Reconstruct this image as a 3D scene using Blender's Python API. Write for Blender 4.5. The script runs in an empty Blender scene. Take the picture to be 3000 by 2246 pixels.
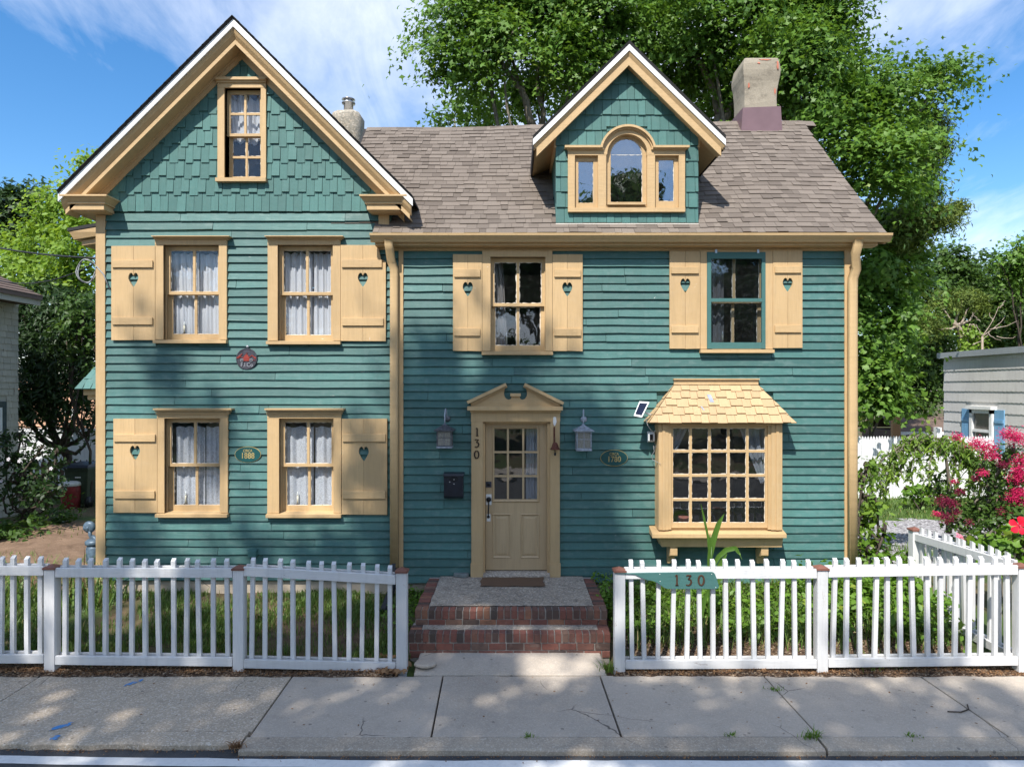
import bpy, math, random
import numpy as np
from mathutils import Vector, Matrix, Quaternion
R = math.radians
random.seed(7)
rng = np.random.default_rng(11)
scene = bpy.context.scene
col = scene.collection

# ------------------------------------------------------------------ camera
H = 3.09          # eye height of the drone camera above the pavement
YF = 9.524        # distance of the house front from the camera
cam_d = bpy.data.cameras.new("camera")
cam_d.lens = 24.0; cam_d.sensor_width = 36.0
cam_d.shift_y = 0.005
cam_d.clip_start = 0.05; cam_d.clip_end = 2000
cam = bpy.data.objects.new("camera", cam_d); col.objects.link(cam)
cam.location = (0, 0, H); cam.rotation_euler = (R(90), 0, 0)
scene.camera = cam

# ------------------------------------------------------------------ sun, sky, exposure
SUN_AZ, SUN_EL = R(22), R(51)
to_sun = Vector((-math.sin(SUN_AZ) * math.cos(SUN_EL), -math.cos(SUN_AZ) * math.cos(SUN_EL), math.sin(SUN_EL)))
sun_d = bpy.data.lights.new("sun", 'SUN')
sun_d.energy = 4.5; sun_d.angle = R(0.55); sun_d.color = (1.0, 0.95, 0.88)
sun = bpy.data.objects.new("sun", sun_d); col.objects.link(sun)
sun.rotation_euler = to_sun.to_track_quat('Z', 'Y').to_euler()
sun.location = to_sun * 60
world = bpy.data.worlds.new("World"); scene.world = world; world.use_nodes = True
vs = scene.view_settings
vs.view_transform = 'Standard'; vs.look = 'None'; vs.gamma = 1.0; vs.exposure = 0.6; vs.use_curve_mapping = False
cy = scene.cycles
cy.use_denoising = True
cy.max_bounces = 10; cy.transparent_max_bounces = 24; cy.diffuse_bounces = 4; cy.glossy_bounces = 4
cy.sample_clamp_indirect = 6.0


class NT:
    """small node-tree writer"""
    def __init__(s, tree):
        s.t = tree; tree.nodes.clear()
    def n(s, typ, ins=None, **props):
        nd = s.t.nodes.new(typ)
        for k, v in props.items():
            setattr(nd, k, v)
        for k, v in (ins or {}).items():
            sock = nd.inputs[k]
            if isinstance(v, bpy.types.NodeSocket):
                s.t.links.new(v, sock)
            elif isinstance(v, bpy.types.Node):
                s.t.links.new(v.outputs[0], sock)
            else:
                sock.default_value = v
        return nd
    def math(s, op, a, b=0.0, c=0.0, clamp=False):
        nd = s.n('ShaderNodeMath', {0: a, 1: b, 2: c}, operation=op); nd.use_clamp = clamp
        return nd.outputs[0]
    def mix(s, f, a, b, blend='MIX'):
        nd = s.n('ShaderNodeMix', {0: f}, data_type='RGBA', blend_type=blend)
        for i, v in ((6, a), (7, b)):
            if isinstance(v, bpy.types.NodeSocket): s.t.links.new(v, nd.inputs[i])
            else: nd.inputs[i].default_value = c4(v)
        return nd.outputs[2]
    def ramp(s, f, stops, interp='LINEAR'):
        nd = s.n('ShaderNodeValToRGB', {0: f}); cr = nd.color_ramp; cr.interpolation = interp
        while len(cr.elements) < len(stops): cr.elements.new(0.5)
        for e, (p, c) in zip(cr.elements, stops):
            e.position = p; e.color = c4(c)
        return nd.outputs[0]
    def rng(s, v, a, b, c=0.0, d=1.0):
        return s.n('ShaderNodeMapRange', {0: v, 1: a, 2: b, 3: c, 4: d}).outputs[0]
    def noise(s, vec, scale, detail=4, rough=.55, dist=0.0):
        return s.n('ShaderNodeTexNoise', {'Vector': vec, 'Scale': scale, 'Detail': detail, 'Roughness': rough, 'Distortion': dist}).outputs[0]
    def mapping(s, vec, scale=(1, 1, 1), loc=(0, 0, 0), rot=(0, 0, 0)):
        return s.n('ShaderNodeMapping', {'Vector': vec, 'Scale': scale, 'Location': loc, 'Rotation': rot}).outputs[0]
    def pos(s):
        return s.n('ShaderNodeNewGeometry').outputs['Position']
    def rnd(s):
        a = s.n('ShaderNodeObjectInfo').outputs['Random']
        b = s.n('ShaderNodeAttribute', attribute_name='rnd').outputs['Fac']
        return s.math('FRACT', s.math('ADD', a, b))


def c4(v):
    if isinstance(v, (int, float)): return (v, v, v, 1)
    return tuple(v) if len(v) == 4 else (*v, 1)


# sky: Nishita plus thin wind-drawn cirrus, the same all round
w = NT(world.node_tree)
sky = w.n('ShaderNodeTexSky', sky_type='NISHITA', sun_disc=False, sun_elevation=SUN_EL, sun_rotation=R(203), altitude=0, air_density=1.0, dust_density=0.3, ozone_density=2.5)
dirv = w.n('ShaderNodeTexCoord').outputs['Generated']
sep = w.n('ShaderNodeSeparateXYZ', {0: dirv})
den = w.math('ADD', w.math('MAXIMUM', sep.outputs[2], 0.0), 0.22)
pl = w.n('ShaderNodeCombineXYZ', {0: w.math('DIVIDE', sep.outputs[0], den), 1: w.math('DIVIDE', sep.outputs[1], den), 2: 0.0}).outputs[0]
plr = w.mapping(pl, scale=(1.0, 0.55, 1.0), rot=(0, 0, R(-50)), loc=(2.35, 1.9, 0))
n1 = w.noise(plr, 1.05, 9, .60, .35)
n2 = w.noise(w.mapping(pl, scale=(1, .8, 1), loc=(4.2, 2.1, 0)), .75, 3, .5, .2)
n3 = w.noise(w.mapping(pl, scale=(2.6, .9, 1), rot=(0, 0, R(-30)), loc=(1, 7, 0)), 3.0, 7, .65, .8)
cf = w.math('ADD', w.math('MULTIPLY', n1, .62), w.math('ADD', w.math('MULTIPLY', n2, .5), w.math('MULTIPLY', n3, .12)))
cf = w.rng(cf, .55, .76, 0, 1)
cf = w.math('POWER', cf, 1.1)
cf = w.math('MULTIPLY', cf, .86)
hsv = w.n('ShaderNodeHueSaturation', {'Hue': .5, 'Saturation': 1.3, 'Value': 1.12, 'Color': sky.outputs[0]}).outputs[0]
skyc = w.mix(cf, hsv, (7.6, 7.9, 8.6))
bg = w.n('ShaderNodeBackground', {'Color': skyc, 'Strength': 0.125})
wo = w.n('ShaderNodeOutputWorld', {'Surface': bg.outputs[0]})

# ------------------------------------------------------------------ measuring: photograph pixel -> metres at a given depth
def X(u, Y=YF): return (u - 1500.0) * Y / 2000.0
def Z(v, Y=YF): return H - (v - 1138.0) * Y / 2000.0

# ------------------------------------------------------------------ materials
def new_mat(name):
    m = bpy.data.materials.new(name); m.use_nodes = True
    return m, NT(m.node_tree)

def finish(m, t, bsdf, disp=None):
    t.n('ShaderNodeOutputMaterial', {'Surface': bsdf.outputs[0] if isinstance(bsdf, bpy.types.Node) else bsdf})
    return m

def pbsdf(t, color, rough=.6, bump=None, dist=.004, strength=.6, metal=0.0, spec=.4, normal=None):
    ins = {'Base Color': color if isinstance(color, bpy.types.NodeSocket) else c4(color), 'Roughness': rough, 'Metallic': metal, 'Specular IOR Level': spec}
    if bump is not None:
        ins['Normal'] = t.n('ShaderNodeBump', {'Height': bump, 'Distance': dist, 'Strength': strength}).outputs[0]
    return t.n('ShaderNodeBsdfPrincipled', ins)

def paint(name, color, rough=.55, grain=(2, 40, 40), wear=None, wear_amt=.0, dirt=.25, var=.10, chalk=.0, wear_scale=9):
    """old brush paint on wood: grain along one axis, chalky patches, chips"""
    m, t = new_mat(name)
    p = t.pos(); r = t.rnd()
    g = t.noise(t.mapping(p, scale=grain), 1.6, 5, .65, .3)
    big = t.noise(p, .9, 4, .6)
    mid = t.noise(t.mapping(p, scale=(1.6, 1, 3)), 4.5, 5, .6)
    c = t.mix(t.rng(r, 0, 1, 0, 1), tuple(x * (1 - var) for x in color), tuple(min(1, x * (1 + var)) for x in color))
    c = t.mix(t.rng(big, .35, .7, 0, dirt * .6), c, tuple(x * .62 for x in color))
    c = t.mix(t.rng(g, .48, .75, 0, .38), c, tuple(x * .66 for x in color))
    sk = t.noise(t.mapping(p, scale=(9, 9, .55)), 2.2, 4, .6)
    c = t.mix(t.rng(sk, .5, .72, 0, .26), c, tuple(x * .6 for x in color))
    if chalk: c = t.mix(t.rng(mid, .5, .74, 0, chalk), c, tuple(.5 * x + .5 * .62 for x in color))
    if wear is not None and wear_amt > 0:
        wn = t.noise(t.mapping(p, scale=(.55 if grain[0] < grain[2] else 1.4, 1, 1.4 if grain[0] < grain[2] else .5)), wear_scale, 8, .72, .5)
        th = .74 - wear_amt * .2
        c = t.mix(t.rng(wn, th, th + .035), c, wear)
    h = t.math('ADD', t.math('MULTIPLY', g, .7), t.math('MULTIPLY', mid, .5))
    return finish(m, t, pbsdf(t, c, t.rng(mid, .3, .7, rough - .05, rough + .18), h, .006, .6))

TEAL = (.060, .157, .143)
TAN = (.56, .385, .195)
M = {}
M['teal_board'] = paint('teal_clapboard_paint', TEAL, .5, (2, 30, 46), (.46, .48, .44), .22, .5, .22, .15, 7)
M['teal_shingle'] = paint('teal_shingle_paint', (.063, .167, .151), .55, (46, 30, 2), (.5, .48, .42), .1, .25, .16, .08, 6)
M['teal_trim'] = paint('teal_trim_paint', (.06, .16, .148), .5, (3, 30, 40), (.6, .6, .55), .12, .2, .06)
M['tan'] = paint('tan_paint', TAN, .5, (3, 30, 30), (.74, .68, .58), .3, .45, .08, .06, 12)
M['tan_v'] = paint('tan_paint_upright', TAN, .5, (36, 30, 2.5), (.70, .62, .5), .3, .45, .08, .06, 14)
M['tan_door'] = paint('tan_door_paint', (.50, .36, .205), .42, (30, 30, 2), None, 0, .2, .02)
M['tan_shingle'] = paint('tan_shingle_paint', (.50, .35, .19), .6, (40, 4, 4), (.75, .66, .5), .04, .2, .1)
M['tan_metal'] = paint('tan_gutter_paint', (.58, .405, .21), .35, (1, 8, 8), None, 0, .15, .02)
M['white_fascia'] = paint('white_fascia_paint', (.84, .84, .82), .4, (3, 10, 3), (.5, .36, .2), .03, .06, .02)
M['white_fence'] = paint('white_fence_paint', (.67, .67, .665), .5, (40, 30, 3), (.34, .29, .25), .44, .4, .09, 0, 9)
M['white_rail'] = paint('white_rail_paint', (.67, .67, .665), .5, (3, 30, 40), (.36, .33, .32), .46, .4, .06, 0, 8)
M['white_plain'] = paint('white_plain_paint', (.8, .8, .78), .5, (10, 10, 10), None, 0, .1, .02)
M['white_picket'] = paint('white_tall_fence_paint', (.78, .79, .8), .5, (40, 30, 3), None, 0, .12, .06)
M['putty'] = paint('old_window_putty', (.72, .68, .6), .8, (20, 20, 20), (.4, .33, .22), .5, .4, .1)
M['cap_brown'] = paint('brown_post_cap', (.20, .085, .06), .5, (10, 10, 10), (.35, .22, .16), .2, .2, .1)
M['grey_shingle'] = paint('grey_wall_shingle', (.60, .585, .56), .75, (60, 60, 3), None, 0, .18, .07)
M['worn_shingle'] = paint('worn_white_shingle', (.52, .49, .41), .8, (30, 30, 3), (.19, .12, .09), .62, .5, .12, 0, 7)
M['blue_paint'] = paint('light_blue_paint', (.19, .40, .62), .5, (20, 20, 2), None, 0, .2, .05)
M['dark_trim'] = paint('dark_teal_trim', (.03, .055, .06), .5, (10, 10, 10))
M['peach'] = paint('peach_wall', (.72, .42, .27), .7, (2, 10, 30))
M['brown_wood'] = paint('weathered_brown_wood', (.11, .075, .055), .8, (40, 30, 3), None, 0, .4, .2)
M['cedar_wood'] = paint('bare_cedar_wood', (.34, .19, .09), .8, (30, 30, 3), None, 0, .3, .2)
M['grey_flashing'] = paint('grey_roof_edge_metal', (.33, .36, .38), .4, (3, 3, 20), (.55, .56, .56), .2, .4, .05)
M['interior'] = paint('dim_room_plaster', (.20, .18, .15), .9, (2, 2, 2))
M['straw_mat'] = paint('door_mat_coir', (.16, .095, .055), .95, (60, 60, 10), (.10, .06, .04), .4, .4, .1, 0, 20)
M['blue_mark'] = paint('blue_utility_paint', (.08, .26, .55), .8, (10, 10, 10), (.36, .31, .25), 1.15, .2, .1, 0, 14)
M['road_white'] = paint('white_road_paint', (.72, .72, .70), .7, (14, 14, 14), (.20, .20, .20), .42, .3, .05, 0, 26)


def plain(name, color, rough=.5, metal=0.0, spec=.4, var=.25, bump=.0, scale=12):
    m, t = new_mat(name)
    n = t.noise(t.pos(), scale, 5, .6)
    c = t.mix(t.rng(n, .35, .7), tuple(x * (1 - var) for x in color), tuple(min(1, x * (1 + var)) for x in color))
    return finish(m, t, pbsdf(t, c, rough, n, .002, .4 if bump == 0 else bump, metal, spec))

M['iron'] = plain('black_iron', (.018, .018, .02), .5, .3)
M['lantern_metal'] = plain('weathered_lantern_metal', (.13, .135, .15), .45, .6, .5, .45, 0, 25)
M['lantern_pale'] = plain('oxidised_lantern_metal', (.34, .37, .42), .5, .4, .5, .35, 0, 30)
M['lantern_glass'] = plain('seedy_lantern_glass', (.24, .23, .20), .25, 0, .6, .3, 0, 60)
M['rust'] = plain('rusty_bell_metal', (.13, .045, .028), .65, .4, .4, .4, 0, 40)
M['mailbox_black'] = plain('black_mailbox_enamel', (.012, .015, .024), .35, 0, .5)
M['dark_bronze'] = plain('dark_number_metal', (.03, .018, .014), .5, .3)
M['brown_metal'] = plain('brown_number_metal', (.11, .055, .032), .5, .5)
M['gold'] = plain('gold_paint', (.55, .42, .17), .4, .3)
M['plaque_teal'] = plain('teal_plaque_enamel', (.012, .075, .075), .35, 0, .5, .15)
M['cast_iron_grey'] = plain('grey_cast_iron', (.06, .06, .075), .55, .3, .4, .35, 0, 40)
M['cast_silver'] = plain('silver_paint', (.42, .43, .46), .4, .5)
M['red_paint'] = plain('red_enamel', (.26, .035, .025), .5)
M['red_plastic'] = plain('faded_red_plastic', (.27, .035, .035), .5, 0, .4, .3)
M['green_bin'] = plain('dark_green_plastic', (.035, .055, .032), .5, 0, .4, .2)
M['black_plastic'] = plain('black_plastic', (.012, .013, .015), .45)
M['white_plastic'] = plain('white_plastic', (.72, .72, .70), .4, 0, .4, .08)
M['solar'] = plain('solar_cell', (.01, .013, .03), .15, 0, .6)
M['meter_blue'] = plain('blue_grey_meter_paint', (.10, .15, .20), .45, .2, .4, .35, 0, 14)
M['cable_black'] = plain('black_cable', (.015, .015, .016), .5)
M['cable_grey'] = plain('grey_cable', (.28, .29, .3), .5)
M['galvanised'] = plain('galvanised_flue', (.55, .56, .58), .3, .9, .5, .15)
M['flash_mauve'] = plain('mauve_chimney_flashing', (.20, .125, .135), .45, .2, .4, .1, 0, 3)
M['terracotta'] = plain('terracotta', (.50, .17, .11), .8)
M['slate'] = plain('grey_slate', (.16, .18, .17), .7, 0, .4, .35, 0, 10)
M['candle'] = plain('cream_candle', (.75, .68, .5), .5)
M['bulb_glass'] = plain('frosted_bulb', (.8, .8, .75), .3)
M['tar'] = plain('joint_dirt', (.035, .033, .028), .95)


def roof_shingle(name, light, dark):
    m, t = new_mat(name)
    p = t.pos(); r = t.rnd()
    g = t.noise(p, 160, 3, .7)
    b = t.noise(p, 1.2, 4, .6)
    c = t.ramp(r, [(0, dark), (.3, tuple(.55 * a + .45 * d for a, d in zip(light, dark))), (.6, tuple(.75 * a + .25 * d for a, d in zip(light, dark))), (1, light)])
    c = t.mix(t.rng(g, .3, .7, .0, .5), c, tuple(x * .5 for x in dark))
    c = t.mix(t.rng(b, .35, .7, 0, .3), c, tuple(x * .75 for x in dark))
    return finish(m, t, pbsdf(t, c, .92, g, .003, .8, 0, .25))
M['roof'] = roof_shingle('asphalt_roof_shingle', (.252, .212, .178), (.145, .12, .10))
M['roof_dark'] = roof_shingle('dark_roof_edge', (.06, .058, .06), (.03, .03, .03))
M['roof_shed'] = roof_shingle('brown_shed_shingle', (.24, .17, .14), (.15, .11, .09))


def concrete(name, c1, c2, pebble=.3, stain=.4, pscale=95):
    m, t = new_mat(name)
    p = t.pos(); r = t.rnd()
    big = t.noise(p, .8, 5, .62, .2); mid = t.noise(p, 6, 6, .65)
    vor = t.n('ShaderNodeTexVoronoi', {'Vector': p, 'Scale': pscale})
    peb = vor.outputs['Color']; pd = vor.outputs['Distance']
    pv = t.n('ShaderNodeSeparateColor', {0: peb}).outputs[0]
    c = t.mix(t.rng(big, .3, .72), c1, c2)
    c = t.mix(t.math('MULTIPLY', r, .35), c, tuple(x * 1.18 for x in c2))
    c = t.mix(t.rng(mid, .52, .75, 0, stain), c, tuple(x * .5 for x in c1))
    c = t.mix(t.rng(pv, .0, 1, 0, pebble), c, t.ramp(pv, [(0, (.10, .085, .07)), (.5, tuple(x * 1.1 for x in c2)), (.8, (.62, .5, .36)), (1, (.7, .64, .55))]))
    sp = t.noise(p, 38, 3, .6)
    wp = t.n('ShaderNodeMix', {0: .12}, data_type='VECTOR')
    t.t.links.new(p, wp.inputs[4]); t.t.links.new(t.n('ShaderNodeTexNoise', {'Vector': p, 'Scale': 3.0, 'Detail': 5}).outputs[1], wp.inputs[5])
    ve = t.n('ShaderNodeTexVoronoi', {'Vector': wp.outputs[1], 'Scale': .85}, feature='DISTANCE_TO_EDGE').outputs[0]
    cm_ = t.rng(t.noise(p, .9, 2, .5), .56, .62, 0, .8)
    c = t.mix(t.math('MULTIPLY', t.rng(ve, .001, .0045, 1, 0), cm_), c, (.05, .045, .04))
    gv = t.n('ShaderNodeTexVoronoi', {'Vector': p, 'Scale': 5.5}).outputs['Distance']
    c = t.mix(t.rng(gv, .07, .10, .55, 0), c, (.10, .09, .08))
    c = t.mix(t.rng(sp, .68, .74, 0, .6), c, (.06, .055, .05))
    h = t.math('ADD', t.math('MULTIPLY', mid, .5), t.math('MULTIPLY', pd, pebble))
    return finish(m, t, pbsdf(t, c, .9, h, .006, .6, 0, .25))
M['walk'] = concrete('pavement_concrete', (.335, .29, .24), (.47, .41, .34), .28, .25)
M['walk_old'] = concrete('old_pebbly_concrete', (.32, .262, .20), (.47, .39, .295), .75, .3, 80)
M['curb'] = concrete('kerb_concrete', (.28, .235, .185), (.42, .36, .285), .4, .35)
M['landing'] = concrete('landing_concrete', (.16, .14, .115), (.36, .315, .26), .6, .95, 60)
M['foundation'] = concrete('foundation_parging', (.36, .30, .23), (.48, .41, .32), .1, .3)
M['mortar'] = concrete('mortar', (.24, .22, .2), (.36, .34, .31), .2, .4)
M['stucco'] = concrete('chimney_parging', (.20, .175, .135), (.33, .29, .225), .15, .7)
M['stone'] = concrete('chimney_fieldstone', (.18, .16, .12), (.40, .37, .31), .5, .5, 40)

m, t = new_mat('old_brick')
p = t.pos(); r = t.rnd()
c = t.ramp(r, [(0, (.085, .068, .058)), (.22, (.16, .082, .063)), (.45, (.24, .095, .07)), (.7, (.19, .082, .063)), (.88, (.31, .15, .09)), (1, (.13, .10, .086))])
c = t.mix(t.rng(t.noise(p, 24, 5, .65), .45, .75, 0, .55), c, (.07, .055, .048))
c = t.mix(t.rng(t.noise(p, 9, 4, .6), .6, .75, 0, .3), c, (.4, .34, .28))
M['brick'] = finish(m, t, pbsdf(t, c, .85, t.noise(p, 70, 4, .6), .004, .7, 0, .25))

m, t = new_mat('road_asphalt')
p = t.pos(); n = t.noise(p, 120, 3, .7); b = t.noise(p, 1.5, 5, .6)
c = t.mix(t.rng(b, .35, .7), (.055, .057, .06), (.085, .085, .085)); c = t.mix(t.rng(n, .55, .75, 0, .7), c, (.2, .19, .18))
M['asphalt'] = finish(m, t, pbsdf(t, c, .9, n, .006, .8, 0, .25))

m, t = new_mat('yard_soil')
p = t.pos(); b = t.noise(p, .55, 5, .6, .3); n = t.noise(p, 9, 6, .7); f = t.noise(p, 60, 4, .7)
c = t.mix(t.rng(n, .35, .7), (.085, .06, .04), (.20, .135, .085))
c = t.mix(t.rng(b, .42, .58), c, t.mix(t.rng(f, .35, .65), (.035, .06, .018), (.08, .12, .035)))
c = t.mix(t.rng(f, .66, .72, 0, .8), c, (.34, .27, .19))
M['soil'] = finish(m, t, pbsdf(t, c, .95, t.math('ADD', n, t.math('MULTIPLY', f, .5)), .02, .8, 0, .15))

m, t = new_mat('bare_dirt')
p = t.pos(); n = t.noise(p, 3, 6, .7, .3); f = t.noise(p, 45, 4, .7)
c = t.mix(t.rng(n, .3, .7), (.13, .085, .058), (.28, .19, .13)); c = t.mix(t.rng(f, .64, .70, 0, .9), c, (.5, .42, .32))
M['dirt'] = finish(m, t, pbsdf(t, c, .95, t.math('ADD', n, t.math('MULTIPLY', f, .4)), .03, .8, 0, .15))

m, t = new_mat('mulch_litter')
p = t.pos(); n = t.noise(p, 22, 5, .7, .6); v = t.n('ShaderNodeTexVoronoi', {'Vector': p, 'Scale': 55.0})
vv = t.n('ShaderNodeSeparateColor', {0: v.outputs['Color']}).outputs[0]
c = t.ramp(vv, [(0, (.05, .032, .022)), (.5, (.13, .082, .052)), (.8, (.24, .155, .095)), (1, (.48, .38, .27))])
c = t.mix(t.rng(n, .3, .6, .5, 0), c, (.03, .022, .016))
M['mulch'] = finish(m, t, pbsdf(t, c, .95, v.outputs['Distance'], .02, 1, 0, .15))

m, t = new_mat('grey_gravel')
p = t.pos(); v = t.n('ShaderNodeTexVoronoi', {'Vector': p, 'Scale': 26.0}); vv = t.n('ShaderNodeSeparateColor', {0: v.outputs['Color']}).outputs[0]
c = t.ramp(vv, [(0, (.17, .16, .165)), (.5, (.33, .32, .33)), (1, (.52, .51, .52))])
M['gravel'] = finish(m, t, pbsdf(t, c, .9, v.outputs['Distance'], .03, 1, 0, .2))

m, t = new_mat('grass_sheet')
p = t.pos(); n = t.noise(p, 6, 5, .7); f = t.noise(p, 50, 3, .7)
c = t.mix(t.rng(n, .3, .7), (.05, .105, .022), (.13, .20, .05)); c = t.mix(t.rng(f, .4, .7, 0, .6), c, (.02, .04, .01))
M['lawn'] = finish(m, t, pbsdf(t, c, .9, f, .03, 1, 0, .2))


def leaf_mat(name, c1, c2, c3=None, trans=.35, rough=.48):
    m, t = new_mat(name)
    r = t.n('ShaderNodeAttribute', attribute_name='rnd').outputs['Fac']
    c = t.mix(r, c1, c2)
    if c3: c = t.mix(t.rng(r, .86, .97), c, c3)
    b = pbsdf(t, c, rough, None, spec=.35)
    tc = t.n('ShaderNodeHueSaturation', {'Hue': .485, 'Saturation': 1.05, 'Value': 1.35, 'Color': c}).outputs[0]
    tr = t.n('ShaderNodeBsdfTranslucent', {'Color': tc})
    return finish(m, t, t.n('ShaderNodeMixShader', {0: trans, 1: b.outputs[0], 2: tr.outputs[0]}))
M['maple'] = leaf_mat('maple_leaf', (.058, .14, .018), (.165, .30, .042), (.22, .30, .055))
M['dark_leaf'] = leaf_mat('dark_leaf', (.018, .045, .012), (.04, .085, .02), None, .3)
M['light_leaf'] = leaf_mat('light_green_leaf', (.12, .23, .022), (.25, .38, .05), None, .42)
M['mid_leaf'] = leaf_mat('mid_green_leaf', (.04, .095, .015), (.09, .165, .03), None, .35)
M['conifer'] = leaf_mat('juniper_needles', (.06, .105, .018), (.19, .25, .04), None, .2, .6)
M['cherry_leaf'] = leaf_mat('weeping_cherry_leaf', (.10, .20, .025), (.23, .35, .055), None, .35, .42)
M['weed'] = leaf_mat('weed_leaf', (.075, .17, .018), (.17, .31, .035), (.26, .33, .05), .35)
M['grass'] = leaf_mat('grass_blade', (.07, .145, .025), (.17, .26, .055), (.26, .22, .09), .3)
M['dry'] = leaf_mat('dry_leaf', (.16, .08, .035), (.33, .19, .09), None, .15, .7)
M['magenta'] = leaf_mat('magenta_blossom', (.45, .008, .075), (.72, .03, .16), None, .3, .6)
M['maroon'] = leaf_mat('dark_maroon_blossom', (.12, .006, .03), (.25, .012, .055), None, .25, .6)
M['red_petal'] = leaf_mat('red_petal', (.72, .006, .025), (.85, .02, .05), None, .3, .5)
M['pink_petal'] = leaf_mat('pink_petal', (.7, .16, .25), (.8, .3, .38), None, .3, .5)
M['white_petal'] = leaf_mat('white_petal', (.7, .66, .72), (.8, .78, .82), None, .3, .5)
M['corn'] = leaf_mat('maize_leaf', (.06, .14, .02), (.11, .22, .035), None, .35, .4)

def bark(name, a, b, s=14):
    m, t = new_mat(name)
    p = t.pos(); n = t.noise(t.mapping(p, scale=(1, 1, .25)), s, 6, .7, .6)
    return finish(m, t, pbsdf(t, t.mix(t.rng(n, .35, .7), a, b), .9, n, .02, .8, 0, .2))
M['bark'] = bark('maple_bark', (.10, .085, .065), (.27, .24, .19))
M['bark_dark'] = bark('dark_bark', (.045, .035, .028), (.11, .09, .07))
M['bark_pale'] = bark('pale_bare_bark', (.26, .20, .15), (.48, .41, .33))

def glass(name, refl=.10, tint=(.95, .97, .98), haze=.03):
    m, t = new_mat(name)
    p = t.pos()
    wob = t.noise(p, 3.2, 2, .5)
    nb = t.n('ShaderNodeBump', {'Height': wob, 'Distance': .006, 'Strength': .35}).outputs[0]
    gl = t.n('ShaderNodeBsdfGlossy', {'Color': (.95, .97, 1, 1), 'Roughness': .015, 'Normal': nb})
    tr = t.n('ShaderNodeBsdfTransparent', {'Color': c4(tint)})
    fc = t.n('ShaderNodeLayerWeight', {'Blend': .5}).outputs['Facing']
    fac = t.math('ADD', t.math('MULTIPLY', t.math('POWER', fc, 4.0), .8), refl, clamp=True)
    mx = t.n('ShaderNodeMixShader', {0: fac, 1: tr.outputs[0], 2: gl.outputs[0]})
    df = t.n('ShaderNodeBsdfDiffuse', {'Color': (.55, .55, .52, 1)})
    hz = t.rng(t.noise(p, 14, 6, .75), .5, .8, haze * .3, haze * 2.2)
    return finish(m, t, t.n('ShaderNodeMixShader', {0: hz, 1: mx.outputs[0], 2: df.outputs[0]}))
M['glass'] = glass('old_window_glass', .03, (.96, .975, .985), .02)
M['glass_sky'] = glass('dormer_window_glass', .24, (.6, .64, .68), .012)
M['glass_dark'] = glass('shop_window_glass', .065, (.82, .85, .88), .012)

def cloth(name, color, trans=.4, lace=False, alpha=1.0):
    m, t = new_mat(name)
    p = t.pos()
    n = t.noise(t.mapping(p, scale=(60, 8, 60)), 2, 3, .5)
    c = t.mix(t.rng(n, .3, .7, 0, .25), color, tuple(x * .8 for x in color))
    d = t.n('ShaderNodeBsdfDiffuse', {'Color': c}); tl = t.n('ShaderNodeBsdfTranslucent', {'Color': c})
    s = t.n('ShaderNodeMixShader', {0: trans, 1: d.outputs[0], 2: tl.outputs[0]})
    if lace:
        ln = t.noise(t.mapping(p, scale=(1, 1, .8)), 17, 4, .6, 2.2)
        f = t.math('ABSOLUTE', t.math('SUBTRACT', ln, .5))
        a = t.rng(f, .0, .085, 1.0, .72)
        tp = t.n('ShaderNodeBsdfTransparent')
        s = t.n('ShaderNodeMixShader', {0: a, 1: tp.outputs[0], 2: s.outputs[0]})
    elif alpha < 1:
        tp = t.n('ShaderNodeBsdfTransparent')
        s = t.n('ShaderNodeMixShader', {0: alpha, 1: tp.outputs[0], 2: s.outputs[0]})
    return finish(m, t, s)
M['cloth_white'] = cloth('white_curtain_cotton', (.88, .89, .93))
M['cloth_lace'] = cloth('white_lace', (.88, .90, .95), .35, True)
M['cloth_taupe'] = cloth('taupe_curtain', (.50, .44, .40), .25)
M['cloth_sheer'] = cloth('sheer_white_voile', (.8, .82, .86), .4, False, .7)

# ------------------------------------------------------------------ mesh helpers
ORG = {}   # world origin of every object made here

def _place(o, origin, parent):
    po = ORG[parent.name] if parent is not None else Vector((0, 0, 0))
    if parent is not None: o.parent = parent
    o.location = Vector(origin) - po
    ORG[o.name] = Vector(origin)

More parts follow.
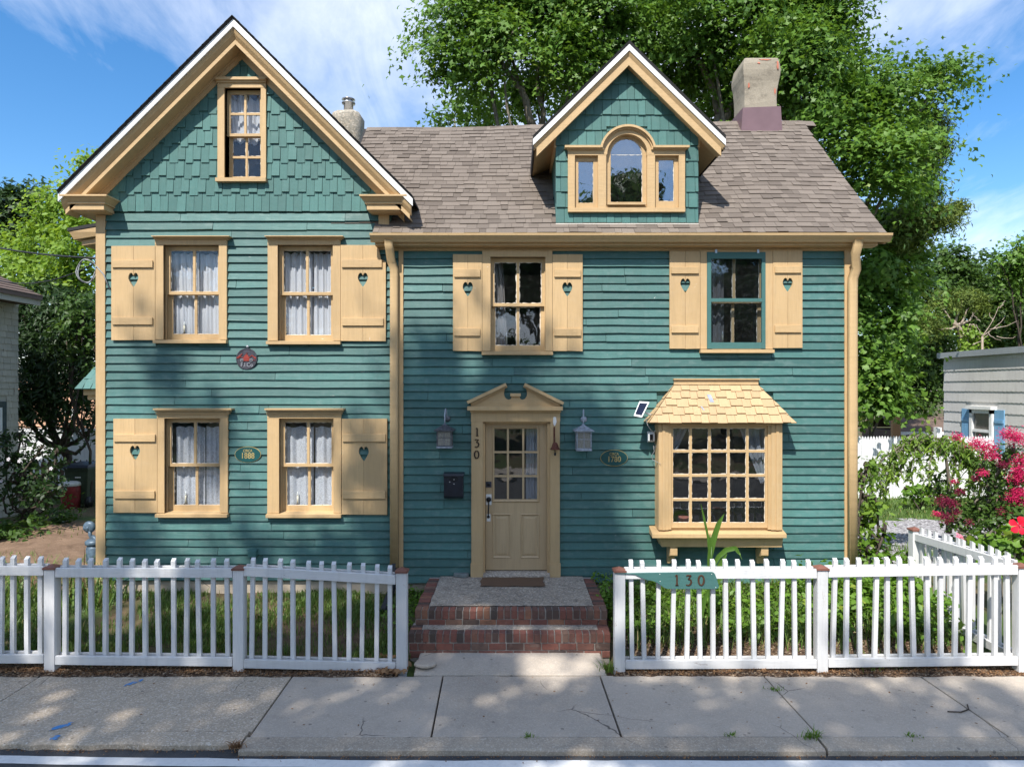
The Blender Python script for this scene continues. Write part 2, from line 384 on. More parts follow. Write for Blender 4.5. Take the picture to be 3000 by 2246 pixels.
class MB:
    """collects faces in world metres; build() links them as one mesh object"""
    def __init__(s): s.v = []; s.f = []; s.r = []
    def add(s, vs, fs, r=None):
        b = len(s.v); s.v += [tuple(p) for p in vs]; s.f += [tuple(i + b for i in f) for f in fs]
        s.r += [0.0 if r is None else r] * len(vs)
        return s
    def box(s, x0, x1, y0, y1, z0, z1, r=None):
        return s.add([(x0, y0, z0), (x1, y0, z0), (x1, y1, z0), (x0, y1, z0), (x0, y0, z1), (x1, y0, z1), (x1, y1, z1), (x0, y1, z1)],
                     [(0, 1, 5, 4), (1, 2, 6, 5), (2, 3, 7, 6), (3, 0, 4, 7), (4, 5, 6, 7), (3, 2, 1, 0)], r)
    def prism(s, pts, vec, r=None):
        """pts: planar 3-D polygon, extruded along vec"""
        n = len(pts); vec = Vector(vec); a = [Vector(p) for p in pts]
        nr = Vector((0, 0, 0))
        for i in range(n): nr += a[i].cross(a[(i + 1) % n])
        if nr.dot(vec) > 0: a.reverse()
        vs = a + [p + vec for p in a]
        fs = [tuple(range(n)), tuple(range(2 * n - 1, n - 1, -1))] + [(i, i + n, (i + 1) % n + n, (i + 1) % n) for i in range(n)]
        return s.add(vs, fs, r)
    def xz(s, pts, y0, y1, r=None): return s.prism([(x, y0, z) for x, z in pts], (0, y1 - y0, 0), r)
    def yz(s, pts, x0, x1, r=None): return s.prism([(x0, y, z) for y, z in pts], (x1 - x0, 0, 0), r)
    def xy(s, pts, z0, z1, r=None): return s.prism([(x, y, z0) for x, y in pts], (0, 0, z1 - z0), r)
    def tube(s, path, rad, n=8, cap=True, r=None):
        path = [Vector(p) for p in path]; k = len(path)
        rad = [rad] * k if isinstance(rad, (int, float)) else rad
        up = None; vs = []; fs = []
        for i, p in enumerate(path):
            d = (path[min(i + 1, k - 1)] - path[max(i - 1, 0)]).normalized()
            if up is None:
                up = d.orthogonal().normalized()
            up = (up - d * up.dot(d)).normalized(); sd = d.cross(up)
            for j in range(n):
                a = 2 * math.pi * j / n
                vs.append(p + (up * math.cos(a) + sd * math.sin(a)) * rad[i])
        for i in range(k - 1):
            for j in range(n):
                fs.append((i * n + j, i * n + (j + 1) % n, (i + 1) * n + (j + 1) % n, (i + 1) * n + j))
        if cap: fs += [tuple(range(n - 1, -1, -1)), tuple(range((k - 1) * n, k * n))]
        return s.add(vs, fs, r)
    def lathe(s, prof, c, n=16, axis='Z', r=None):
        """prof: [(radius, height)] from bottom to top about an axis through c"""
        vs = []; fs = []; k = len(prof)
        for rr, h in prof:
            for j in range(n):
                a = 2 * math.pi * j / n; p = (rr * math.cos(a), rr * math.sin(a), h)
                if axis == 'Y': p = (p[0], -h, p[1])
                vs.append((c[0] + p[0], c[1] + p[1], c[2] + p[2]))
        for i in range(k - 1):
            for j in range(n): fs.append((i * n + j, i * n + (j + 1) % n, (i + 1) * n + (j + 1) % n, (i + 1) * n + j))
        fs += [tuple(range(n - 1, -1, -1)), tuple(range((k - 1) * n, k * n))]
        return s.add(vs, fs, r)
    def build(s, name, mat, parent=None, smooth=False, origin=None, bevel=0.0, kind=None):
        if origin is None:
            a = np.array(s.v); lo, hi = a.min(0), a.max(0)
            origin = ((lo[0] + hi[0]) / 2, (lo[1] + hi[1]) / 2, lo[2])
        og = Vector(origin)
        me = bpy.data.meshes.new(name)
        me.from_pydata([(v[0] - og.x, v[1] - og.y, v[2] - og.z) for v in s.v], [], s.f)
        if any(s.r):
            at = me.attributes.new('rnd', 'FLOAT', 'POINT'); at.data.foreach_set('value', np.array(s.r, dtype=np.float32))
        me.materials.append(M[mat] if isinstance(mat, str) else mat)
        if smooth: me.polygons.foreach_set('use_smooth', [True] * len(me.polygons))
        o = bpy.data.objects.new(name, me); col.objects.link(o)
        _place(o, og, parent)
        if bevel:
            b = o.modifiers.new('edge', 'BEVEL'); b.width = bevel; b.segments = 2; b.limit_method = 'ANGLE'; b.angle_limit = R(40)
        if kind: o['kind'] = kind
        return o

def tag(o, label, cat, group=None):
    o['label'] = label; o['category'] = cat
    if group: o['group'] = group
    return o

def thing(name, loc, label, cat, group=None):
    o = bpy.data.objects.new(name, None); col.objects.link(o); o.empty_display_size = .2
    _place(o, loc, None)
    return tag(o, label, cat, group)

def inst(me, name, loc, parent, rot=(0, 0, 0), scale=(1, 1, 1)):
    o = bpy.data.objects.new(name, me); col.objects.link(o)
    _place(o, loc, parent); o.rotation_euler = rot; o.scale = scale
    return o

def mesh_of(mb, name, mat):
    me = bpy.data.meshes.new(name); me.from_pydata(mb.v, [], mb.f); me.materials.append(M[mat]); return me

def clip(poly, a, b, c):
    """keep the part of a 2-D polygon with a*x + b*z <= c"""
    out = []
    for i in range(len(poly)):
        p, q = poly[i], poly[(i + 1) % len(poly)]
        dp, dq = a * p[0] + b * p[1] - c, a * q[0] + b * q[1] - c
        if dp <= 0: out.append(p)
        if dp * dq < 0:
            t_ = dp / (dp - dq); out.append((p[0] + (q[0] - p[0]) * t_, p[1] + (q[1] - p[1]) * t_))
    return out

def np_mesh(name, V, tri_faces, rnd, mat, parent=None, origin=None, kind=None, smooth=False):
    """V (n,3), faces (m,k) constant k"""
    V = np.asarray(V, dtype=np.float32)
    if origin is None:
        origin = (float(V[:, 0].mean()), float(V[:, 1].mean()), float(V[:, 2].min()))
    V = V - np.array(origin, dtype=np.float32)
    F = np.asarray(tri_faces, dtype=np.int32); k = F.shape[1]
    me = bpy.data.meshes.new(name)
    me.vertices.add(len(V)); me.vertices.foreach_set('co', V.ravel())
    me.loops.add(F.size); me.loops.foreach_set('vertex_index', F.ravel())
    me.polygons.add(len(F)); me.polygons.foreach_set('loop_start', np.arange(0, F.size, k, dtype=np.int32))
    me.polygons.foreach_set('loop_total', np.full(len(F), k, dtype=np.int32))
    if smooth: me.polygons.foreach_set('use_smooth', np.ones(len(F), dtype=bool))
    me.update(calc_edges=True)
    at = me.attributes.new('rnd', 'FLOAT', 'POINT'); at.data.foreach_set('value', np.asarray(rnd, dtype=np.float32))
    me.materials.append(M[mat])
    o = bpy.data.objects.new(name, me); col.objects.link(o)
    _place(o, origin, parent)
    if kind: o['kind'] = kind
    return o

def unit(a): return a / np.maximum(np.linalg.norm(a, axis=-1, keepdims=True), 1e-9)

LEAF = {
    'maple': (np.array([(0, 0, .05), (0, -.45, 0), (.30, -.34, -.02), (.55, -.02, -.07), (.24, .10, .02), (0, .62, -.06), (-.24, .10, .02), (-.55, -.02, -.07), (-.30, -.34, -.02)]),
              np.array([(0, 1, 2), (0, 2, 3), (0, 3, 4), (0, 4, 5), (0, 5, 6), (0, 6, 7), (0, 7, 8), (0, 8, 1)])),
    'star': (np.array([(0, -.45, 0), (.5, -.1, -.04), (.12, .08, .03), (0, .6, -.04), (-.12, .08, .03), (-.5, -.1, -.04)]), np.array([(0, 1, 2), (0, 2, 4), (2, 3, 4), (0, 4, 5)])),
    'lance': (np.array([(0, -.5, 0), (.15, -.05, .04), (0, .5, -.05), (-.15, -.05, .04)]), np.array([(0, 1, 2), (0, 2, 3)])),
    'oval': (np.array([(0, -.5, 0), (.28, -.1, .03), (.2, .28, .01), (0, .5, -.04), (-.2, .28, .01), (-.28, -.1, .03)]), np.array([(0, 1, 2), (0, 2, 3), (0, 3, 4), (0, 4, 5)])),
    'needle': (np.array([(0, -.5, 0), (.10, 0, .02), (0, .5, 0), (-.10, 0, .02)]), np.array([(0, 1, 2), (0, 2, 3)])),
}

def leaf_arrays(P, N, size, kind, D=None):
    """leaves at P with face normals N, optional pointing direction D"""
    T, Fc = LEAF[kind]; n = len(P)
    N = unit(N)
    if D is None: D = rng.normal(size=(n, 3))
    b = unit(D - N * (D * N).sum(1, keepdims=True)); t_ = np.cross(b, N)
    s = np.asarray(size).reshape(n, 1, 1)
    V = P[:, None, :] + s * (T[None, :, 0:1] * t_[:, None, :] + T[None, :, 1:2] * b[:, None, :] + T[None, :, 2:3] * N[:, None, :])
    k = len(T)
    Fs = (Fc[None] + (np.arange(n) * k)[:, None, None]).reshape(-1, 3)
    return V.reshape(-1, 3), Fs, k

def leaves(name, P, N, size, kind, mat, parent=None, D=None, rnd=None, obkind=None, origin=None):
    V, Fs, k = leaf_arrays(P, N, size, kind, D)
    if rnd is None: rnd = rng.random(len(P))
    return np_mesh(name, V, Fs, np.repeat(rnd, k), mat, parent, origin, obkind)

def on_sphere(n):
    return unit(rng.normal(size=(n, 3)))

def sprays(blobs, dens, spray_r, per, flat=.25, up=.55, droop=.15, shell=.35, front=None):
    """leaf positions and normals: flattened sprays spread over and through ellipsoid blobs [(cx,cy,cz,rx,ry,rz)]"""
    Ps, Ns, Rn = [], [], []
    for (cx, cy, cz, rx, ry, rz) in blobs:
        area = 4 * math.pi * ((rx * ry) ** 1.6 / 3 + (rx * rz) ** 1.6 / 3 + (ry * rz) ** 1.6 / 3) ** (1 / 1.6)
        n = max(4, int(area * dens))
        d = on_sphere(n)
        if front is not None:
            d = d[(d[:, 1] < front) | (rng.random(len(d)) < .25)]; n = len(d)
        rad = 1 - shell * rng.random((n, 1)) ** 1.6 + .14 * rng.normal(size=(n, 1))
        c = np.array((cx, cy, cz)) + d * np.array((rx, ry, rz)) * rad
        nn = unit(d / np.array((rx, ry, rz)))
        sn = unit(nn * (1 - up) + np.array((0, 0, up)) + .25 * rng.normal(size=(n, 3)))
        tone = rng.random(n)
        m_ = rng.integers(int(per * .6), int(per * 1.4) + 1, n)
        idx = np.repeat(np.arange(n), m_)
        q = rng.normal(size=(len(idx), 3)); s_ = sn[idx]
        inpl = q - s_ * (q * s_).sum(1, keepdims=True)
        rr = spray_r * (.6 + .8 * tone[idx])[:, None]
        off = inpl * rr * .62 + s_ * rng.normal(size=(len(idx), 1)) * rr * flat
        off[:, 2] -= droop * (off ** 2).sum(1) / spray_r
        Ps.append(c[idx] + off)
        Ns.append(unit(s_ + inpl * .25 + .45 * rng.normal(size=(len(idx), 3))))
        Rn.append(np.clip(tone[idx] * .55 + .45 * rng.random(len(idx)), 0, 1))
    return np.concatenate(Ps), np.concatenate(Ns), np.concatenate(Rn)

# ------------------------------------------------------------------ ground, road, pavement
def sstep(a, b, x):
    t_ = np.clip((x - a) / (b - a), 0, 1); return t_ * t_ * (3 - 2 * t_)

def gz(x, y):
    """height of the yard"""
    x = np.asarray(x, float); y = np.asarray(y, float)
    z = .02 + .22 * sstep(7.5, 9.5, y) + .08 * sstep(9.5, 16, y)
    z = z - .12 * (np.abs(x + .02) < 1.12) * (y < 8.3)
    z = z + .012 * np.sin(x * 3.1 + y * 1.7) + .010 * np.sin(x * 5.7 - y * 4.3)
    z = z + .16 * sstep(-6.2, -7.8, x) * sstep(8.2, 10.5, y) * (1 - sstep(13, 15, y))
    return z

xs = np.concatenate([np.linspace(-400, -40, 7), np.linspace(-36, -15, 8), np.arange(-14.4, 14.6, .24), np.linspace(15.5, 40, 9), np.linspace(60, 400, 6)])
ys = np.concatenate([np.linspace(-400, -60, 6), np.linspace(-45, 6.6, 9), np.array([7.30, 7.36]), np.arange(7.44, 12, .16), np.arange(12.1, 22, .45), np.linspace(23, 60, 12), np.linspace(80, 600, 8)])
gx, gy = np.meshgrid(xs, ys, indexing='ij')
gzv = gz(gx, gy); gzv[gy < 7.38] = -.14
V = np.stack([gx, gy, gzv], -1).reshape(-1, 3)
nx, ny = gx.shape
ii, jj = np.meshgrid(np.arange(nx - 1), np.arange(ny - 1), indexing='ij')
a = (ii * ny + jj).ravel()
ground = np_mesh('ground', V, np.stack([a, a + ny, a + ny + 1, a + 1], 1), np.zeros(len(V)), 'soil', None, (0, 0, 0), 'structure', True)

def sheet(name, xr, yr, dz, mat, wob=.25, step=.3):
    """a patch lying on the yard with an uneven rim"""
    n = 40; cx, cy_ = (xr[0] + xr[1]) / 2, (yr[0] + yr[1]) / 2
    Vv = [(cx, cy_, float(gz(cx, cy_)) + dz)]; Ff = []
    rings = 14
    for k in range(1, rings + 1):
        for j in range(n):
            an = 2 * math.pi * j / n
            ca, sa = math.cos(an), math.sin(an)
            q = (abs(ca) ** 4 + abs(sa) ** 4) ** -.25
            w_ = 1 + wob * .5 * (math.sin(an * 3 + xr[0]) + math.sin(an * 7 + yr[0]) * .5) * .4
            f = k / rings * q * w_
            x, y = cx + ca * f * (xr[1] - xr[0]) / 2, cy_ + sa * f * (yr[1] - yr[0]) / 2
            Vv.append((x, y, float(gz(x, y)) + (dz if k < rings else -.02)))
    for k in range(rings):
        for j in range(n):
            if k == 0: Ff.append((0, 1 + j, 1 + (j + 1) % n))
            else:
                b0 = 1 + (k - 1) * n; b1 = 1 + k * n
                Ff.append((b0 + j, b1 + j, b1 + (j + 1) % n, b0 + (j + 1) % n))
    mb = MB().add(Vv, Ff); o = mb.build(name, mat, None, True); o['kind'] = 'structure'; return o
sheet('dirt_path', (-15, -6.3), (10.0, 13.2), .02, 'dirt')
sheet('lawn', (5.9, 13), (14.2, 18.0), .03, 'lawn')
sheet('gravel_drive', (5.6, 14), (10.3, 14.8), .025, 'gravel', .15)
sheet('garden_bed', (1.2, 5.45), (7.52, 9.45), .012, 'mulch', .05)

mb = MB(); mb.box(-300, 300, -4.6, 5.98, -.30, -.055)
road = mb.build('road', 'asphalt'); road['kind'] = 'structure'
# edge line painted on the road, with a worn uneven rim
mb = MB(); k = 160; vs_ = []; fs_ = []
for i in range(k + 1):
    x = -16 + 32 * i / k
    yc = 5.655 + .022 * max(0, -x - 1)
    vs_ += [(x, yc + random.uniform(-.006, .006), -.051), (x, yc + .12 + random.uniform(-.006, .006), -.051)]
    if i: fs_.append((2 * i - 2, 2 * i, 2 * i + 1, 2 * i - 1))
mb.add(vs_, fs_); mb.build('edge_line', 'road_white', road)
mb = MB(); mb.box(-300, 300, -4.75, -4.55, -.3, .02); o = mb.build('far_kerb', 'curb'); o['kind'] = 'structure'
mb = MB(); mb.box(-300, 300, -6.3, -4.75, -.3, .015); o = mb.build('far_pavement', 'walk'); o['kind'] = 'structure'

pavement = MB().box(-40, 40, 5.95, 7.33, -.28, -.055).build('pavement', 'tar'); pavement['kind'] = 'structure'
jx = [-9.2, -7.0, -5.06, -2.35, -.73, .96, 2.72, 4.40, 6.15, 7.9]
for i in range(len(jx) - 1):
    x0, x1 = jx[i] + .008, jx[i + 1] - .008
    t_ = random.uniform(-.006, .006)
    mb = MB()
    n = 10
    yb = 6.165 if x1 < -2 else 6.065
    pts = [(x0, yb), (x1, yb)] + [(x1 - (x1 - x0) * q / n, 7.345 + random.uniform(-.018, .018)) for q in range(n + 1)]
    mb.xy([(a_ + (b_ - 6.7) * -.02, b_) for a_, b_ in pts], -.12, t_)
    mb.build('slab', 'walk_old' if x1 < -2 else 'walk', pavement, bevel=.008)
kerb = MB().box(-40, 40, 5.99, 6.03, -.28, -.06).build('kerb', 'tar'); kerb['kind'] = 'structure'
kx = [-9.0, -5.6, -2.36, 2.70, 5.9, 9.0]
for i in range(len(kx) - 1):
    old = kx[i + 1] < -2
    mb = MB(); n = 30; A = []
    x0, x1 = kx[i] + .012, kx[i + 1] - .012
    vs_, fs_ = [], []
    for q in range(n + 1):
        x = x0 + (x1 - x0) * q / n; j = random.uniform(-1, 1) * (.014 if old else .004) + (.10 if old else 0); zj = random.uniform(-.006, .003)
        vs_ += [(x, 5.845 + j, -.2), (x, 5.85 + j, -.012 + zj), (x, 5.868 + j, .002 + zj), (x, 6.15 if old else 6.05, .004), (x, 6.15 if old else 6.05, -.2)]
        if q: fs_ += [(5 * q - 5 + e, 5 * q + e, 5 * q + e + 1, 5 * q - 4 + e) for e in range(4)]
    mb.add(vs_, fs_ + [(0, 1, 2, 3, 4), tuple(5 * n + e for e in (4, 3, 2, 1, 0))]); mb.build('kerb_stone', 'walk_old' if old else 'curb', kerb)
for (u, v, L, ang) in ((392, 2000, .19, 1.0), (182, 2128, .2, .8), (160, 2162, .09, 1.3)):
    Y = 2000 * H / (v - 1138); x = X(u, Y); pts = []
    for q in range(14):
        an = 2 * math.pi * q / 14; rx, ry = L * (.5 + random.uniform(-.12, .1)), .035 * (1 + random.uniform(-.3, .3))
        pts.append((x + rx * math.cos(an) * math.cos(ang) - ry * math.sin(an) * math.sin(ang), Y + rx * math.cos(an) * math.sin(ang) + ry * math.sin(an) * math.cos(ang)))
    MB().xy(pts, .006, .0085).build('paint_mark', 'blue_mark', pavement)
# sloping apron from pavement to the steps
apron = MB().add([(-1.06, 7.36, -.05), (1.02, 7.36, -.05), (1.02, 7.80, -.05), (-1.1, 7.80, -.05), (-1.06, 7.36, .012), (1.02, 7.36, .012), (1.0, 7.80, .095), (-1.04, 7.80, .095)],
                 [(0, 1, 5, 4), (1, 2, 6, 5), (2, 3, 7, 6), (3, 0, 4, 7), (4, 5, 6, 7), (3, 2, 1, 0)]).build('path', 'walk', bevel=.012)
apron['kind'] = 'structure'

# ------------------------------------------------------------------ the house
house = thing('house', (-.5, YF, .24), 'two-part teal clapboard house with tan trim, heart-cut shutters and a dormer', 'house')
LX0, LX1, RX1 = -5.786, -1.69, 4.76          # front corners: gabled part, seam, right corner
CX = -3.76                                   # ridge of the gabled part
BACK = 14.4

class Win:
    pass
OPEN_L, OPEN_R = [], []        # openings in the two front walls (x0, x1, z0, z1)
CASE = []                      # casing rectangles that clapboards butt against
YC = YF - .045                 # face of the casings

def putty(mb, x0, x1, z0, z1, y, w=.008):
    """ragged strip of old putty round a pane"""
    def strip(a, b, inward, horiz):
        n = max(3, int(abs(b - a) / .03)); lo = []; hi = []
        for i in range(n + 1):
            q = a + (b - a) * i / n; e = w * random.uniform(.15, 1.5)
            if horiz: lo.append((q, inward[0])); hi.append((q, inward[0] + inward[1] * e))
            else: lo.append((inward[0], q)); hi.append((inward[0] + inward[1] * e, q))
        b0 = [(p_[0], y, p_[1]) for p_ in lo + hi]
        mb.add(b0, [(i, i + 1, n + 2 + i, n + 1 + i) for i in range(n)])
    strip(x0, x1, (z0, 1), True); strip(x0, x1, (z1, -1), True)
    strip(z0, z1, (x0, 1), False); strip(z0, z1, (x1, -1), False)

def sash(parent, x0, x1, z0, z1, y, mat, cols=2, rows=1, st=.05, top=.05, bot=.05, mu=.036, gl='glass', th=.035, pw=.008, munt_mat=None):
    mb = MB()
    mb.box(x0, x0 + st, y, y + th, z0, z1).box(x1 - st, x1, y, y + th, z0, z1)
    mb.box(x0 + st, x1 - st, y + .001, y + th - .001, z0, z0 + bot).box(x0 + st, x1 - st, y + .001, y + th - .001, z1 - top, z1)
    o = mb.build('sash', mat, parent)
    ax0, ax1, az0, az1 = x0 + st, x1 - st, z0 + bot, z1 - top
    cw = (ax1 - ax0 - mu * (cols - 1)) / cols; ch = (az1 - az0 - mu * (rows - 1)) / rows
    mm = munt_mat or mat
    for c in range(1, cols):
        q = ax0 + c * cw + (c - 1) * mu
        MB().box(q, q + mu, y + .004, y + th - .004, az0, az1).build('muntin', mm, parent)
    for r_ in range(1, rows):
        q = az0 + r_ * ch + (r_ - 1) * mu
        for c in range(cols):
            p0 = ax0 + c * (cw + mu)
            MB().box(p0, p0 + cw, y + .006, y + th - .006, q, q + mu).build('muntin', mm, parent)
    pm = MB()
    for c in range(cols):
        for r_ in range(rows):
            p0, q0 = ax0 + c * (cw + mu), az0 + r_ * (ch + mu)
            MB().box(p0 - .004, p0 + cw + .004, y + th * .55, y + th * .55 + .004, q0 - .004, q0 + ch + .004).build('pane', gl, parent)
            putty(pm, p0, p0 + cw, q0, q0 + ch, y + th * .5, pw)
    pm.build('putty', 'putty', parent)
    return o

def dh_window(cas, op, cap=None, sash_mat='tan', rows=1, gl='glass', split=.5, plain_low=False, opens=None, pw=.008):
    """double-hung window: cas/op = (left, right, top, bottom) of casing and opening in photo pixels at the casing face"""
    cl, cr, ct, cb = X(cas[0], YC), X(cas[1], YC), Z(cas[2], YC), Z(cas[3], YC)
    ol, orr, ot, ob = X(op[0], YC), X(op[1], YC), Z(op[2], YC), Z(op[3], YC)
    mb = MB()
    mb.box(cl, ol, YC, YF + .01, ob, ot).box(orr, cr, YC, YF + .01, ob, ot).box(cl, cr, YC - .003, YF + .01, ot, ct)
    for a0, a1 in ((ol - .02, ol), (orr, orr + .02)): mb.box(a0, a1, YF - .02, YF + .17, ob, ot)     # jambs
    mb.box(ol, orr, YF - .02, YF + .17, ot, ot + .02)
    # parting beads
    for yy in (YF + .032, YF + .082):
        mb.box(ol, ol + .012, yy, yy + .014, ob, ot).box(orr - .012, orr, yy, yy + .014, ob, ot)
    w_ = mb.build('window', 'tan_v', house)
    sl = MB(); sl.yz([(YC - .045, ob - .055), (YF + .15, ob - .055), (YF + .15, ob + .012), (YC - .045, ob - .012)], cl - .008, cr + .008); sl.build('sill', 'tan', w_)
    if cap:
        hc = MB(); a0, a1 = X(cap[0], YC - .09), X(cap[1], YC - .09); zt = Z(cap[2], YC - .09); zb = ct - .004
        h = zt - zb
        for i, (f, d) in enumerate(((0, .025), (.36, .05), (.7, .085))):
            g = (1 - d / .085)
            hc.box(a0 + (cl - a0) * g, a1 + (cr - a1) * g, YC - d, YF, zb + h * f + (.002 if i else 0), zb + h * (f + (.32 if i < 2 else .30)))
        hc.build('head_cap', 'tan', w_)
    zm = ob + (ot - ob) * split
    sash(w_, ol + .001, orr - .001, zm - .022, ot, YF + .047, sash_mat, 2, rows, gl=gl, top=.06, bot=.042, pw=pw)
    sash(w_, ol + .012, orr - .012, ob, zm + .018, YF + .097, sash_mat, 2, rows, gl=gl, top=.04, bot=.085, pw=pw)
    opens.append((ol, orr, ob, ot)); CASE.append((cl, cr, ob - .05, ct if not cap else Z(cap[2], YC - .05) - .02))
    W = Win(); W.x0, W.x1, W.z0, W.z1, W.o = ol, orr, ob, ot, w_
    return W

W1 = dh_window((454, 664, 702, 1005), (478, 641, 717, 994), (442, 671, 690), opens=OPEN_L)
W2 = dh_window((784, 997, 702, 1008), (813, 975, 717, 997), (774, 1004, 690), opens=OPEN_L)
W3 = dh_window((460, 667, 1212, 1511), (481, 644, 1225, 1502), (447, 677, 1196), opens=OPEN_L)
W4 = dh_window((783, 999, 1212, 1512), (817, 977, 1225, 1503), (774, 1006, 1196), opens=OPEN_L)
W6 = dh_window((1413, 1618, 733, 1039), (1437, 1598, 752, 1028), None, opens=OPEN_R, pw=.010, gl='glass_dark')
W7 = dh_window((2052, 2264, 733, 1033), (2071, 2243, 738, 1022), None, opens=OPEN_R, gl='glass_dark')
# teal storm frame over W7
mb = MB(); y0, y1 = YC - .006, YC + .03
l, r_, tp, bt = W7.x0 + .003, W7.x1 - .003, W7.z1 - .003, W7.z0 + .003
mb.box(l, l + .055, y0, y1, bt, tp).box(r_ - .05, r_, y0, y1, bt, tp)
zm = Z(879, YC)
for z0_, z1_ in ((bt, bt + .088), (zm - .024, zm + .024), (tp - .09, tp)): mb.box(l + .055, r_ - .05, y0 + .001, y1 - .001, z0_, z1_)
st = mb.build('storm_frame', 'teal_trim', W7.o)
MB().box(l + .05, r_ - .045, y0 + .018, y0 + .022, bt + .08, zm - .02).build('storm_pane', 'glass_dark', W7.o)
MB().box(l + .05, r_ - .045, y0 + .018, y0 + .022, zm + .02, tp - .085).build('storm_pane', 'glass_dark', W7.o)
for u in (2097, 2220):
    MB().box(X(u - 3, YC), X(u + 3, YC), YC - .02, YC - .003, Z(742, YC), Z(731, YC)).build('hanger', 'galvanised', W7.o)

# gable window
YG = YF - .045
def gable_window():
    cl, cr, ct, cb = X(637, YG), X(779, YG), Z(244, YG), Z(533, YG)
    ol, orr, ot, ob = X(657, YG), X(764, YG), Z(257, YG), Z(521, YG)
    mb = MB()
    mb.box(cl, ol, YG, YF + .01, ob, ot).box(orr, cr, YG, YF + .01, ob, ot).box(cl, cr, YG - .003, YF + .01, ot, ct)
    for a0, a1 in ((ol - .02, ol), (orr, orr + .02)): mb.box(a0, a1, YF - .02, YF + .17, ob, ot)
    mb.box(ol, orr, YF - .02, YF + .17, ot, ot + .02)
    w_ = mb.build('window', 'tan_v', house)
    MB().yz([(YG - .04, ob - .058), (YF + .15, ob - .058), (YF + .15, ob + .01), (YG - .04, ob - .008)], cl - .015, cr + .01).build('sill', 'tan', w_)
    hc = MB(); hc.box(cl - .004, cr + .004, YG - .02, YF, ct + .002, ct + .03).box(cl - .012, cr + .012, YG - .045, YF, ct + .032, ct + .07)
    hc.build('head_cap', 'tan', w_)
    zm = Z(388, YG)
    sash(w_, ol + .001, orr - .001, zm - .02, ot, YF + .047, 'tan', 2, 2, st=.045, top=.05, bot=.038, mu=.03)
    sash(w_, ol + .01, orr - .01, ob, zm + .016, YF + .097, 'tan', 2, 2, st=.045, top=.036, bot=.06, mu=.03)
    W = Win(); W.x0, W.x1, W.z0, W.z1, W.o = ol, orr, ob, ot, w_; W.c = (cl, cr, ob - .05, ct + .07)
    return W
W5 = gable_window()

# ---- door opening and bay opening
DOOR = (X(1419), X(1605), .52, Z(1236))
DCAS = (X(1381), X(1641), .40, Z(1190))
OPEN_R.append(DOOR)
BX0, BX1, BYF = 1.99, 3.667, YF - .262
BAYOPEN = (BX0 + .06, BX1 - .06, Z(1585, BYF), Z(1236))
OPEN_R.append(BAYOPEN)
BAYCASE = (BX0 + .02, BX1 - .02, Z(1602, BYF) + .01, 3.05)

# ---- sheathing, clapboards
def sheathing(x0, x1, z0, z1, opens, name):
    xsx = sorted({x0, x1} | {o[0] for o in opens} | {o[1] for o in opens}); zsz = sorted({z0, z1} | {o[2] for o in opens} | {o[3] for o in opens})
    mb = MB()
    for i in range(len(xsx) - 1):
        z = None
        for j in range(len(zsz) - 1):
            xc, zc = (xsx[i] + xsx[i + 1]) / 2, (zsz[j] + zsz[j + 1]) / 2
            solid = not any(o[0] < xc < o[1] and o[2] < zc < o[3] for o in opens)
            if solid:
                if z is None: z = zsz[j]
                ze = zsz[j + 1]
            if z is not None and (not solid or j == len(zsz) - 2):
                mb.box(xsx[i], xsx[i + 1], YF + .022, YF + .13, z, ze); z = None
    return mb.build(name, 'teal_trim', house)
wallL = sheathing(LX0 + .02, LX1, .40, 5.56, OPEN_L, 'wall')
wallR = sheathing(LX1, RX1 - .02, .40, 5.20, OPEN_R, 'wall')

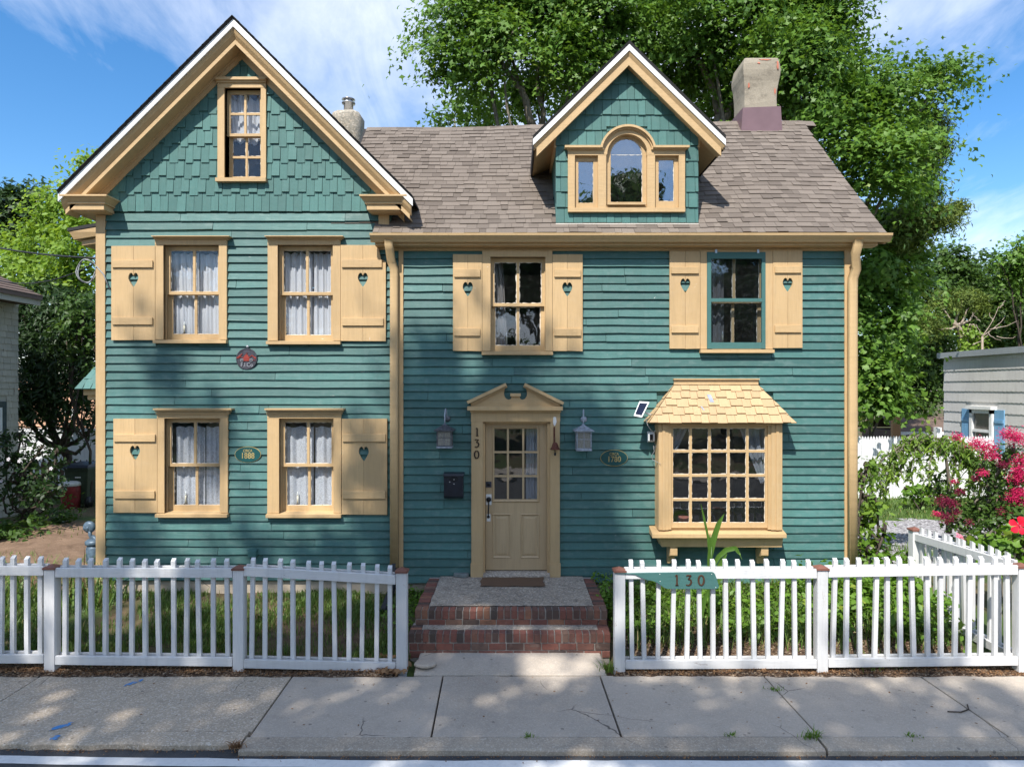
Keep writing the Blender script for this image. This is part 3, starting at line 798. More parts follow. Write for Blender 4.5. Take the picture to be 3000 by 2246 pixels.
def clapboards(wall, x0, x1, z0, z1, exp, cases, seed):
    rd = random.Random(seed); n = int(round((z1 - z0) / exp)); e = (z1 - z0) / n
    for i in range(n):
        a, b = z0 + i * e, z0 + (i + 1) * e - .004
        a += rd.uniform(-.005, .005)
        # breaks: casing edges and random butt joints
        cuts = [x0, x1]
        q = x0 + rd.uniform(.5, 2.6)
        while q < x1 - .6:
            cuts.append(q); q += rd.uniform(1.3, 3.4)
        cs = [c for c in cases if c[0] < x1 and c[1] > x0 and c[2] < b and c[3] > a]
        for c in cs: cuts += [max(x0, c[0] + .008), min(x1, c[1] - .008)]
        cuts = sorted(set(cuts))
        for s_, t_ in zip(cuts, cuts[1:]):
            if t_ - s_ < .012: continue
            mid = (s_ + t_) / 2; lo, hi = a, b
            for c in cs:
                if c[0] < mid < c[1]:
                    if c[2] <= lo and c[3] >= hi - .02: lo = hi
                    elif c[2] <= lo: lo = max(lo, c[3])
                    elif c[3] >= hi - .02: hi = min(hi, c[2])
                    else: lo = hi
            if hi - lo < .02: continue
            g = .0026; th = .024 + rd.uniform(-.002, .004)
            k = max(1, int((t_ - s_) / .34)); vs_ = []; fs_ = []
            tl = rd.uniform(-.003, .003); yb = rd.uniform(-.0025, .0015)
            for m_ in range(k + 1):
                x = s_ + g + (t_ - s_ - 2 * g) * m_ / k; dz = (rd.uniform(-.0042, .0042) + (rd.uniform(-.008, .004) if rd.random() < .05 else 0) + tl * (m_ / k - .5)) if lo == a else 0
                f = (lo - a) / (b - a)          # taper stays right on notched boards
                yo = YF - th * (1 - f) - .003 * f + yb
                vs_ += [(x, yo, lo + dz), (x, YF + .024, lo + dz), (x, YF + .024, hi), (x, YF - .002, hi), (x, yo - .0004, lo + .004 + dz)]
                if m_:
                    o_ = 5 * m_
                    fs_ += [(o_ - 5, o_ - 4, o_ + 1, o_), (o_ - 2, o_ - 1, o_ + 4, o_ + 3), (o_ - 1, o_ - 5, o_, o_ + 4)]
            fs_ += [(0, 4, 3, 2, 1), tuple(5 * k + q_ for q_ in (1, 2, 3, 4, 0))]
            MB().add(vs_, fs_).build('clapboard', 'teal_board', wall, origin=((s_ + t_) / 2, YF, lo))
clapboards(wallL, LX0 + .125, LX1 - .0, .43, 5.535, .1163, CASE, 3)
clapboards(wallR, LX1 + .0, RX1 - .13, .385, 5.02, .1152, CASE + [(DCAS[0] + .01, DCAS[1] - .01, .3, Z(1188)), BAYCASE], 5)

# foundation, corner boards, shell
MB().box(LX0 + .03, LX1, YF + .03, YF + .25, -.1, .44).build('foundation', 'foundation', house)
MB().box(LX1, RX1 - .03, YF + .03, YF + .25, -.1, .40).build('foundation', 'foundation', house)
MB().box(LX0, LX0 + .128, YF - .035, YF + .10, .36, 5.50).box(LX0 - .004, LX0 + .03, YF - .030, YF + .12, .36, 5.50).build('corner_board', 'tan_v', house)
MB().box(RX1 - .134, RX1, YF - .032, YF + .10, .36, 5.12).build('corner_board', 'tan_v', house)
MB().box(LX1 - .165, LX1 - .02, YF - .033, YF + .02, 5.10, 5.52).build('corner_board', 'tan_v', house)
sh = MB()
sh.box(LX0 + .0, LX0 + .10, YF + .13, BACK, .1, 5.6).box(RX1 - .10, RX1, YF + .13, BACK, .1, 5.15).box(LX0, RX1, BACK, BACK + .12, .1, 5.2)
sh.build('wall', 'teal_board', house)
# rooms: floors, ceilings, a cross wall
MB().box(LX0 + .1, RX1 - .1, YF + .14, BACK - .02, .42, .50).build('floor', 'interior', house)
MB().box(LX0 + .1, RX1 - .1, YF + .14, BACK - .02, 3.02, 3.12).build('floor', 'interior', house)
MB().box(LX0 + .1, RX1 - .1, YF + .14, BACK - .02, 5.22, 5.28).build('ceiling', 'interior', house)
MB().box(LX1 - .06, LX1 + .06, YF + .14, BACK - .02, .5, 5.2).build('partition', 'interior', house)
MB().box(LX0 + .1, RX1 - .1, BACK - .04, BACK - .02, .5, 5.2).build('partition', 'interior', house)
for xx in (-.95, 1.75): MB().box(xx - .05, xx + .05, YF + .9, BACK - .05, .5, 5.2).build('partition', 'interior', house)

# ---- gabled part: sheathing, staggered shingles
GZT = 8.10                                    # top of roof at the ridge
def roofL(x): return GZT - abs(x - CX)        # 45 degree roof
base = 5.56
tri = [(LX0 + .03, base), (LX1 - .03, base), (LX1 - .03, roofL(LX1) - .12), (CX, GZT - .12), (LX0 + .03, roofL(LX0) - .12)]
gw = MB(); c = (W5.x0, W5.x1, W5.z0, W5.z1)
for pc in (clip(tri, 1, 0, c[0]), clip(tri, -1, 0, -c[1]), clip(clip(clip(tri, -1, 0, -c[0]), 1, 0, c[1]), 0, 1, c[2]), clip(clip(clip(tri, -1, 0, -c[0]), 1, 0, c[1]), 0, -1, -c[3])):
    gw.xz(pc, YF + .002, YF + .12)
gable = gw.build('gable_wall', 'teal_trim', house)
MB().xz(tri, YF + 1.4, YF + 1.45).build('attic_partition', 'interior', house)

def wall_shingles(parent, x0, x1, z0, z1, exp, width, region, holes, seed, mat, stag=.045, y=YF, name='shingle'):
    rd = random.Random(seed); rows = int(math.ceil((z1 - z0) / exp))
    for i in range(rows):
        zb = z0 + i * exp; x = x0 - rd.random() * width; k = rd.randint(0, 1)
        while x < x1:
            w_ = width * rd.uniform(.88, 1.14); k += 1
            lo = zb + (stag if (k % 2 and i) else 0) + rd.uniform(-.005, .005); hi = zb + exp + .05 + stag
            poly = [(x + .0025, lo), (x + w_ - .0025, lo), (x + w_ - .0025, hi), (x + .0025, hi)]
            for (A, B, C) in region: poly = clip(poly, A, B, C) if poly else poly
            parts_ = [poly]
            for h_ in holes:
                nxt = []
                for pc in parts_:
                    if not pc: continue
                    if max(q[0] for q in pc) <= h_[0] or min(q[0] for q in pc) >= h_[1] or max(q[1] for q in pc) <= h_[2] or min(q[1] for q in pc) >= h_[3]: nxt.append(pc); continue
                    nxt += [clip(pc, 1, 0, h_[0]), clip(pc, -1, 0, -h_[1])]
                    m_ = clip(clip(pc, -1, 0, -h_[0]), 1, 0, h_[1])
                    nxt += [clip(m_, 0, 1, h_[2]) if m_ else [], clip(m_, 0, -1, -h_[3]) if m_ else []]
                parts_ = nxt
            for pc in parts_:
                if len(pc) < 3: continue
                ar = abs(sum(pc[q][0] * pc[(q + 1) % len(pc)][1] - pc[(q + 1) % len(pc)][0] * pc[q][1] for q in range(len(pc)))) / 2
                if ar < .0012: continue
                th = .019 + (.006 if k % 2 else 0) + rd.uniform(-.002, .003)
                def yy(zq): return y - th + (th - .002) * min(1, max(0, (zq - lo) / (hi - lo)))
                n = len(pc)
                if sum(pc[q][0] * pc[(q + 1) % n][1] - pc[(q + 1) % n][0] * pc[q][1] for q in range(n)) < 0: pc = pc[::-1]
                vs_ = [(a_, yy(b_), b_) for a_, b_ in pc] + [(a_, y + .001, b_) for a_, b_ in pc]
                fs_ = [tuple(range(n))] + [(q, q + n, (q + 1) % n + n, (q + 1) % n) for q in range(n)]
                MB().add(vs_, fs_).build(name, mat, parent)
            x += w_
gtop = GZT - .32
wall_shingles(gable, LX0 + .1, LX1 - .1, Z(620), 7.75, .2255, .112, [(-1, 1, gtop - CX), (1, 1, gtop + CX)], [W5.c], 21, 'teal_shingle')

# ---- rake mouldings
def rake(parent, cx, zt, prof, xe, side, ybase, mat, name, zcut=None):
    """profile [(d forward of the wall, v below the roof top)] run from the eave (x = xe) up to the ridge at cx, mitred at the ridge"""
    n = len(prof); vs_ = []
    for end in (0, 1):
        for d, v in prof:
            if end == 0: vs_.append((xe, ybase - d, zt - abs(xe - cx) - v))
            else: vs_.append((cx, ybase - d, zt - v))
    fs_ = [(i, (i + 1) % n, n + (i + 1) % n, n + i) for i in range(n)] + [tuple(range(n - 1, -1, -1)), tuple(range(n, 2 * n))]
    if side > 0: fs_ = [f[::-1] for f in fs_]
    return MB().add(vs_, fs_).build(name, mat, parent)
EL, ER = -6.12, -1.34
roofg = MB()
for xe in (EL, ER):
    roofg.add([(xe, YF - .325, roofL(xe) - .032), (CX, YF - .325, GZT - .032), (CX, BACK + .3, GZT - .032), (xe, BACK + .3, roofL(xe) - .032),
               (xe, YF - .345, roofL(xe)), (CX, YF - .345, GZT), (CX, BACK + .3, GZT), (xe, BACK + .3, roofL(xe))],
              [(0, 1, 5, 4), (1, 2, 6, 5), (2, 3, 7, 6), (3, 0, 4, 7), (4, 5, 6, 7), (3, 2, 1, 0)])
roofg = roofg.build('roof', 'roof_dark', house)
# shingle butts along the rake edge
for xe in (EL, ER):
    L = abs(xe - CX); n = int(L / .10)
    for i in range(n):
        a0 = i / n; a1 = (i + 1.25) / n
        p0 = xe + (CX - xe) * a0; p1 = xe + (CX - xe) * min(1, a1); th = .008
        MB().add([(p0, YF - .36, roofL(p0) + .001), (p1, YF - .36, roofL(p1) + .001), (p1, YF - .1, roofL(p1) + .001), (p0, YF - .1, roofL(p0) + .001),
                  (p0, YF - .36, roofL(p0) + th + .004), (p1, YF - .36, roofL(p1) + .006), (p1, YF - .1, roofL(p1) + .006), (p0, YF - .1, roofL(p0) + th + .004)],
                 [(0, 1, 5, 4), (1, 2, 6, 5), (2, 3, 7, 6), (3, 0, 4, 7), (4, 5, 6, 7), (3, 2, 1, 0)]).build('edge_shingle', 'roof_dark', roofg)
for xe, sd in ((EL, -1), (ER, 1)):
    rake(house, CX, GZT, [(.325, .03), (.325, .130), (.30, .130), (.30, .03)], xe, sd, YF, 'white_fascia', 'fascia')
    rake(house, CX, GZT, [(.299, .128), (.305, .145), (.285, .20), (.25, .25), (.235, .27), (.20, .27), (.20, .128)], xe + .03 * -sd, sd, YF, 'tan', 'crown_moulding')
    rake(house, CX, GZT, [(.245, .272), (.245, .335), (.20, .335), (.20, .272)], xe + .05 * -sd, sd, YF, 'tan', 'rake_board')
    rake(house, CX, GZT, [(.199, .30), (.199, .326), (-.02, .326), (-.02, .30)], xe + .05 * -sd, sd, YF, 'tan', 'soffit')
    rake(house, CX, GZT, [(.032, .327), (.032, .43), (-.01, .43), (-.01, .327)], xe + .16 * -sd, sd, YF, 'tan', 'frieze_board')
    rake(house, CX, GZT, [(.05, .327), (.05, .352), (.034, .352), (.034, .327)], xe + .16 * -sd, sd, YF, 'tan', 'bed_moulding')
# cornice returns: stepped boxes that close the foot of each rake
def cornice_return(x0, x1, nm):
    zt = 5.705; mb = MB()
    yf = YF - .315
    # crown: flared prism
    def frus(xa0, xa1, ya, za, xb0, xb1, yb, zb):
        mb.add([(xa0, ya, za), (xa1, ya, za), (xa1, YF - .0, za), (xa0, YF - .0, za), (xb0, yb, zb), (xb1, yb, zb), (xb1, YF - .0, zb), (xb0, YF - .0, zb)],
               [(0, 1, 5, 4), (1, 2, 6, 5), (2, 3, 7, 6), (3, 0, 4, 7), (4, 5, 6, 7), (3, 2, 1, 0)])
    frus(x0 - .01, x1 + .01, yf - .015, zt - .022, x0 - .01, x1 + .01, yf - .015, zt)
    frus(x0 + .06, x1 - .06, yf + .055, zt - .088, x0 + .004, x1 - .004, yf, zt - .023)
    frus(x0 + .05, x1 - .05, yf + .048, zt - .108, x0 + .05, x1 - .05, yf + .048, zt - .089)
    frus(x0 + .075, x1 - .075, yf + .07, zt - .185, x0 + .075, x1 - .075, yf + .07, zt - .109)
    frus(x0 + .10, x1 - .10, yf + .10, zt - .20, x0 + .10, x1 - .10, yf + .10, zt - .186)
    return mb.build('cornice_return', 'tan', house)
cornice_return(-6.09, -5.472, 'l'); cornice_return(-2.048, -1.43, 'r')
# side eave box along the depth, both sides
MB().box(-6.06, LX0 - .005, YF - .005, BACK, 5.52, 5.68).build('eave_box', 'tan', house)
# side overhang of the gabled part over the lower roof
MB().box(LX1 + .002, -1.44, YF + .3, BACK, 5.56, 5.68).build('eave_box', 'tan', house)
MB().box(LX1 - .10, LX1, YF + .13, BACK, 5.0, 6.0).build('wall', 'teal_board', house)

# ------------------------------------------------------------------ lower roof (side gabled)
YE, ZE = 9.335, 5.215                   # eave edge
YR = 12.0
RXE = 5.11                              # right verge
def ridge_z(x): return 7.64 + (7.776 - 7.64) * min(1, max(0, (x + 2.9) / (RXE + 2.9))) + .012 * math.sin(x * 1.9)
def roof_pt(x, s_, off=0.0):
    """point on the roof: s_ from 0 (eave) to 1 (ridge)"""
    sag = -.022 * math.sin(math.pi * s_) * (1 + .5 * math.sin(x * 1.3))
    ze = ZE + .006 * math.sin(x * 2.2) + .012 * max(0, (x - 1) / 4)
    z = ze + (ridge_z(x) - ze) * s_ + sag; y = YE + (YR - YE) * s_
    return Vector((x, y - off * .69, z + off * .72))
RXA = -1.905                            # left end of the front overhang
mb = MB(); NX, NS = 26, 8
Vv = []
for i in range(NX + 1):
    x = -2.6 + (RXE - .01 + 2.6) * i / NX
    for j in range(NS + 1): Vv.append(roof_pt(x, .069 + .931 * j / NS, -.006))
def gridf(nx, ns, b=0): return [(b + i * (ns + 1) + j, b + (i + 1) * (ns + 1) + j, b + (i + 1) * (ns + 1) + j + 1, b + i * (ns + 1) + j + 1) for i in range(nx) for j in range(ns)]
mb.add(Vv, gridf(NX, NS))
Vv = []
for i in range(NX + 1):
    x = RXA + .01 + (RXE - .01 - RXA - .01) * i / NX
    for j in range(3): Vv.append(roof_pt(x, -.0 + .071 * j / 2, -.006))
mb.add(Vv, gridf(NX, 2))
# back slope and underside
mb.add([(-2.6, YR, ridge_z(-2.6) - .01), (RXE, YR, ridge_z(RXE) - .01), (RXE, 2 * YR - YE + .2, ZE - .1), (-2.6, 2 * YR - YE + .2, ZE - .1)], [(0, 1, 2, 3)])
mb.add([(RXA, YE, ZE - .045), (RXE, YE, ZE - .03), (RXE, YR, ridge_z(RXE) - .08), (RXA, YR, ridge_z(RXA) - .08)], [(0, 1, 2, 3)])
roofr = mb.build('roof', 'roof_dark', house)

# dormer numbers
DX, DH = 1.602, .984                    # centre, half width of its front wall
DYF = YF - .002                         # front wall plane
DZT = 7.835                             # roof top at the front apex
def roofD(x): return DZT - abs(x - DX) * .985
DEX = 1.315                             # half width to the eave edge
DYO = .205                              # rake overhang

# asphalt shingles: single tabs, rows from eave to ridge
rd = random.Random(77); ROWS = 27; rows_pieces = []
for i in range(ROWS):
    s0, s1 = i / ROWS - .004, (i + 1) / ROWS + .012
    x = (RXA if i < 2 else -2.55) - rd.random() * .2
    x_lo = RXA if i < 2 else -2.55
    while x < RXE:
        w_ = rd.choice((.09, .11, .13, .16, .19, .23)) * rd.uniform(.85, 1.15)
        a0, a1 = max(x, x_lo), min(x + w_ - .003, RXE + .004)
        x += w_
        if a1 - a0 < .03: continue
        y_mid = YE + (YR - YE) * (s0 + s1) / 2; zmid = roof_pt((a0 + a1) / 2, (s0 + s1) / 2).z
        xm = (a0 + a1) / 2
        # hidden behind the dormer or left gable: skip
        if abs(xm - DX) < DH - .06 and y_mid > DYF + .1 and zmid < roofD(xm) - .1: continue
        if y_mid > YF + .25 and zmid < roofL(xm) - .35 and xm < -1.7: continue
        th = rd.choice((.012, .013, .018, .020)) + rd.uniform(0, .003)
        dj = rd.uniform(-.0025, .0025)
        q = [roof_pt(a0, s0 + dj, 0), roof_pt(a1, s0 + dj, 0), roof_pt(a1, s1, .0), roof_pt(a0, s1, .0), roof_pt(a0, s0 + dj, th), roof_pt(a1, s0 + dj, th), roof_pt(a1, s1, .003), roof_pt(a0, s1, .003)]
        rows_pieces.append((i, q))
FS = [(0, 1, 5, 4), (1, 2, 6, 5), (2, 3, 7, 6), (3, 0, 4, 7), (4, 5, 6, 7), (3, 2, 1, 0)]
far = MB(); cnt = 0
for i, q in rows_pieces:
    if cnt < 300:
        MB().add(q, FS).build('roof_shingle', 'roof', roofr); cnt += 1
    else:
        far.add(q, FS, rd.random())
far.build('roof_shingle', 'roof', roofr, kind='stuff')
# ridge caps
x = -2.5
while x < RXE - .05:
    zz = ridge_z(x + .1)
    MB().add([(x, YR - .13, zz - .11), (x + .27, YR - .13, zz - .117), (x + .27, YR, zz + .012), (x, YR, zz + .022), (x, YR + .13, zz - .11), (x + .27, YR + .13, zz - .117)], [(0, 1, 2, 3), (3, 2, 5, 4), (0, 3, 4), (1, 5, 2)]).build('ridge_cap', 'roof', roofr)
    x += .235
# eave: fascia, soffit, frieze
fa = MB(); fa.box(RXA + .03, RXE - .1, YE + .012, YE + .032, ZE - .165, ZE - .035).build('fascia', 'tan', house)
MB().box(RXA + .03, RXE - .1, YE + .033, YF + .0, ZE - .17, ZE - .15).build('soffit', 'tan', house)
MB().box(LX1 + .02, RX1 - .13, YF - .03, YF + .002, 5.005, ZE - .172).build('frieze_board', 'tan', house)
# gable end of the lower roof on its outer side (rake return)
MB().prism([(RX1 + .0, YF + .0, 5.02), (RX1 + .0, 2 * YR - YF, 5.02), (RX1 + .0, YR, 7.62)], (-.1, 0, 0)).build('gable_wall', 'teal_board', house)
MB().add([(RXE - .03, YE, ZE - .15), (RXE, YE, ZE - .15), (RXE, YR, ridge_z(RXE) - .16), (RXE - .03, YR, ridge_z(RXE) - .16), (RXE - .03, YE, ZE - .02), (RXE, YE, ZE - .02), (RXE, YR, ridge_z(RXE) - .02), (RXE - .03, YR, ridge_z(RXE) - .02)], FS).build('rake_board', 'tan', house)
MB().add([(RX1 - .02, YF - .1, 5.10), (RXE - .03, YE, ZE - .15), (RXE - .03, YR, ridge_z(RXE) - .17), (RX1 - .02, YR, ridge_z(RXE) - .17)], [(0, 1, 2, 3)]).build('soffit', 'tan', house)
# gutter: ogee trough
gp = [(0, 0), (-.055, -.002), (-.075, .028), (-.098, .05), (-.118, .075), (-.124, .105), (-.112, .108), (-.105, .09), (-.06, .02), (-.01, .015), (-.008, .105), (0, .105)]
gu = MB(); gu.yz([(YE + .011 + a_, ZE - .128 + b_) for a_, b_ in gp], RXA - .02, RXE + .04); gut = gu.build('gutter', 'tan_metal', house)
for xx in (.5, 2.9):
    pass
# ---- downspouts (flattened S-bend, fluted pipe)
def downspout(path, wid, dep, name='downspout', mat='tan_metal'):
    mb = MB(); n = len(path); vs_ = []; fs_ = []
    for (x, y, z, t_) in path:      # t_ tilt about x: 0 upright pipe, 1 lying towards the camera
        prof = []
        for q in range(16):
            an = 2 * math.pi * q / 16; ca, sa = math.cos(an), math.sin(an)
            rr = (abs(ca) ** 6 + abs(sa) ** 6) ** (-1 / 6) * (1 + .05 * math.cos(an * 8))
            prof.append((ca * rr * wid / 2, sa * rr * dep / 2))
        for a_, b_ in prof: vs_.append((x + a_, y + b_ * math.cos(t_), z + b_ * math.sin(t_)))
    for i in range(n - 1):
        for q in range(16): fs_.append((i * 16 + q, i * 16 + (q + 1) % 16, (i + 1) * 16 + (q + 1) % 16, (i + 1) * 16 + q))
    fs_ += [tuple(range(16)), tuple(range((n - 1) * 16, n * 16))]
    return mb.add(vs_, fs_).build(name, mat, house, True)
xd = X(1157)
downspout([(X(1138, 9.27), YE - .04, ZE - .10, 0), (X(1138, 9.27), YE - .04, ZE - .17, 0), (X(1140, 9.28), YE - .02, ZE - .22, .5), (xd - .035, YF - .10, ZE - .36, .7), (xd, YF - .065, ZE - .47, .3), (xd, YF - .06, ZE - .6, 0), (xd, YF - .06, 2.6, 0), (xd, YF - .06, .62, 0)], .112, .085)
MB().box(xd + .058, xd + .12, YF - .034, YF + .002, .4, ZE - .17).build('corner_board', 'tan_v', house)
MB().tube([(xd, YF - .06, .68), (xd, YF - .06, .42), (xd - .02, YF - .12, .33), (xd - .03, YF - .7, .22)], .05, 10).build('drain_pipe', 'black_plastic', house, True)
xr = X(2489)
downspout([(X(2515, 9.27), YE - .05, ZE - .10, 0), (X(2514, 9.27), YE - .05, ZE - .18, 0), (X(2508, 9.3), YE - .01, ZE - .28, .6), (xr + .035, YF - .12, ZE - .46, .8), (xr + .003, YF - .085, ZE - .60, .3), (xr, YF - .08, ZE - .74, 0), (xr, YF - .08, 2.4, 0), (xr, YF - .08, .45, 0)], .115, .085)

# ------------------------------------------------------------------ dormer
dorm = MB(); zb = 5.36
dop = (X(1666), X(2006), Z(618), Z(438))
front = [(DX - DH, zb), (DX + DH, zb), (DX + DH, roofD(DX + DH) - .10), (DX, DZT - .10), (DX - DH, roofD(DX - DH) - .10)]
ACX, ACZ = X(1836), Z(446)
holes_d = (X(1680), X(1992), Z(606), Z(446))
for pc in (clip(front, 1, 0, holes_d[0]), clip(front, -1, 0, -holes_d[1]), clip(clip(clip(front, -1, 0, -holes_d[0]), 1, 0, holes_d[1]), 0, 1, holes_d[2]), clip(clip(clip(front, -1, 0, -holes_d[0]), 1, 0, X(1780)), 0, -1, -holes_d[3]), clip(clip(clip(front, -1, 0, -X(1892)), 1, 0, holes_d[1]), 0, -1, -holes_d[3]), clip(clip(clip(front, -1, 0, -X(1780)), 1, 0, X(1892)), 0, -1, -Z(384))):
    dorm.xz(pc, DYF + .002, DYF + .08)
for sx in (-1, 1):
    xx = DX + sx * DH
    dorm.add([(xx, DYF + .02, zb), (xx, DYF + .02, roofD(xx) - .08), (xx, 11.6, roofD(xx) - .08), (xx - sx * .05, DYF + .02, zb), (xx - sx * .05, DYF + .02, roofD(xx) - .08), (xx - sx * .05, 11.6, roofD(xx) - .08)], [(0, 1, 2), (3, 5, 4), (0, 3, 4, 1)])
dormer = dorm.build('dormer', 'teal_trim', house)
MB().box(DX - DH + .06, DX + DH - .06, DYF + 1.25, DYF + 1.3, 5.4, 7.2).build('attic_partition', 'interior', house)
rg = DZT - .22
hole1 = (X(1664), X(2008), Z(620), Z(432)); hole2 = (X(1776), X(1896), Z(440), Z(372))
wall_shingles(dormer, DX - DH - .01, DX + DH + .01, Z(653), 7.62, .2145, .113, [(-.985, 1, rg - .985 * DX), (.985, 1, rg + .985 * DX), (-1, 0, -(DX - DH - .008)), (1, 0, DX + DH + .008)], [hole1, hole2], 31, 'teal_shingle', 0.0, DYF)
# painted flashing line at its foot
MB().box(DX - DH - .01, DX + DH + .01, DYF - .03, DYF, 5.374, 5.386).build('flashing', 'putty', dormer)
# dormer roof and rakes
dr = MB()
for sx in (-1, 1):
    xe = DX + sx * DEX; th = .05
    dr.add([(xe, DYF - DYO, roofD(xe) - th), (DX, DYF - DYO, DZT - th), (DX, 12.2, DZT - th), (xe, 10.9, roofD(xe) - th), (xe, DYF - DYO - .015, roofD(xe)), (DX, DYF - DYO - .015, DZT), (DX, 12.2, DZT), (xe, 10.9, roofD(xe))], FS)
droof = dr.build('dormer_roof', 'roof_dark', house)
def raked(prof, inset, mat, name):
    for sx in (-1, 1):
        xe = DX + sx * (DEX - inset); n = len(prof); vs_ = []
        for end in (0, 1):
            for d, v in prof:
                vs_.append((xe if end == 0 else DX, DYF - d, (roofD(xe) if end == 0 else DZT) - v))
        fs_ = [(i, (i + 1) % n, n + (i + 1) % n, n + i) for i in range(n)] + [tuple(range(n - 1, -1, -1)), tuple(range(n, 2 * n))]
        MB().add(vs_, fs_).build(name, mat, dormer)
raked([(.206, .03), (.206, .13), (.185, .13), (.185, .03)], 0, 'white_fascia', 'fascia')
raked([(.184, .13), (.19, .15), (.165, .20), (.15, .20), (.15, .13)], .01, 'tan', 'crown_moulding')
raked([(.165, .201), (.165, .315), (.13, .315), (.13, .201)], .05, 'tan', 'rake_board')
raked([(.129, .255), (.129, .28), (-.01, .28), (-.01, .255)], .05, 'tan', 'soffit')
for sx in (-1, 1):     # eave boards and soffits along the sides
    xe = DX + sx * DEX; xw = DX + sx * DH; ze = roofD(xe)
    MB().add([(xe, DYF - .18, ze - .17), (xe, DYF - .18, ze - .05), (xe, 10.8, ze - .05), (xe, 10.8, ze - .17), (xe - sx * .025, DYF - .18, ze - .17), (xe - sx * .025, DYF - .18, ze - .05), (xe - sx * .025, 10.8, ze - .05), (xe - sx * .025, 10.8, ze - .17)], FS).build('fascia', 'roof_dark', dormer)
    MB().add([(xe - sx * .03, DYF - .16, ze - .165), (xw, DYF - .16, roofD(xw) - .30), (xw, 10.8, roofD(xw) - .30), (xe - sx * .03, 10.8, ze - .165)], [(0, 1, 2, 3)]).build('soffit', 'tan', dormer)
    MB().box(min(xw, xw + sx * .03), max(xw, xw + sx * .03), DYF - .01, 10.8, roofD(xw) - .42, roofD(xw) - .30).build('frieze_board', 'tan', dormer)

# Palladian window
def arc(cx, cz, r, a0, a1, n=20): return [(cx + r * math.cos(a0 + (a1 - a0) * i / n), cz + r * math.sin(a0 + (a1 - a0) * i / n)) for i in range(n + 1)]
yd = DYF - .055
pw_ = MB()
zt_, zb_ = Z(440, yd), Z(609, yd)
xl, xr_ = X(1664, yd), X(2007, yd)
S = 9.47 / 2000
cx, cz = ACX, Z(452, yd)
# flat casing pieces: outer stiles, mullions, heads, bottom band
lsx0, lsx1 = X(1684, yd), X(1752, yd); rsx0, rsx1 = X(1919, yd), X(1989, yd); csx0, csx1 = X(1776, yd), X(1896, yd)
hz_ = Z(455, yd)
pw_.box(xl, lsx0, yd, DYF + .01, zb_, hz_).box(lsx1, csx0, yd, DYF + .01, zb_, hz_).box(csx1, rsx0, yd, DYF + .01, zb_, hz_).box(rsx1, xr_, yd, DYF + .01, zb_, hz_)
pw_.box(xl, csx0 + .004, yd - .002, DYF + .01, hz_, zt_).box(csx1 - .004, xr_, yd - .002, DYF + .01, hz_, zt_)
pw_.box(xl, xr_, yd - .012, DYF + .01, Z(621, yd), zb_)
pal = pw_.build('window', 'tan', dormer)
# arched casing
ro, ri = 72 * S, 59 * S
pts = arc(cx, cz, ro, 0, math.pi, 28) + arc(cx, cz, ri, math.pi, 0, 28)
MB().xz(pts, yd - .004, DYF + .01).build('arch_casing', 'tan', dormer)
# cap moulding: flat runs sweeping up over the arch, in two steps
for k_, (r0, r1, d, zo) in enumerate(((72, 77, .03, 0), (76.5, 83, .062, .018))):
    a0 = math.asin(min(1, (zt_ - cz + zo + .004) / (r0 * S)))
    pts = arc(cx, cz, r1 * S, a0, math.pi - a0, 26) + arc(cx, cz, r0 * S, math.pi - a0, a0, 26)
    mb = MB(); mb.xz(pts, yd - d, DYF)
    h0 = zt_ + zo; h1 = h0 + (.022 if k_ == 0 else .03)
    xo = .012 + .035 * k_
    mb.box(xl - xo, cx - r0 * S * .96, yd - d + .001, DYF, h0, h1).box(cx + r0 * S * .96, xr_ + xo, yd - d + .001, DYF, h0, h1)
    mb.build('cap_moulding', 'tan', dormer)
# centre sash with round head
yo = DYF + .01
gr, gx0, gx1 = 47 * S, X(1788, yo), X(1883, yo)
cxs = (gx0 + gx1) / 2; czs = Z(452, yo); gb = Z(592, yo)
outer = [(csx0 - .01, Z(606, yo))] + [(csx1 + .01, Z(606, yo))] + arc(cxs, czs, 62 * S, 0, math.pi, 28)
inner = [(cxs - gr, gb)] + [(cxs + gr, gb)] + arc(cxs, czs, gr, 0, math.pi, 28)
n = len(outer); vs_ = [(a_, yo, b_) for a_, b_ in outer] + [(a_, yo, b_) for a_, b_ in inner] + [(a_, yo + .04, b_) for a_, b_ in inner]
fs_ = [(i, (i + 1) % n, n + (i + 1) % n, n + i) for i in range(n)] + [(n + i, n + (i + 1) % n, 2 * n + (i + 1) % n, 2 * n + i) for i in range(n)]
MB().add(vs_, fs_).build('sash', 'tan', dormer)
MB().xz(inner, yo + .025, yo + .029).build('pane', 'glass_sky', dormer)
pm = MB(); ar_ = arc(cxs, czs, gr, 0, math.pi, 26)
for (p0, p1) in zip(ar_, ar_[1:]):
    e0 = random.uniform(.004, .014); dx0, dz0 = p0[0] - cxs, p0[1] - czs; dx1, dz1 = p1[0] - cxs, p1[1] - czs
    pm.add([(p0[0], yo + .022, p0[1]), (p1[0], yo + .022, p1[1]), (cxs + dx1 * (1 - e0 / gr), yo + .022, czs + dz1 * (1 - e0 / gr)), (cxs + dx0 * (1 - e0 / gr), yo + .022, czs + dz0 * (1 - e0 / gr))], [(0, 1, 2, 3)])
putty(pm, cxs - gr, cxs + gr, gb, czs, yo + .0225, .007)
pm.build('putty', 'putty', dormer)
MB().yz([(yd - .03, Z(601, yd)), (yd - .03, Z(594.5, yd)), (yo + .0, Z(592.5, yd)), (yo, Z(601, yd))], X(1779, yd), X(1891, yd)).build('sill', 'tan', dormer)
MB().box(csx0, csx1, yd + .02, yd + .05, Z(609, yd), Z(602, yd)).build('apron', 'tan', dormer)
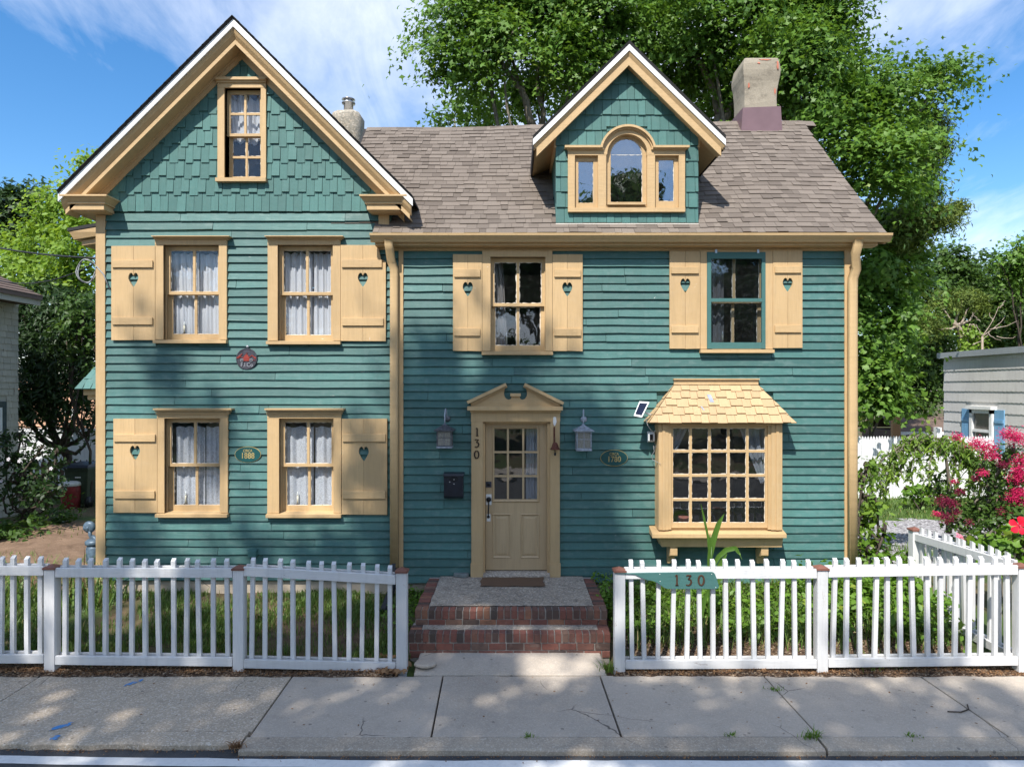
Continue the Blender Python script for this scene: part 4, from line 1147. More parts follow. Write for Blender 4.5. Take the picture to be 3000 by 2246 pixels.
for a0, a1, g0, g1, gt, gbm in ((lsx0, lsx1, 1694, 1738, 473, 595), (rsx0, rsx1, 1929, 1974, 468, 590)):
    st_ = X(g0, yo) - a0; st2 = a1 - X(g1, yo)
    z0_, z1_ = Z(610, yo), Z(454, yo)
    mb = MB(); mb.box(a0 - .004, X(g0, yo), yo - .01, yo + .03, z0_, z1_).box(X(g1, yo), a1 + .004, yo - .01, yo + .03, z0_, z1_).box(X(g0, yo), X(g1, yo), yo - .009, yo + .03, z0_, Z(gbm, yo)).box(X(g0, yo), X(g1, yo), yo - .009, yo + .03, Z(gt, yo), z1_)
    mb.build('sash', 'tan_v', dormer)
    MB().box(X(g0, yo) - .003, X(g1, yo) + .003, yo + .012, yo + .016, Z(gbm, yo) - .003, Z(gt, yo) + .003).build('pane', 'glass_sky', dormer)
    pm = MB(); putty(pm, X(g0, yo), X(g1, yo), Z(gbm, yo), Z(gt, yo), yo + .008, .007); pm.build('putty', 'putty', dormer)

# ------------------------------------------------------------------ chimneys
yc = 11.72
cxx, zc0 = X(2228, yc), 7.25
prof = [(.29, 7.2), (.286, 7.95), (.284, 8.05), (.288, 8.2), (.30, 8.38), (.315, 8.47), (.322, 8.56), (.312, 8.66), (.295, 8.76), (.27, 8.775)]
vs_ = []; fs_ = []
for hw, z in prof:
    for sx, sy in ((-1, -1), (1, -1), (1, 1), (-1, 1)):
        j = random.uniform(-.008, .008); vs_.append((cxx + .02 + sx * hw * 1.0 + j + (-.012 if z < 8.3 and sx > 0 else 0), yc + .30 + sy * hw + j, z))
k = len(prof)
for i in range(k - 1): fs_ += [(4 * i + q, 4 * i + (q + 1) % 4, 4 * i + 4 + (q + 1) % 4, 4 * i + 4 + q) for q in range(4)]
chim = MB().add(vs_, fs_ + [(4 * k - 4, 4 * k - 3, 4 * k - 2, 4 * k - 1)]).build('chimney', 'stucco', house, bevel=.015)
MB().add([(cxx - .36, yc - .06, 7.15), (cxx + .42, yc - .06, 7.15), (cxx + .42, yc + .75, 7.15), (cxx - .36, yc + .75, 7.15), (cxx - .335, yc - .012, 7.485), (cxx + .37, yc - .012, 7.52), (cxx + .36, yc + .66, 7.93), (cxx - .30, yc + .66, 7.92),
          (cxx - .305, yc - .01, 7.905), (cxx + .345, yc - .01, 7.93)], [(0, 1, 5, 4), (4, 5, 9, 8), (1, 2, 6, 9, 5), (3, 0, 4, 8, 7), (2, 3, 7, 6)]).build('flashing', 'flash_mauve', chim)
# patches of red brick where the parging fell off
def chim_hw(z): 
    for (h0, z0), (h1, z1) in zip(prof, prof[1:]):
        if z0 <= z <= z1: return h0 + (h1 - h0) * (z - z0) / (z1 - z0)
    return .29
for (u, v, w_, h_) in ((2194, 250, 6, 20), (2277, 192, 6, 34), (2271, 268, 6, 22), (2222, 186, 9, 6), (2240, 176, 40, 5)):
    rd_ = random.Random(u); pts = []
    for q in range(11):
        an = 6.283 * q / 11; f = rd_.uniform(.55, 1.1)
        xx, zz = X(u, yc) + math.cos(an) * f * w_ * yc / 4000, Z(v, yc) + math.sin(an) * f * h_ * yc / 4000
        pts.append((xx, yc + .30 - chim_hw(zz) - .011, zz))
    MB().prism(pts, (0, .02, 0)).build('exposed_brick', 'terracotta', chim)
yv = 12.3
vs_ = []; fs_ = []
xv = X(1012, yv)
for i, (hw, z) in enumerate(((.27, 6.9), (.265, 7.75), (.262, 8.03), (.24, 8.085), (.15, 8.10))):
    for q in range(12):
        an = 2 * math.pi * q / 12; rr = (abs(math.cos(an)) ** 9 + abs(math.sin(an)) ** 9) ** (-1 / 9)
        vs_.append((xv + hw * rr * math.cos(an) * random.uniform(.96, 1.04), yv + .2 + hw * rr * math.sin(an) * random.uniform(.96, 1.04), z + random.uniform(-.012, .012)))
for i in range(4): fs_ += [(12 * i + q, 12 * i + (q + 1) % 12, 12 * i + 12 + (q + 1) % 12, 12 * i + 12 + q) for q in range(12)]
ch2 = MB().add(vs_, fs_ + [tuple(range(48, 60))]).build('chimney', 'stone', house, True)
MB().lathe([(.085, 8.05), (.085, 8.27), (.12, 8.275), (.125, 8.29), (.07, 8.31), (.07, 8.325), (.125, 8.345), (.118, 8.36)], (xv + .02, yv + .15, 0), 18).build('flue_cap', 'galvanised', ch2, True)

# ------------------------------------------------------------------ shutters
def heart_edge(cx, zt, zb, w_, side):
    """half-heart notch, from top notch point round the lobe to the tip; side -1 = cut into the board on the camera's left"""
    h = zt - zb; pts = [(0, .80)]
    pts += [(.12, .92), (.28, .995), (.48, 1.0), (.72, .95), (.92, .82), (1.0, .68), (.95, .55), (.75, .40), (.5, .25), (.22, .09), (0, 0)]
    return [(cx + side * a_ * w_ / 2, zb + b_ * h) for a_, b_ in pts]
def shutter(l, r_, t_, b, bat, hc, notch=None, seam=None):
    y0, y1 = YF - .052, YF - .022
    x0, x1, z1, z0 = X(l, y0), X(r_, y0), Z(t_, y0), Z(b, y0)
    hx, ht, hb = X(hc[0], y0), Z(hc[1], y0), Z(hc[2], y0); hw = 29 * y0 / 2000
    g = .0018
    root = MB().box(x0 + .01, x1 - .01, y1 + .001, YF - .012, z0 + .03, z0 + .06).box(x0 + .01, x1 - .01, y1 + .001, YF - .012, z1 - .06, z1 - .03).build('shutter', 'tan', house)
    le = heart_edge(hx - g, ht, hb, hw, -1); ri = heart_edge(hx + g, ht, hb, hw, 1)
    MB().xz([(x0, z0 + random.uniform(-.004, .004)), (hx - g, z0)] + le[::-1] + [(hx - g, z1), (x0, z1 + random.uniform(-.003, .003))], y0, y1).build('board', 'tan_v', root)
    rt = [(hx + g, z0 + random.uniform(-.006, .004)), (x1, z0 + random.uniform(-.004, .004))]
    if notch: rt += [(x1, z1 - notch[1]), (x1 - notch[0] * .6, z1 - notch[1] * .85), (x1 - notch[0], z1)]
    else: rt += [(x1, z1)]
    MB().xz(rt + [(hx + g, z1)] + ri, y0 + random.uniform(-.001, .002), y1).build('board', 'tan_v', root)
    for (bt, bb) in bat:
        e = random.uniform(.018, .03)
        xe = x1 - e - (notch[0] * .25 if notch and bt < (t_ + b) / 2 else 0)
        MB().box(x0 + e * .8, xe, y0 - .024, y0 + .001, Z(bb, y0), Z(bt, y0)).build('batten', 'tan', root, bevel=.003)
    return root
shutter(326, 454, 720, 996, ((763.5, 784), (930, 951)), (390.5, 799, 841))
shutter(998, 1130, 718, 999, ((761, 784), (932, 954)), (1063, 799, 840), (.11, .23))
shutter(332, 460, 1226, 1501, ((1272, 1293), (1437, 1459)), (395, 1305, 1348))
shutter(1001, 1134, 1226, 1507, ((1271, 1293), (1438, 1460)), (1065.5, 1308, 1351))
shutter(1327, 1412, 745, 1028, ((789, 812), (962, 984)), (1370.5, 826, 868))
shutter(1619, 1707, 745, 1028, ((790, 812), (963, 984)), (1662, 827, 868))
shutter(1962, 2051, 735, 1021, ((783, 802), (954, 975)), (2008, 816, 857))
shutter(2265, 2351, 732, 1019, ((781, 800), (953, 974)), (2308, 814, 855))

# ------------------------------------------------------------------ front door and its broken pediment
YP = YF - .06
pil = MB()
zpb = Z(1691, YP)
pil.box(X(1381, YP), X(1415, YP), YP, YF + .01, Z(1650, YP), Z(1235, YP)).box(X(1379, YP), X(1416, YP), YP - .012, YF + .01, zpb, Z(1650, YP))
pil.box(X(1612, YP), X(1640, YP), YP, YF + .01, Z(1650, YP), Z(1235, YP)).box(X(1611, YP), X(1642, YP), YP - .012, YF + .01, zpb, Z(1650, YP))
pil.box(X(1380, YP), X(1641, YP), YP - .004, YF + .01, Z(1235, YP), Z(1208, YP))
surround = pil.build('door_surround', 'tan_v', house)
cor = MB(); cor.box(X(1378, YP), X(1643, YP), YP - .03, YF, Z(1208, YP), Z(1202, YP)).box(X(1369, YP - .08), X(1649, YP - .08), YP - .085, YF, Z(1202, YP - .08), Z(1190, YP - .08))
cor.build('cornice', 'tan', surround)
# pediment board with scroll cut-outs
yq = YP - .02
def P2(u, v): return (X(u, yq), Z(v, yq))
zl = [(1379, 1190), (1642, 1190), (1650, 1180)]
pts = [P2(1380, 1190.5), P2(1641, 1190.5), P2(1642, 1180), P2(1541, 1134)]
for u, v in ((1543, 1142), (1544.5, 1152), (1543, 1161), (1538, 1168), (1531, 1170.5), (1525, 1168.5), (1522.5, 1163), (1522, 1160.5), (1499, 1160.5), (1498.5, 1164), (1496, 1168.5), (1490, 1170.5), (1483, 1168), (1478, 1161), (1476.5, 1152), (1478, 1142), (1480, 1134)):
    pts.append(P2(u, v))
pts.append(P2(1379, 1180))
MB().xz(pts, yq, YF - .005).build('pediment', 'tan', surround)
for a_, b_ in (((1367, 1175), (1481, 1121.6)), ((1653, 1178), (1538.5, 1121.6))):
    d = (b_[0] - a_[0], b_[1] - a_[1]); L = math.hypot(*d); nx_, nz_ = -d[1] / L, d[0] / L
    if nz_ < 0: nx_, nz_ = -nx_, -nz_
    yk = yq - .075
    q = [(X(a_[0], yk), Z(a_[1], yk)), (X(b_[0], yk), Z(b_[1], yk)), (X(b_[0] + nx_ * 9, yk), Z(b_[1] + nz_ * 9, yk)), (X(a_[0] + nx_ * 9, yk), Z(a_[1] + nz_ * 9, yk))]
    MB().xz(q, yk, YF - .004).build('raking_cornice', 'tan', surround)
    q2 = [(X(a_[0] + (6 if d[0] > 0 else -6) + nx_ * 9.5, yq - .03), Z(a_[1] - 2 + nz_ * 9.5, yq - .03)), (X(b_[0] + nx_ * 9.5, yq - .03), Z(b_[1] + nz_ * 9.5, yq - .03)), (X(b_[0] + nx_ * 13.5, yq - .03), Z(b_[1] + nz_ * 13.5, yq - .03)), (X(a_[0] + (14 if d[0] > 0 else -14) + nx_ * 13.5, yq - .03), Z(a_[1] - 2 + nz_ * 13.5, yq - .03))]
    MB().xz(q2, yq - .03, YF - .006).build('bed_moulding', 'tan', surround)
MB().box(X(1495, yq - .02), X(1525.5, yq - .02), yq - .03, YF - .004, Z(1161, yq), Z(1152, yq)).build('plinth_block', 'tan', surround)
# jambs and threshold
yj = YF + .10
jm = MB(); jm.box(X(1415, YP) - .0, X(1421, YP), YF - .02, yj + .06, .52, Z(1238, YP)).box(X(1604, YP), X(1612, YP), YF - .02, yj + .06, .52, Z(1238, YP)).box(X(1415, YP), X(1612, YP), YF - .02, yj + .06, Z(1240, YP), Z(1235, YP))
jm.build('door_jamb', 'tan_v', surround)
MB().yz([(YF - .11, .47), (yj + .1, .47), (yj + .1, .545), (YF - .02, .53), (YF - .11, .505)], X(1416), X(1610)).build('threshold', 'landing', surround)
# door leaf
dl, drr, dt, db = X(1421.5, YP) + .002, X(1604, YP) - .002, Z(1241, YP), .548
yd = YF + .055
pu = [(X(a_, yd), X(b_, yd)) for a_, b_ in ((1447, 1485), (1491, 1530), (1536, 1574))]
pv = [(Z(b_, yd), Z(a_, yd)) for a_, b_ in ((1254, 1321), (1327, 1391), (1397, 1462))]
leaf = MB()
pn = [(X(1446, yd), X(1494, yd), Z(1631, yd), Z(1508, yd)), (X(1528, yd), X(1577, yd), Z(1631, yd), Z(1508, yd))]
holes = [(X(1447, yd), X(1574, yd), Z(1462, yd), Z(1254, yd))] + pn
xs_ = sorted({dl, drr} | {h[0] for h in holes} | {h[1] for h in holes}); zs_ = sorted({db, dt} | {h[2] for h in holes} | {h[3] for h in holes})
for i in range(len(xs_) - 1):
    for j in range(len(zs_) - 1):
        xc, zc = (xs_[i] + xs_[i + 1]) / 2, (zs_[j] + zs_[j + 1]) / 2
        if not any(h[0] < xc < h[1] and h[2] < zc < h[3] for h in holes): leaf.box(xs_[i], xs_[i + 1], yd, yd + .045, zs_[j], zs_[j + 1])
door = leaf.build('door', 'tan_door', house)
def frame_mould(x0, x1, z0, z1, w_, d, y, parent, name, mat):
    """bevelled picture-frame moulding"""
    vs_ = [(x0, y, z0), (x1, y, z0), (x1, y, z1), (x0, y, z1), (x0 + w_ * .5, y - d, z0 + w_ * .5), (x1 - w_ * .5, y - d, z0 + w_ * .5), (x1 - w_ * .5, y - d, z1 - w_ * .5), (x0 + w_ * .5, y - d, z1 - w_ * .5), (x0 + w_, y, z0 + w_), (x1 - w_, y, z0 + w_), (x1 - w_, y, z1 - w_), (x0 + w_, y, z1 - w_)]
    fs_ = [(i, (i + 1) % 4, 4 + (i + 1) % 4, 4 + i) for i in range(4)] + [(4 + i, 4 + (i + 1) % 4, 8 + (i + 1) % 4, 8 + i) for i in range(4)]
    return MB().add(vs_, fs_).build(name, mat, parent)
frame_mould(X(1441, yd), X(1581, yd), Z(1471, yd), Z(1248, yd), .036, .018, yd - .001, door, 'glazing_frame', 'tan_door')
for h in pn:
    x0, x1, z0, z1 = h; e = .03
    vs_ = [(x0, yd, z0), (x1, yd, z0), (x1, yd, z1), (x0, yd, z1)]
    def ring(e_, y_): return [(x0 + e_, y_, z0 + e_), (x1 - e_, y_, z0 + e_), (x1 - e_, y_, z1 - e_), (x0 + e_, y_, z1 - e_)]
    vs_ += ring(.014, yd + .012) + ring(.05, yd + .002)
    fs_ = [(4 * k_ + i, 4 * k_ + (i + 1) % 4, 4 * k_ + 4 + (i + 1) % 4, 4 * k_ + 4 + i) for k_ in range(2) for i in range(4)] + [(8, 9, 10, 11)]
    MB().add(vs_, fs_).build('panel', 'tan_door', door)
    frame_mould(x0 - .02, x1 + .02, z0 - .02, z1 + .02, .022, .008, yd - .0005, door, 'panel_moulding', 'tan_door')
for (a_, b_), (c_, d_) in zip(pu, pu[1:]): MB().box(b_, c_, yd - .004, yd + .035, pv[2][0], pv[0][1]).build('muntin', 'tan_door', door)
for k_ in range(2):
    for a_, b_ in pu: MB().box(a_, b_, yd - .002, yd + .033, pv[k_ + 1][1], pv[k_][0]).build('muntin', 'tan_door', door)
for a_, b_ in pu:
    for z0, z1 in pv: MB().box(a_ - .003, b_ + .003, yd + .014, yd + .018, z0 - .003, z1 + .003).build('pane', 'glass_dark', door)
# lock set
def disc(c, r_, d, mat, name, parent, n=20, dome=.0):
    return MB().lathe([(r_, 0), (r_, d * .7), (r_ * .8, d), (r_ * .35, d + dome)], c, n, 'Y').build(name, mat, parent, True)
MB().box(X(1423, yd), X(1440, yd), yd - .012, yd, Z(1427, yd), Z(1410, yd)).build('deadbolt_plate', 'cast_iron_grey', door, bevel=.002)
disc((X(1431.5, yd), yd - .012, Z(1418.5, yd)), .02, .012, 'iron', 'deadbolt', door, 16, .004)
MB().box(X(1424, yd), X(1440, yd), yd - .006, yd, Z(1478, yd), Z(1447, yd)).build('lock_plate', 'white_plastic', door)
vs_ = []
MB().lathe([(.03, 0), (.036, .01), (.03, .02)], (X(1432, yd), yd - .006, Z(1462, yd)), 18, 'Y').build('escutcheon', 'iron', door, True)
MB().tube([(X(1432, yd), yd - .02, Z(1470, yd)), (X(1432, yd), yd - .06, Z(1478, yd)), (X(1431, yd), yd - .065, Z(1496, yd)), (X(1431, yd), yd - .05, Z(1508, yd)), (X(1431, yd), yd - .012, Z(1514, yd))], [.008, .009, .010, .008, .007], 10).build('handle', 'iron', door, True)
MB().box(X(1426, yd), X(1437, yd), yd - .005, yd, Z(1526, yd), Z(1505, yd)).build('lock_plate', 'white_plastic', door)
disc((X(1431, yd), yd - .006, Z(1513, yd)), .02, .008, 'iron', 'escutcheon', door, 16)

# ------------------------------------------------------------------ digits as brush strokes
def stroke(mb, pts, w0, y0, y1, closed=False):
    """ribbon of varying width through 2-D points, with thickness along y"""
    n = len(pts); L, Rr = [], []
    for i, (p_, w_) in enumerate(zip(pts, w0)):
        a_ = pts[(i - 1) % n] if (closed or i) else pts[i]; b_ = pts[(i + 1) % n] if (closed or i < n - 1) else pts[i]
        d = Vector((b_[0] - a_[0], b_[1] - a_[1])).normalized(); nr = Vector((-d.y, d.x)) * w_ / 2
        L.append((p_[0] + nr.x, p_[1] + nr.y)); Rr.append((p_[0] - nr.x, p_[1] - nr.y))
    m = n if closed else n - 1
    for i in range(m):
        j = (i + 1) % n
        mb.xz([L[i], L[j], Rr[j], Rr[i]], y0, y1)
def digit(ch, cx, cz, h, y0, y1, wt):
    mb = MB(); s_ = h
    if ch == '1':
        stroke(mb, [(cx, cz - h / 2), (cx, cz), (cx, cz + h / 2)], [wt * 1.25, wt * 1.15, wt * 1.1], y0, y1)
        stroke(mb, [(cx - .16 * s_, cz + .40 * s_), (cx - .05 * s_, cz + .47 * s_), (cx, cz + .46 * s_)], [wt * .8, wt * .9, wt], y0, y1)
        stroke(mb, [(cx - .15 * s_, cz - .47 * s_), (cx + .15 * s_, cz - .47 * s_)], [wt * .7] * 2, y0, y1)
    elif ch == '3':
        P_ = [(-.22, .40), (-.10, .47), (.24, .46)]
        stroke(mb, [(cx + a_ * s_, cz + b_ * s_) for a_, b_ in P_], [wt * .8] * 3, y0, y1)
        stroke(mb, [(cx + .24 * s_, cz + .46 * s_), (cx - .04 * s_, cz + .10 * s_)], [wt * .9, wt * .7], y0, y1)
        Q = [(-.04, .10), (.10, .10), (.22, .0), (.26, -.16), (.20, -.34), (.06, -.46), (-.10, -.48), (-.22, -.42)]
        stroke(mb, [(cx + a_ * s_, cz + b_ * s_) for a_, b_ in Q], [wt * .7, wt, wt * 1.2, wt * 1.3, wt * 1.2, wt, wt * .8, wt * .9], y0, y1)
    else:
        n = 22; P_ = [(cx + .26 * s_ * math.cos(2 * math.pi * i / n), cz + .47 * s_ * math.sin(2 * math.pi * i / n)) for i in range(n)]
        stroke(mb, P_, [wt * (.75 + .6 * abs(math.cos(2 * math.pi * i / n))) for i in range(n)], y0, y1, True)
    return mb
for ch, u, v in (('1', 1398, 1265), ('3', 1396.5, 1298), ('0', 1396.5, 1331)):
    digit(ch, X(u, YP), Z(v, YP), .112, YP - .012, YP - .0005, .013).build('house_number', 'dark_bronze', house)

# ------------------------------------------------------------------ bay window
bay = MB()
zs0, zs1 = Z(1552, BYF), Z(1238, BYF - .09) + .02
fx0, fx1 = BX0, BX1
ix0, ix1 = X(1967, BYF), X(2251, BYF)        # sash opening
iz0, iz1 = Z(1547, BYF), Z(1247, BYF)
bay.box(fx0, ix0 - .04, BYF, BYF + .05, zs0, zs1).box(ix1 + .04, fx1, BYF, BYF + .05, zs0, zs1).box(ix0 - .04, ix1 + .04, BYF + .004, BYF + .05, iz1, zs1)
for xa, xb in ((fx0, fx0 + .045), (fx1 - .045, fx1)): bay.box(xa, xb, BYF + .051, YF + .02, zs0, zs1)
bayo = bay.build('bay_window', 'tan_v', house)
# inner casing step and beads
mb = MB(); mb.box(ix0 - .04, ix0, BYF + .012, BYF + .07, iz0 - .02, iz1).box(ix1, ix1 + .04, BYF + .012, BYF + .07, iz0 - .02, iz1); mb.build('inner_casing', 'tan_v', bayo)
for xa in (fx0 + .05, fx1 - .085): MB().box(xa, xa + .035, BYF - .012, BYF, zs0, zs1).build('casing_bead', 'tan_v', bayo)
sash(bayo, ix0, ix1, iz0, iz1, BYF + .035, 'tan', 5, 4, st=.03, top=.035, bot=.07, mu=.034, gl='glass_dark', pw=.007)
# sill, apron, brackets, floor of the bay
MB().add([(X(1911, BYF - .10), BYF - .10, zs0 - .085), (X(2304.5, BYF - .10), BYF - .10, zs0 - .085), (BX1 + .06, YF, zs0 - .085), (BX0 - .08, YF, zs0 - .085), (X(1911, BYF - .10), BYF - .10, zs0 - .035), (X(2304.5, BYF - .10), BYF - .10, zs0 - .035), (BX1 + .06, YF, zs0 + .01), (BX0 - .08, YF, zs0 + .01)], FS).build('sill', 'tan', bayo)
MB().add([(BX0 + .05, BYF + .02, Z(1602, BYF)), (BX1 - .005, BYF + .0, Z(1602, BYF)), (BX1 - .005, YF, Z(1602, BYF)), (BX0 + .05, YF, Z(1602, BYF)), (BX0 - .01, BYF - .02, zs0 - .086), (BX1 + .005, BYF - .02, zs0 - .086), (BX1 + .005, YF, zs0 - .086), (BX0 - .01, YF, zs0 - .086)], FS).build('apron', 'tan', bayo)
MB().box(BX0 + .05, BX1 - .05, BYF + .06, YF + .14, zs0 - .01, zs0 + .03).build('window_board', 'tan', bayo)
for u0, u1 in ((1955, 1983), (2218, 2250)):
    x0 = X(u0, YF - .1) + .01; zt_ = Z(1602, BYF)
    mb = MB(); mb.yz([(BYF + .03, zt_), (YF, zt_), (YF, zt_ - .27), (YF - .06, zt_ - .27), (YF - .07, zt_ - .17), (BYF + .05, zt_ - .14), (BYF + .03, zt_ - .12)], x0, x0 + .10); mb.build('bracket', 'tan', bayo, bevel=.006)
# hipped bay roof: tan shingles
RT0, RT1 = 2.27, 3.405; RZT = Z(1124); RZB = 2.628; RYB = YF - .345; RXB0, RXB1 = 1.842, 3.8155
core = MB()
A_ = (RXB0, RYB, RZB); B_ = (RXB1, RYB, RZB); C_ = (RT1, YF - .02, RZT); D_ = (RT0, YF - .02, RZT); E_ = (RXB0, YF, RZB); G_ = (RXB1, YF, RZB)
core.add([A_, B_, C_, D_, E_, G_], [(0, 1, 2, 3), (4, 0, 3), (1, 5, 2), (0, 4, 5, 1)])
broof = core.build('bay_roof', 'tan_shingle', house)
fr_ = lambda s_, q: Vector((RXB0 + (RT0 - RXB0) * q + s_ * ((RXB1 - RXB0) + ((RT1 - RT0) - (RXB1 - RXB0)) * q), RYB + (YF - .02 - RYB) * q, RZB + (RZT - RZB) * q))
rdb = random.Random(5)
sl_n = Vector((0, -(RZT - RZB), (YF - .02 - RYB))).normalized()
rows = 5
for i in range(rows):
    q0, q1 = i / rows - .01, min(1.0, (i + 1) / rows + .05)
    x = RXB0 - rdb.random() * .05; k_ = 0
    while x < RXB1:
        w_ = rdb.uniform(.095, .165); k_ += 1
        dq = (.035 if (k_ % 2 and i) else 0) + rdb.uniform(-.008, .008)
        lo = q0 + dq
        xa = lambda q: RXB0 + (RT0 - RXB0) * q + .004; xb = lambda q: RXB1 + (RT1 - RXB1) * q - .004
        poly = [(x + .002, lo), (x + w_ - .002, lo), (x + w_ - .002, q1), (x + .002, q1)]
        poly = clip(poly, -1, (RT0 - RXB0), -RXB0); poly = clip(poly, 1, -(RT1 - RXB1), RXB1) if poly else poly
        x += w_
        if len(poly) < 3: continue
        th = .020 + (.006 if k_ % 2 else 0)
        def pt(px_, q, h): return Vector((px_, RYB + (YF - .02 - RYB) * q, RZB + (RZT - RZB) * q)) + sl_n * h
        n = len(poly)
        vs_ = [pt(a_, b_, th * (1 - .8 * (b_ - lo) / max(.01, q1 - lo))) for a_, b_ in poly] + [pt(a_, b_, .0005) for a_, b_ in poly]
        MB().add(vs_, [tuple(range(n))] + [(e, e + n, (e + 1) % n + n, (e + 1) % n) for e in range(n)]).build('roof_shingle', 'tan_shingle', broof)
# shingles on the two hips ends, joined courses
for sx, (xe, xt) in ((-1, (RXB0, RT0)), (1, (RXB1, RT1))):
    for i in range(rows):
        q0, q1 = i / rows, min(1, (i + 1) / rows + .04)
        mb = MB()
        f = lambda q, s_: Vector((xe + (xt - xe) * q, (RYB + (YF - .02 - RYB) * q) * (1 - s_) + YF * s_, RZB + (RZT - RZB) * q))
        nn = Vector((sx * .8, 0, .6)) * .014
        mb.add([f(q0, 0) + nn, f(q0, 1) + nn, f(q1, 1) + nn * .2, f(q1, 0) + nn * .2, f(q0, 0), f(q0, 1)], [(0, 1, 2, 3), (4, 5, 1, 0)])
        mb.build('roof_shingle', 'tan_shingle', broof)
MB().box(RT0 - .02, RT1 + .015, YF - .05, YF - .01, RZT - .012, RZT + .055).box(RT0 - .03, RT1 + .025, YF - .075, YF - .01, RZT + .056, RZT + .072).build('ridge_board', 'tan', broof)
MB().add([(RXB0 + .02, RYB + .02, RZB - .012), (RXB1 - .02, RYB + .02, RZB - .012), (RXB1 - .02, YF, RZB - .012), (RXB0 + .02, YF, RZB - .012)], [(0, 1, 2, 3)]).build('soffit', 'tan', broof)
# two tabs of bare metal flashing slipped onto the shingles
for (u0, q0, w_, hh) in ((2084, .50, .055, .20), (2056, .30, .02, .10)):
    x_ = X(u0, 9.3)
    vs_ = [Vector((x_ + a_, RYB + (YF - .02 - RYB) * q, RZB + (RZT - RZB) * q)) + sl_n * .021 for a_, q in ((-w_ / 2 + .02, q0), (w_ / 2 + .02, q0), (w_ / 2 - .01, q0 + hh), (-w_ / 2 - .01, q0 + hh))]
    MB().add(vs_, [(0, 1, 2, 3)]).build('flashing', 'galvanised', broof)

# ------------------------------------------------------------------ side wing eave and small side bay on the far corner
wing = MB(); yw = 11.2
wing.box(-6.82, LX0 - .002, yw, 15, .2, 5.35)
wg = wing.build('side_wing', 'teal_board', house)
za, zb2 = Z(642, yw - .45), Z(668, yw - .45); xa, xb = -6.2, X(197, yw - .45)
MB().add([(xa, yw - .45, za - .05), (xb, yw - .45, zb2 - .05), (xb, 15, zb2 - .05), (xa, 15, za - .05), (xa, yw - .45, za), (xb, yw - .45, zb2), (xb, 15, zb2), (xa, 15, za)], FS).build('roof', 'roof_dark', wg)
MB().add([(xa, yw - .43, za - .20), (xb + .07, yw - .40, zb2 - .17), (xb + .07, yw - .2, zb2 - .17), (xa, yw - .2, za - .20), (xa, yw - .44, za - .055), (xb + .02, yw - .44, zb2 - .055), (xb + .02, yw - .2, zb2 - .055), (xa, yw - .2, za - .055)], FS).build('fascia', 'tan', wg)
MB().add([(xa, yw - .36, za - .30), (xb + .16, yw - .34, zb2 - .25), (xb + .16, 15, zb2 - .25), (xa, 15, za - .30), (xa, yw - .36, za - .202), (xb + .16, yw - .34, zb2 - .172), (xb + .16, 15, zb2 - .172), (xa, 15, za - .202)], FS).build('rake_board', 'tan', wg)
yb = 10.3
x_out, x_in = X(223, yb), LX0
zt_, zb3 = Z(1034, yb), Z(1140, yb)
sb = MB(); sb.box(x_out + .3, x_in, yb + .35, 12.0, .3, zb3).build('side_bay', 'teal_board', house)
sbay = house.children[-1]
core = MB().add([(x_out, yb, zb3), (x_in, yb, zb3), (x_in, yb + .6, zt_ + .4), (X(285, yb) + .02, yb + .45, zt_ + .06), (x_out, 12.4, zb3)], [(0, 1, 2, 3), (0, 3, 4), (3, 2, 4)]).build('bay_roof', 'teal_shingle', sbay)
for i in range(4):
    q0, q1 = i / 4, (i + 1.2) / 4
    xl0 = x_out + (X(285, yb) - x_out) * q0 * .92
    k_ = 0; x = xl0 - .02
    while x < x_in - .1 and k_ < 7:
        lo = q0 + (.07 if k_ % 2 else 0)
        f = lambda px_, q, h: (px_, yb + .45 * q - h * .8, zb3 + (zt_ + .06 - zb3) * q + h * .6)
        if i == 0: lo = q0
        MB().add([f(x + .003 + .12 * (lo - q0), lo, .018), f(x + .117, lo, .018), f(x + .117, q1, .004), f(x + .03 + .12 * (q1 - lo), q1, .004), f(x + .003, lo, 0), f(x + .117, lo, 0)], [(0, 1, 2, 3), (4, 5, 1, 0)]).build('roof_shingle', 'teal_shingle', sbay)
        x += .12; k_ += 1
MB().box(x_out + .06, x_in, yb + .08, 12, zb3 - .09, zb3 - .005).box(x_out + .10, x_in, yb + .12, 12, zb3 - .16, zb3 - .092).build('cornice', 'tan', sbay)
# weatherproof socket box on the clapboards
ob = MB(); ob.box(X(731), X(755), YF - .07, YF - .01, Z(1629), Z(1611)).box(X(729), X(757), YF - .055, YF - .01, Z(1612), Z(1606))
ob.build('outlet_box', 'teal_trim', house, bevel=.006)

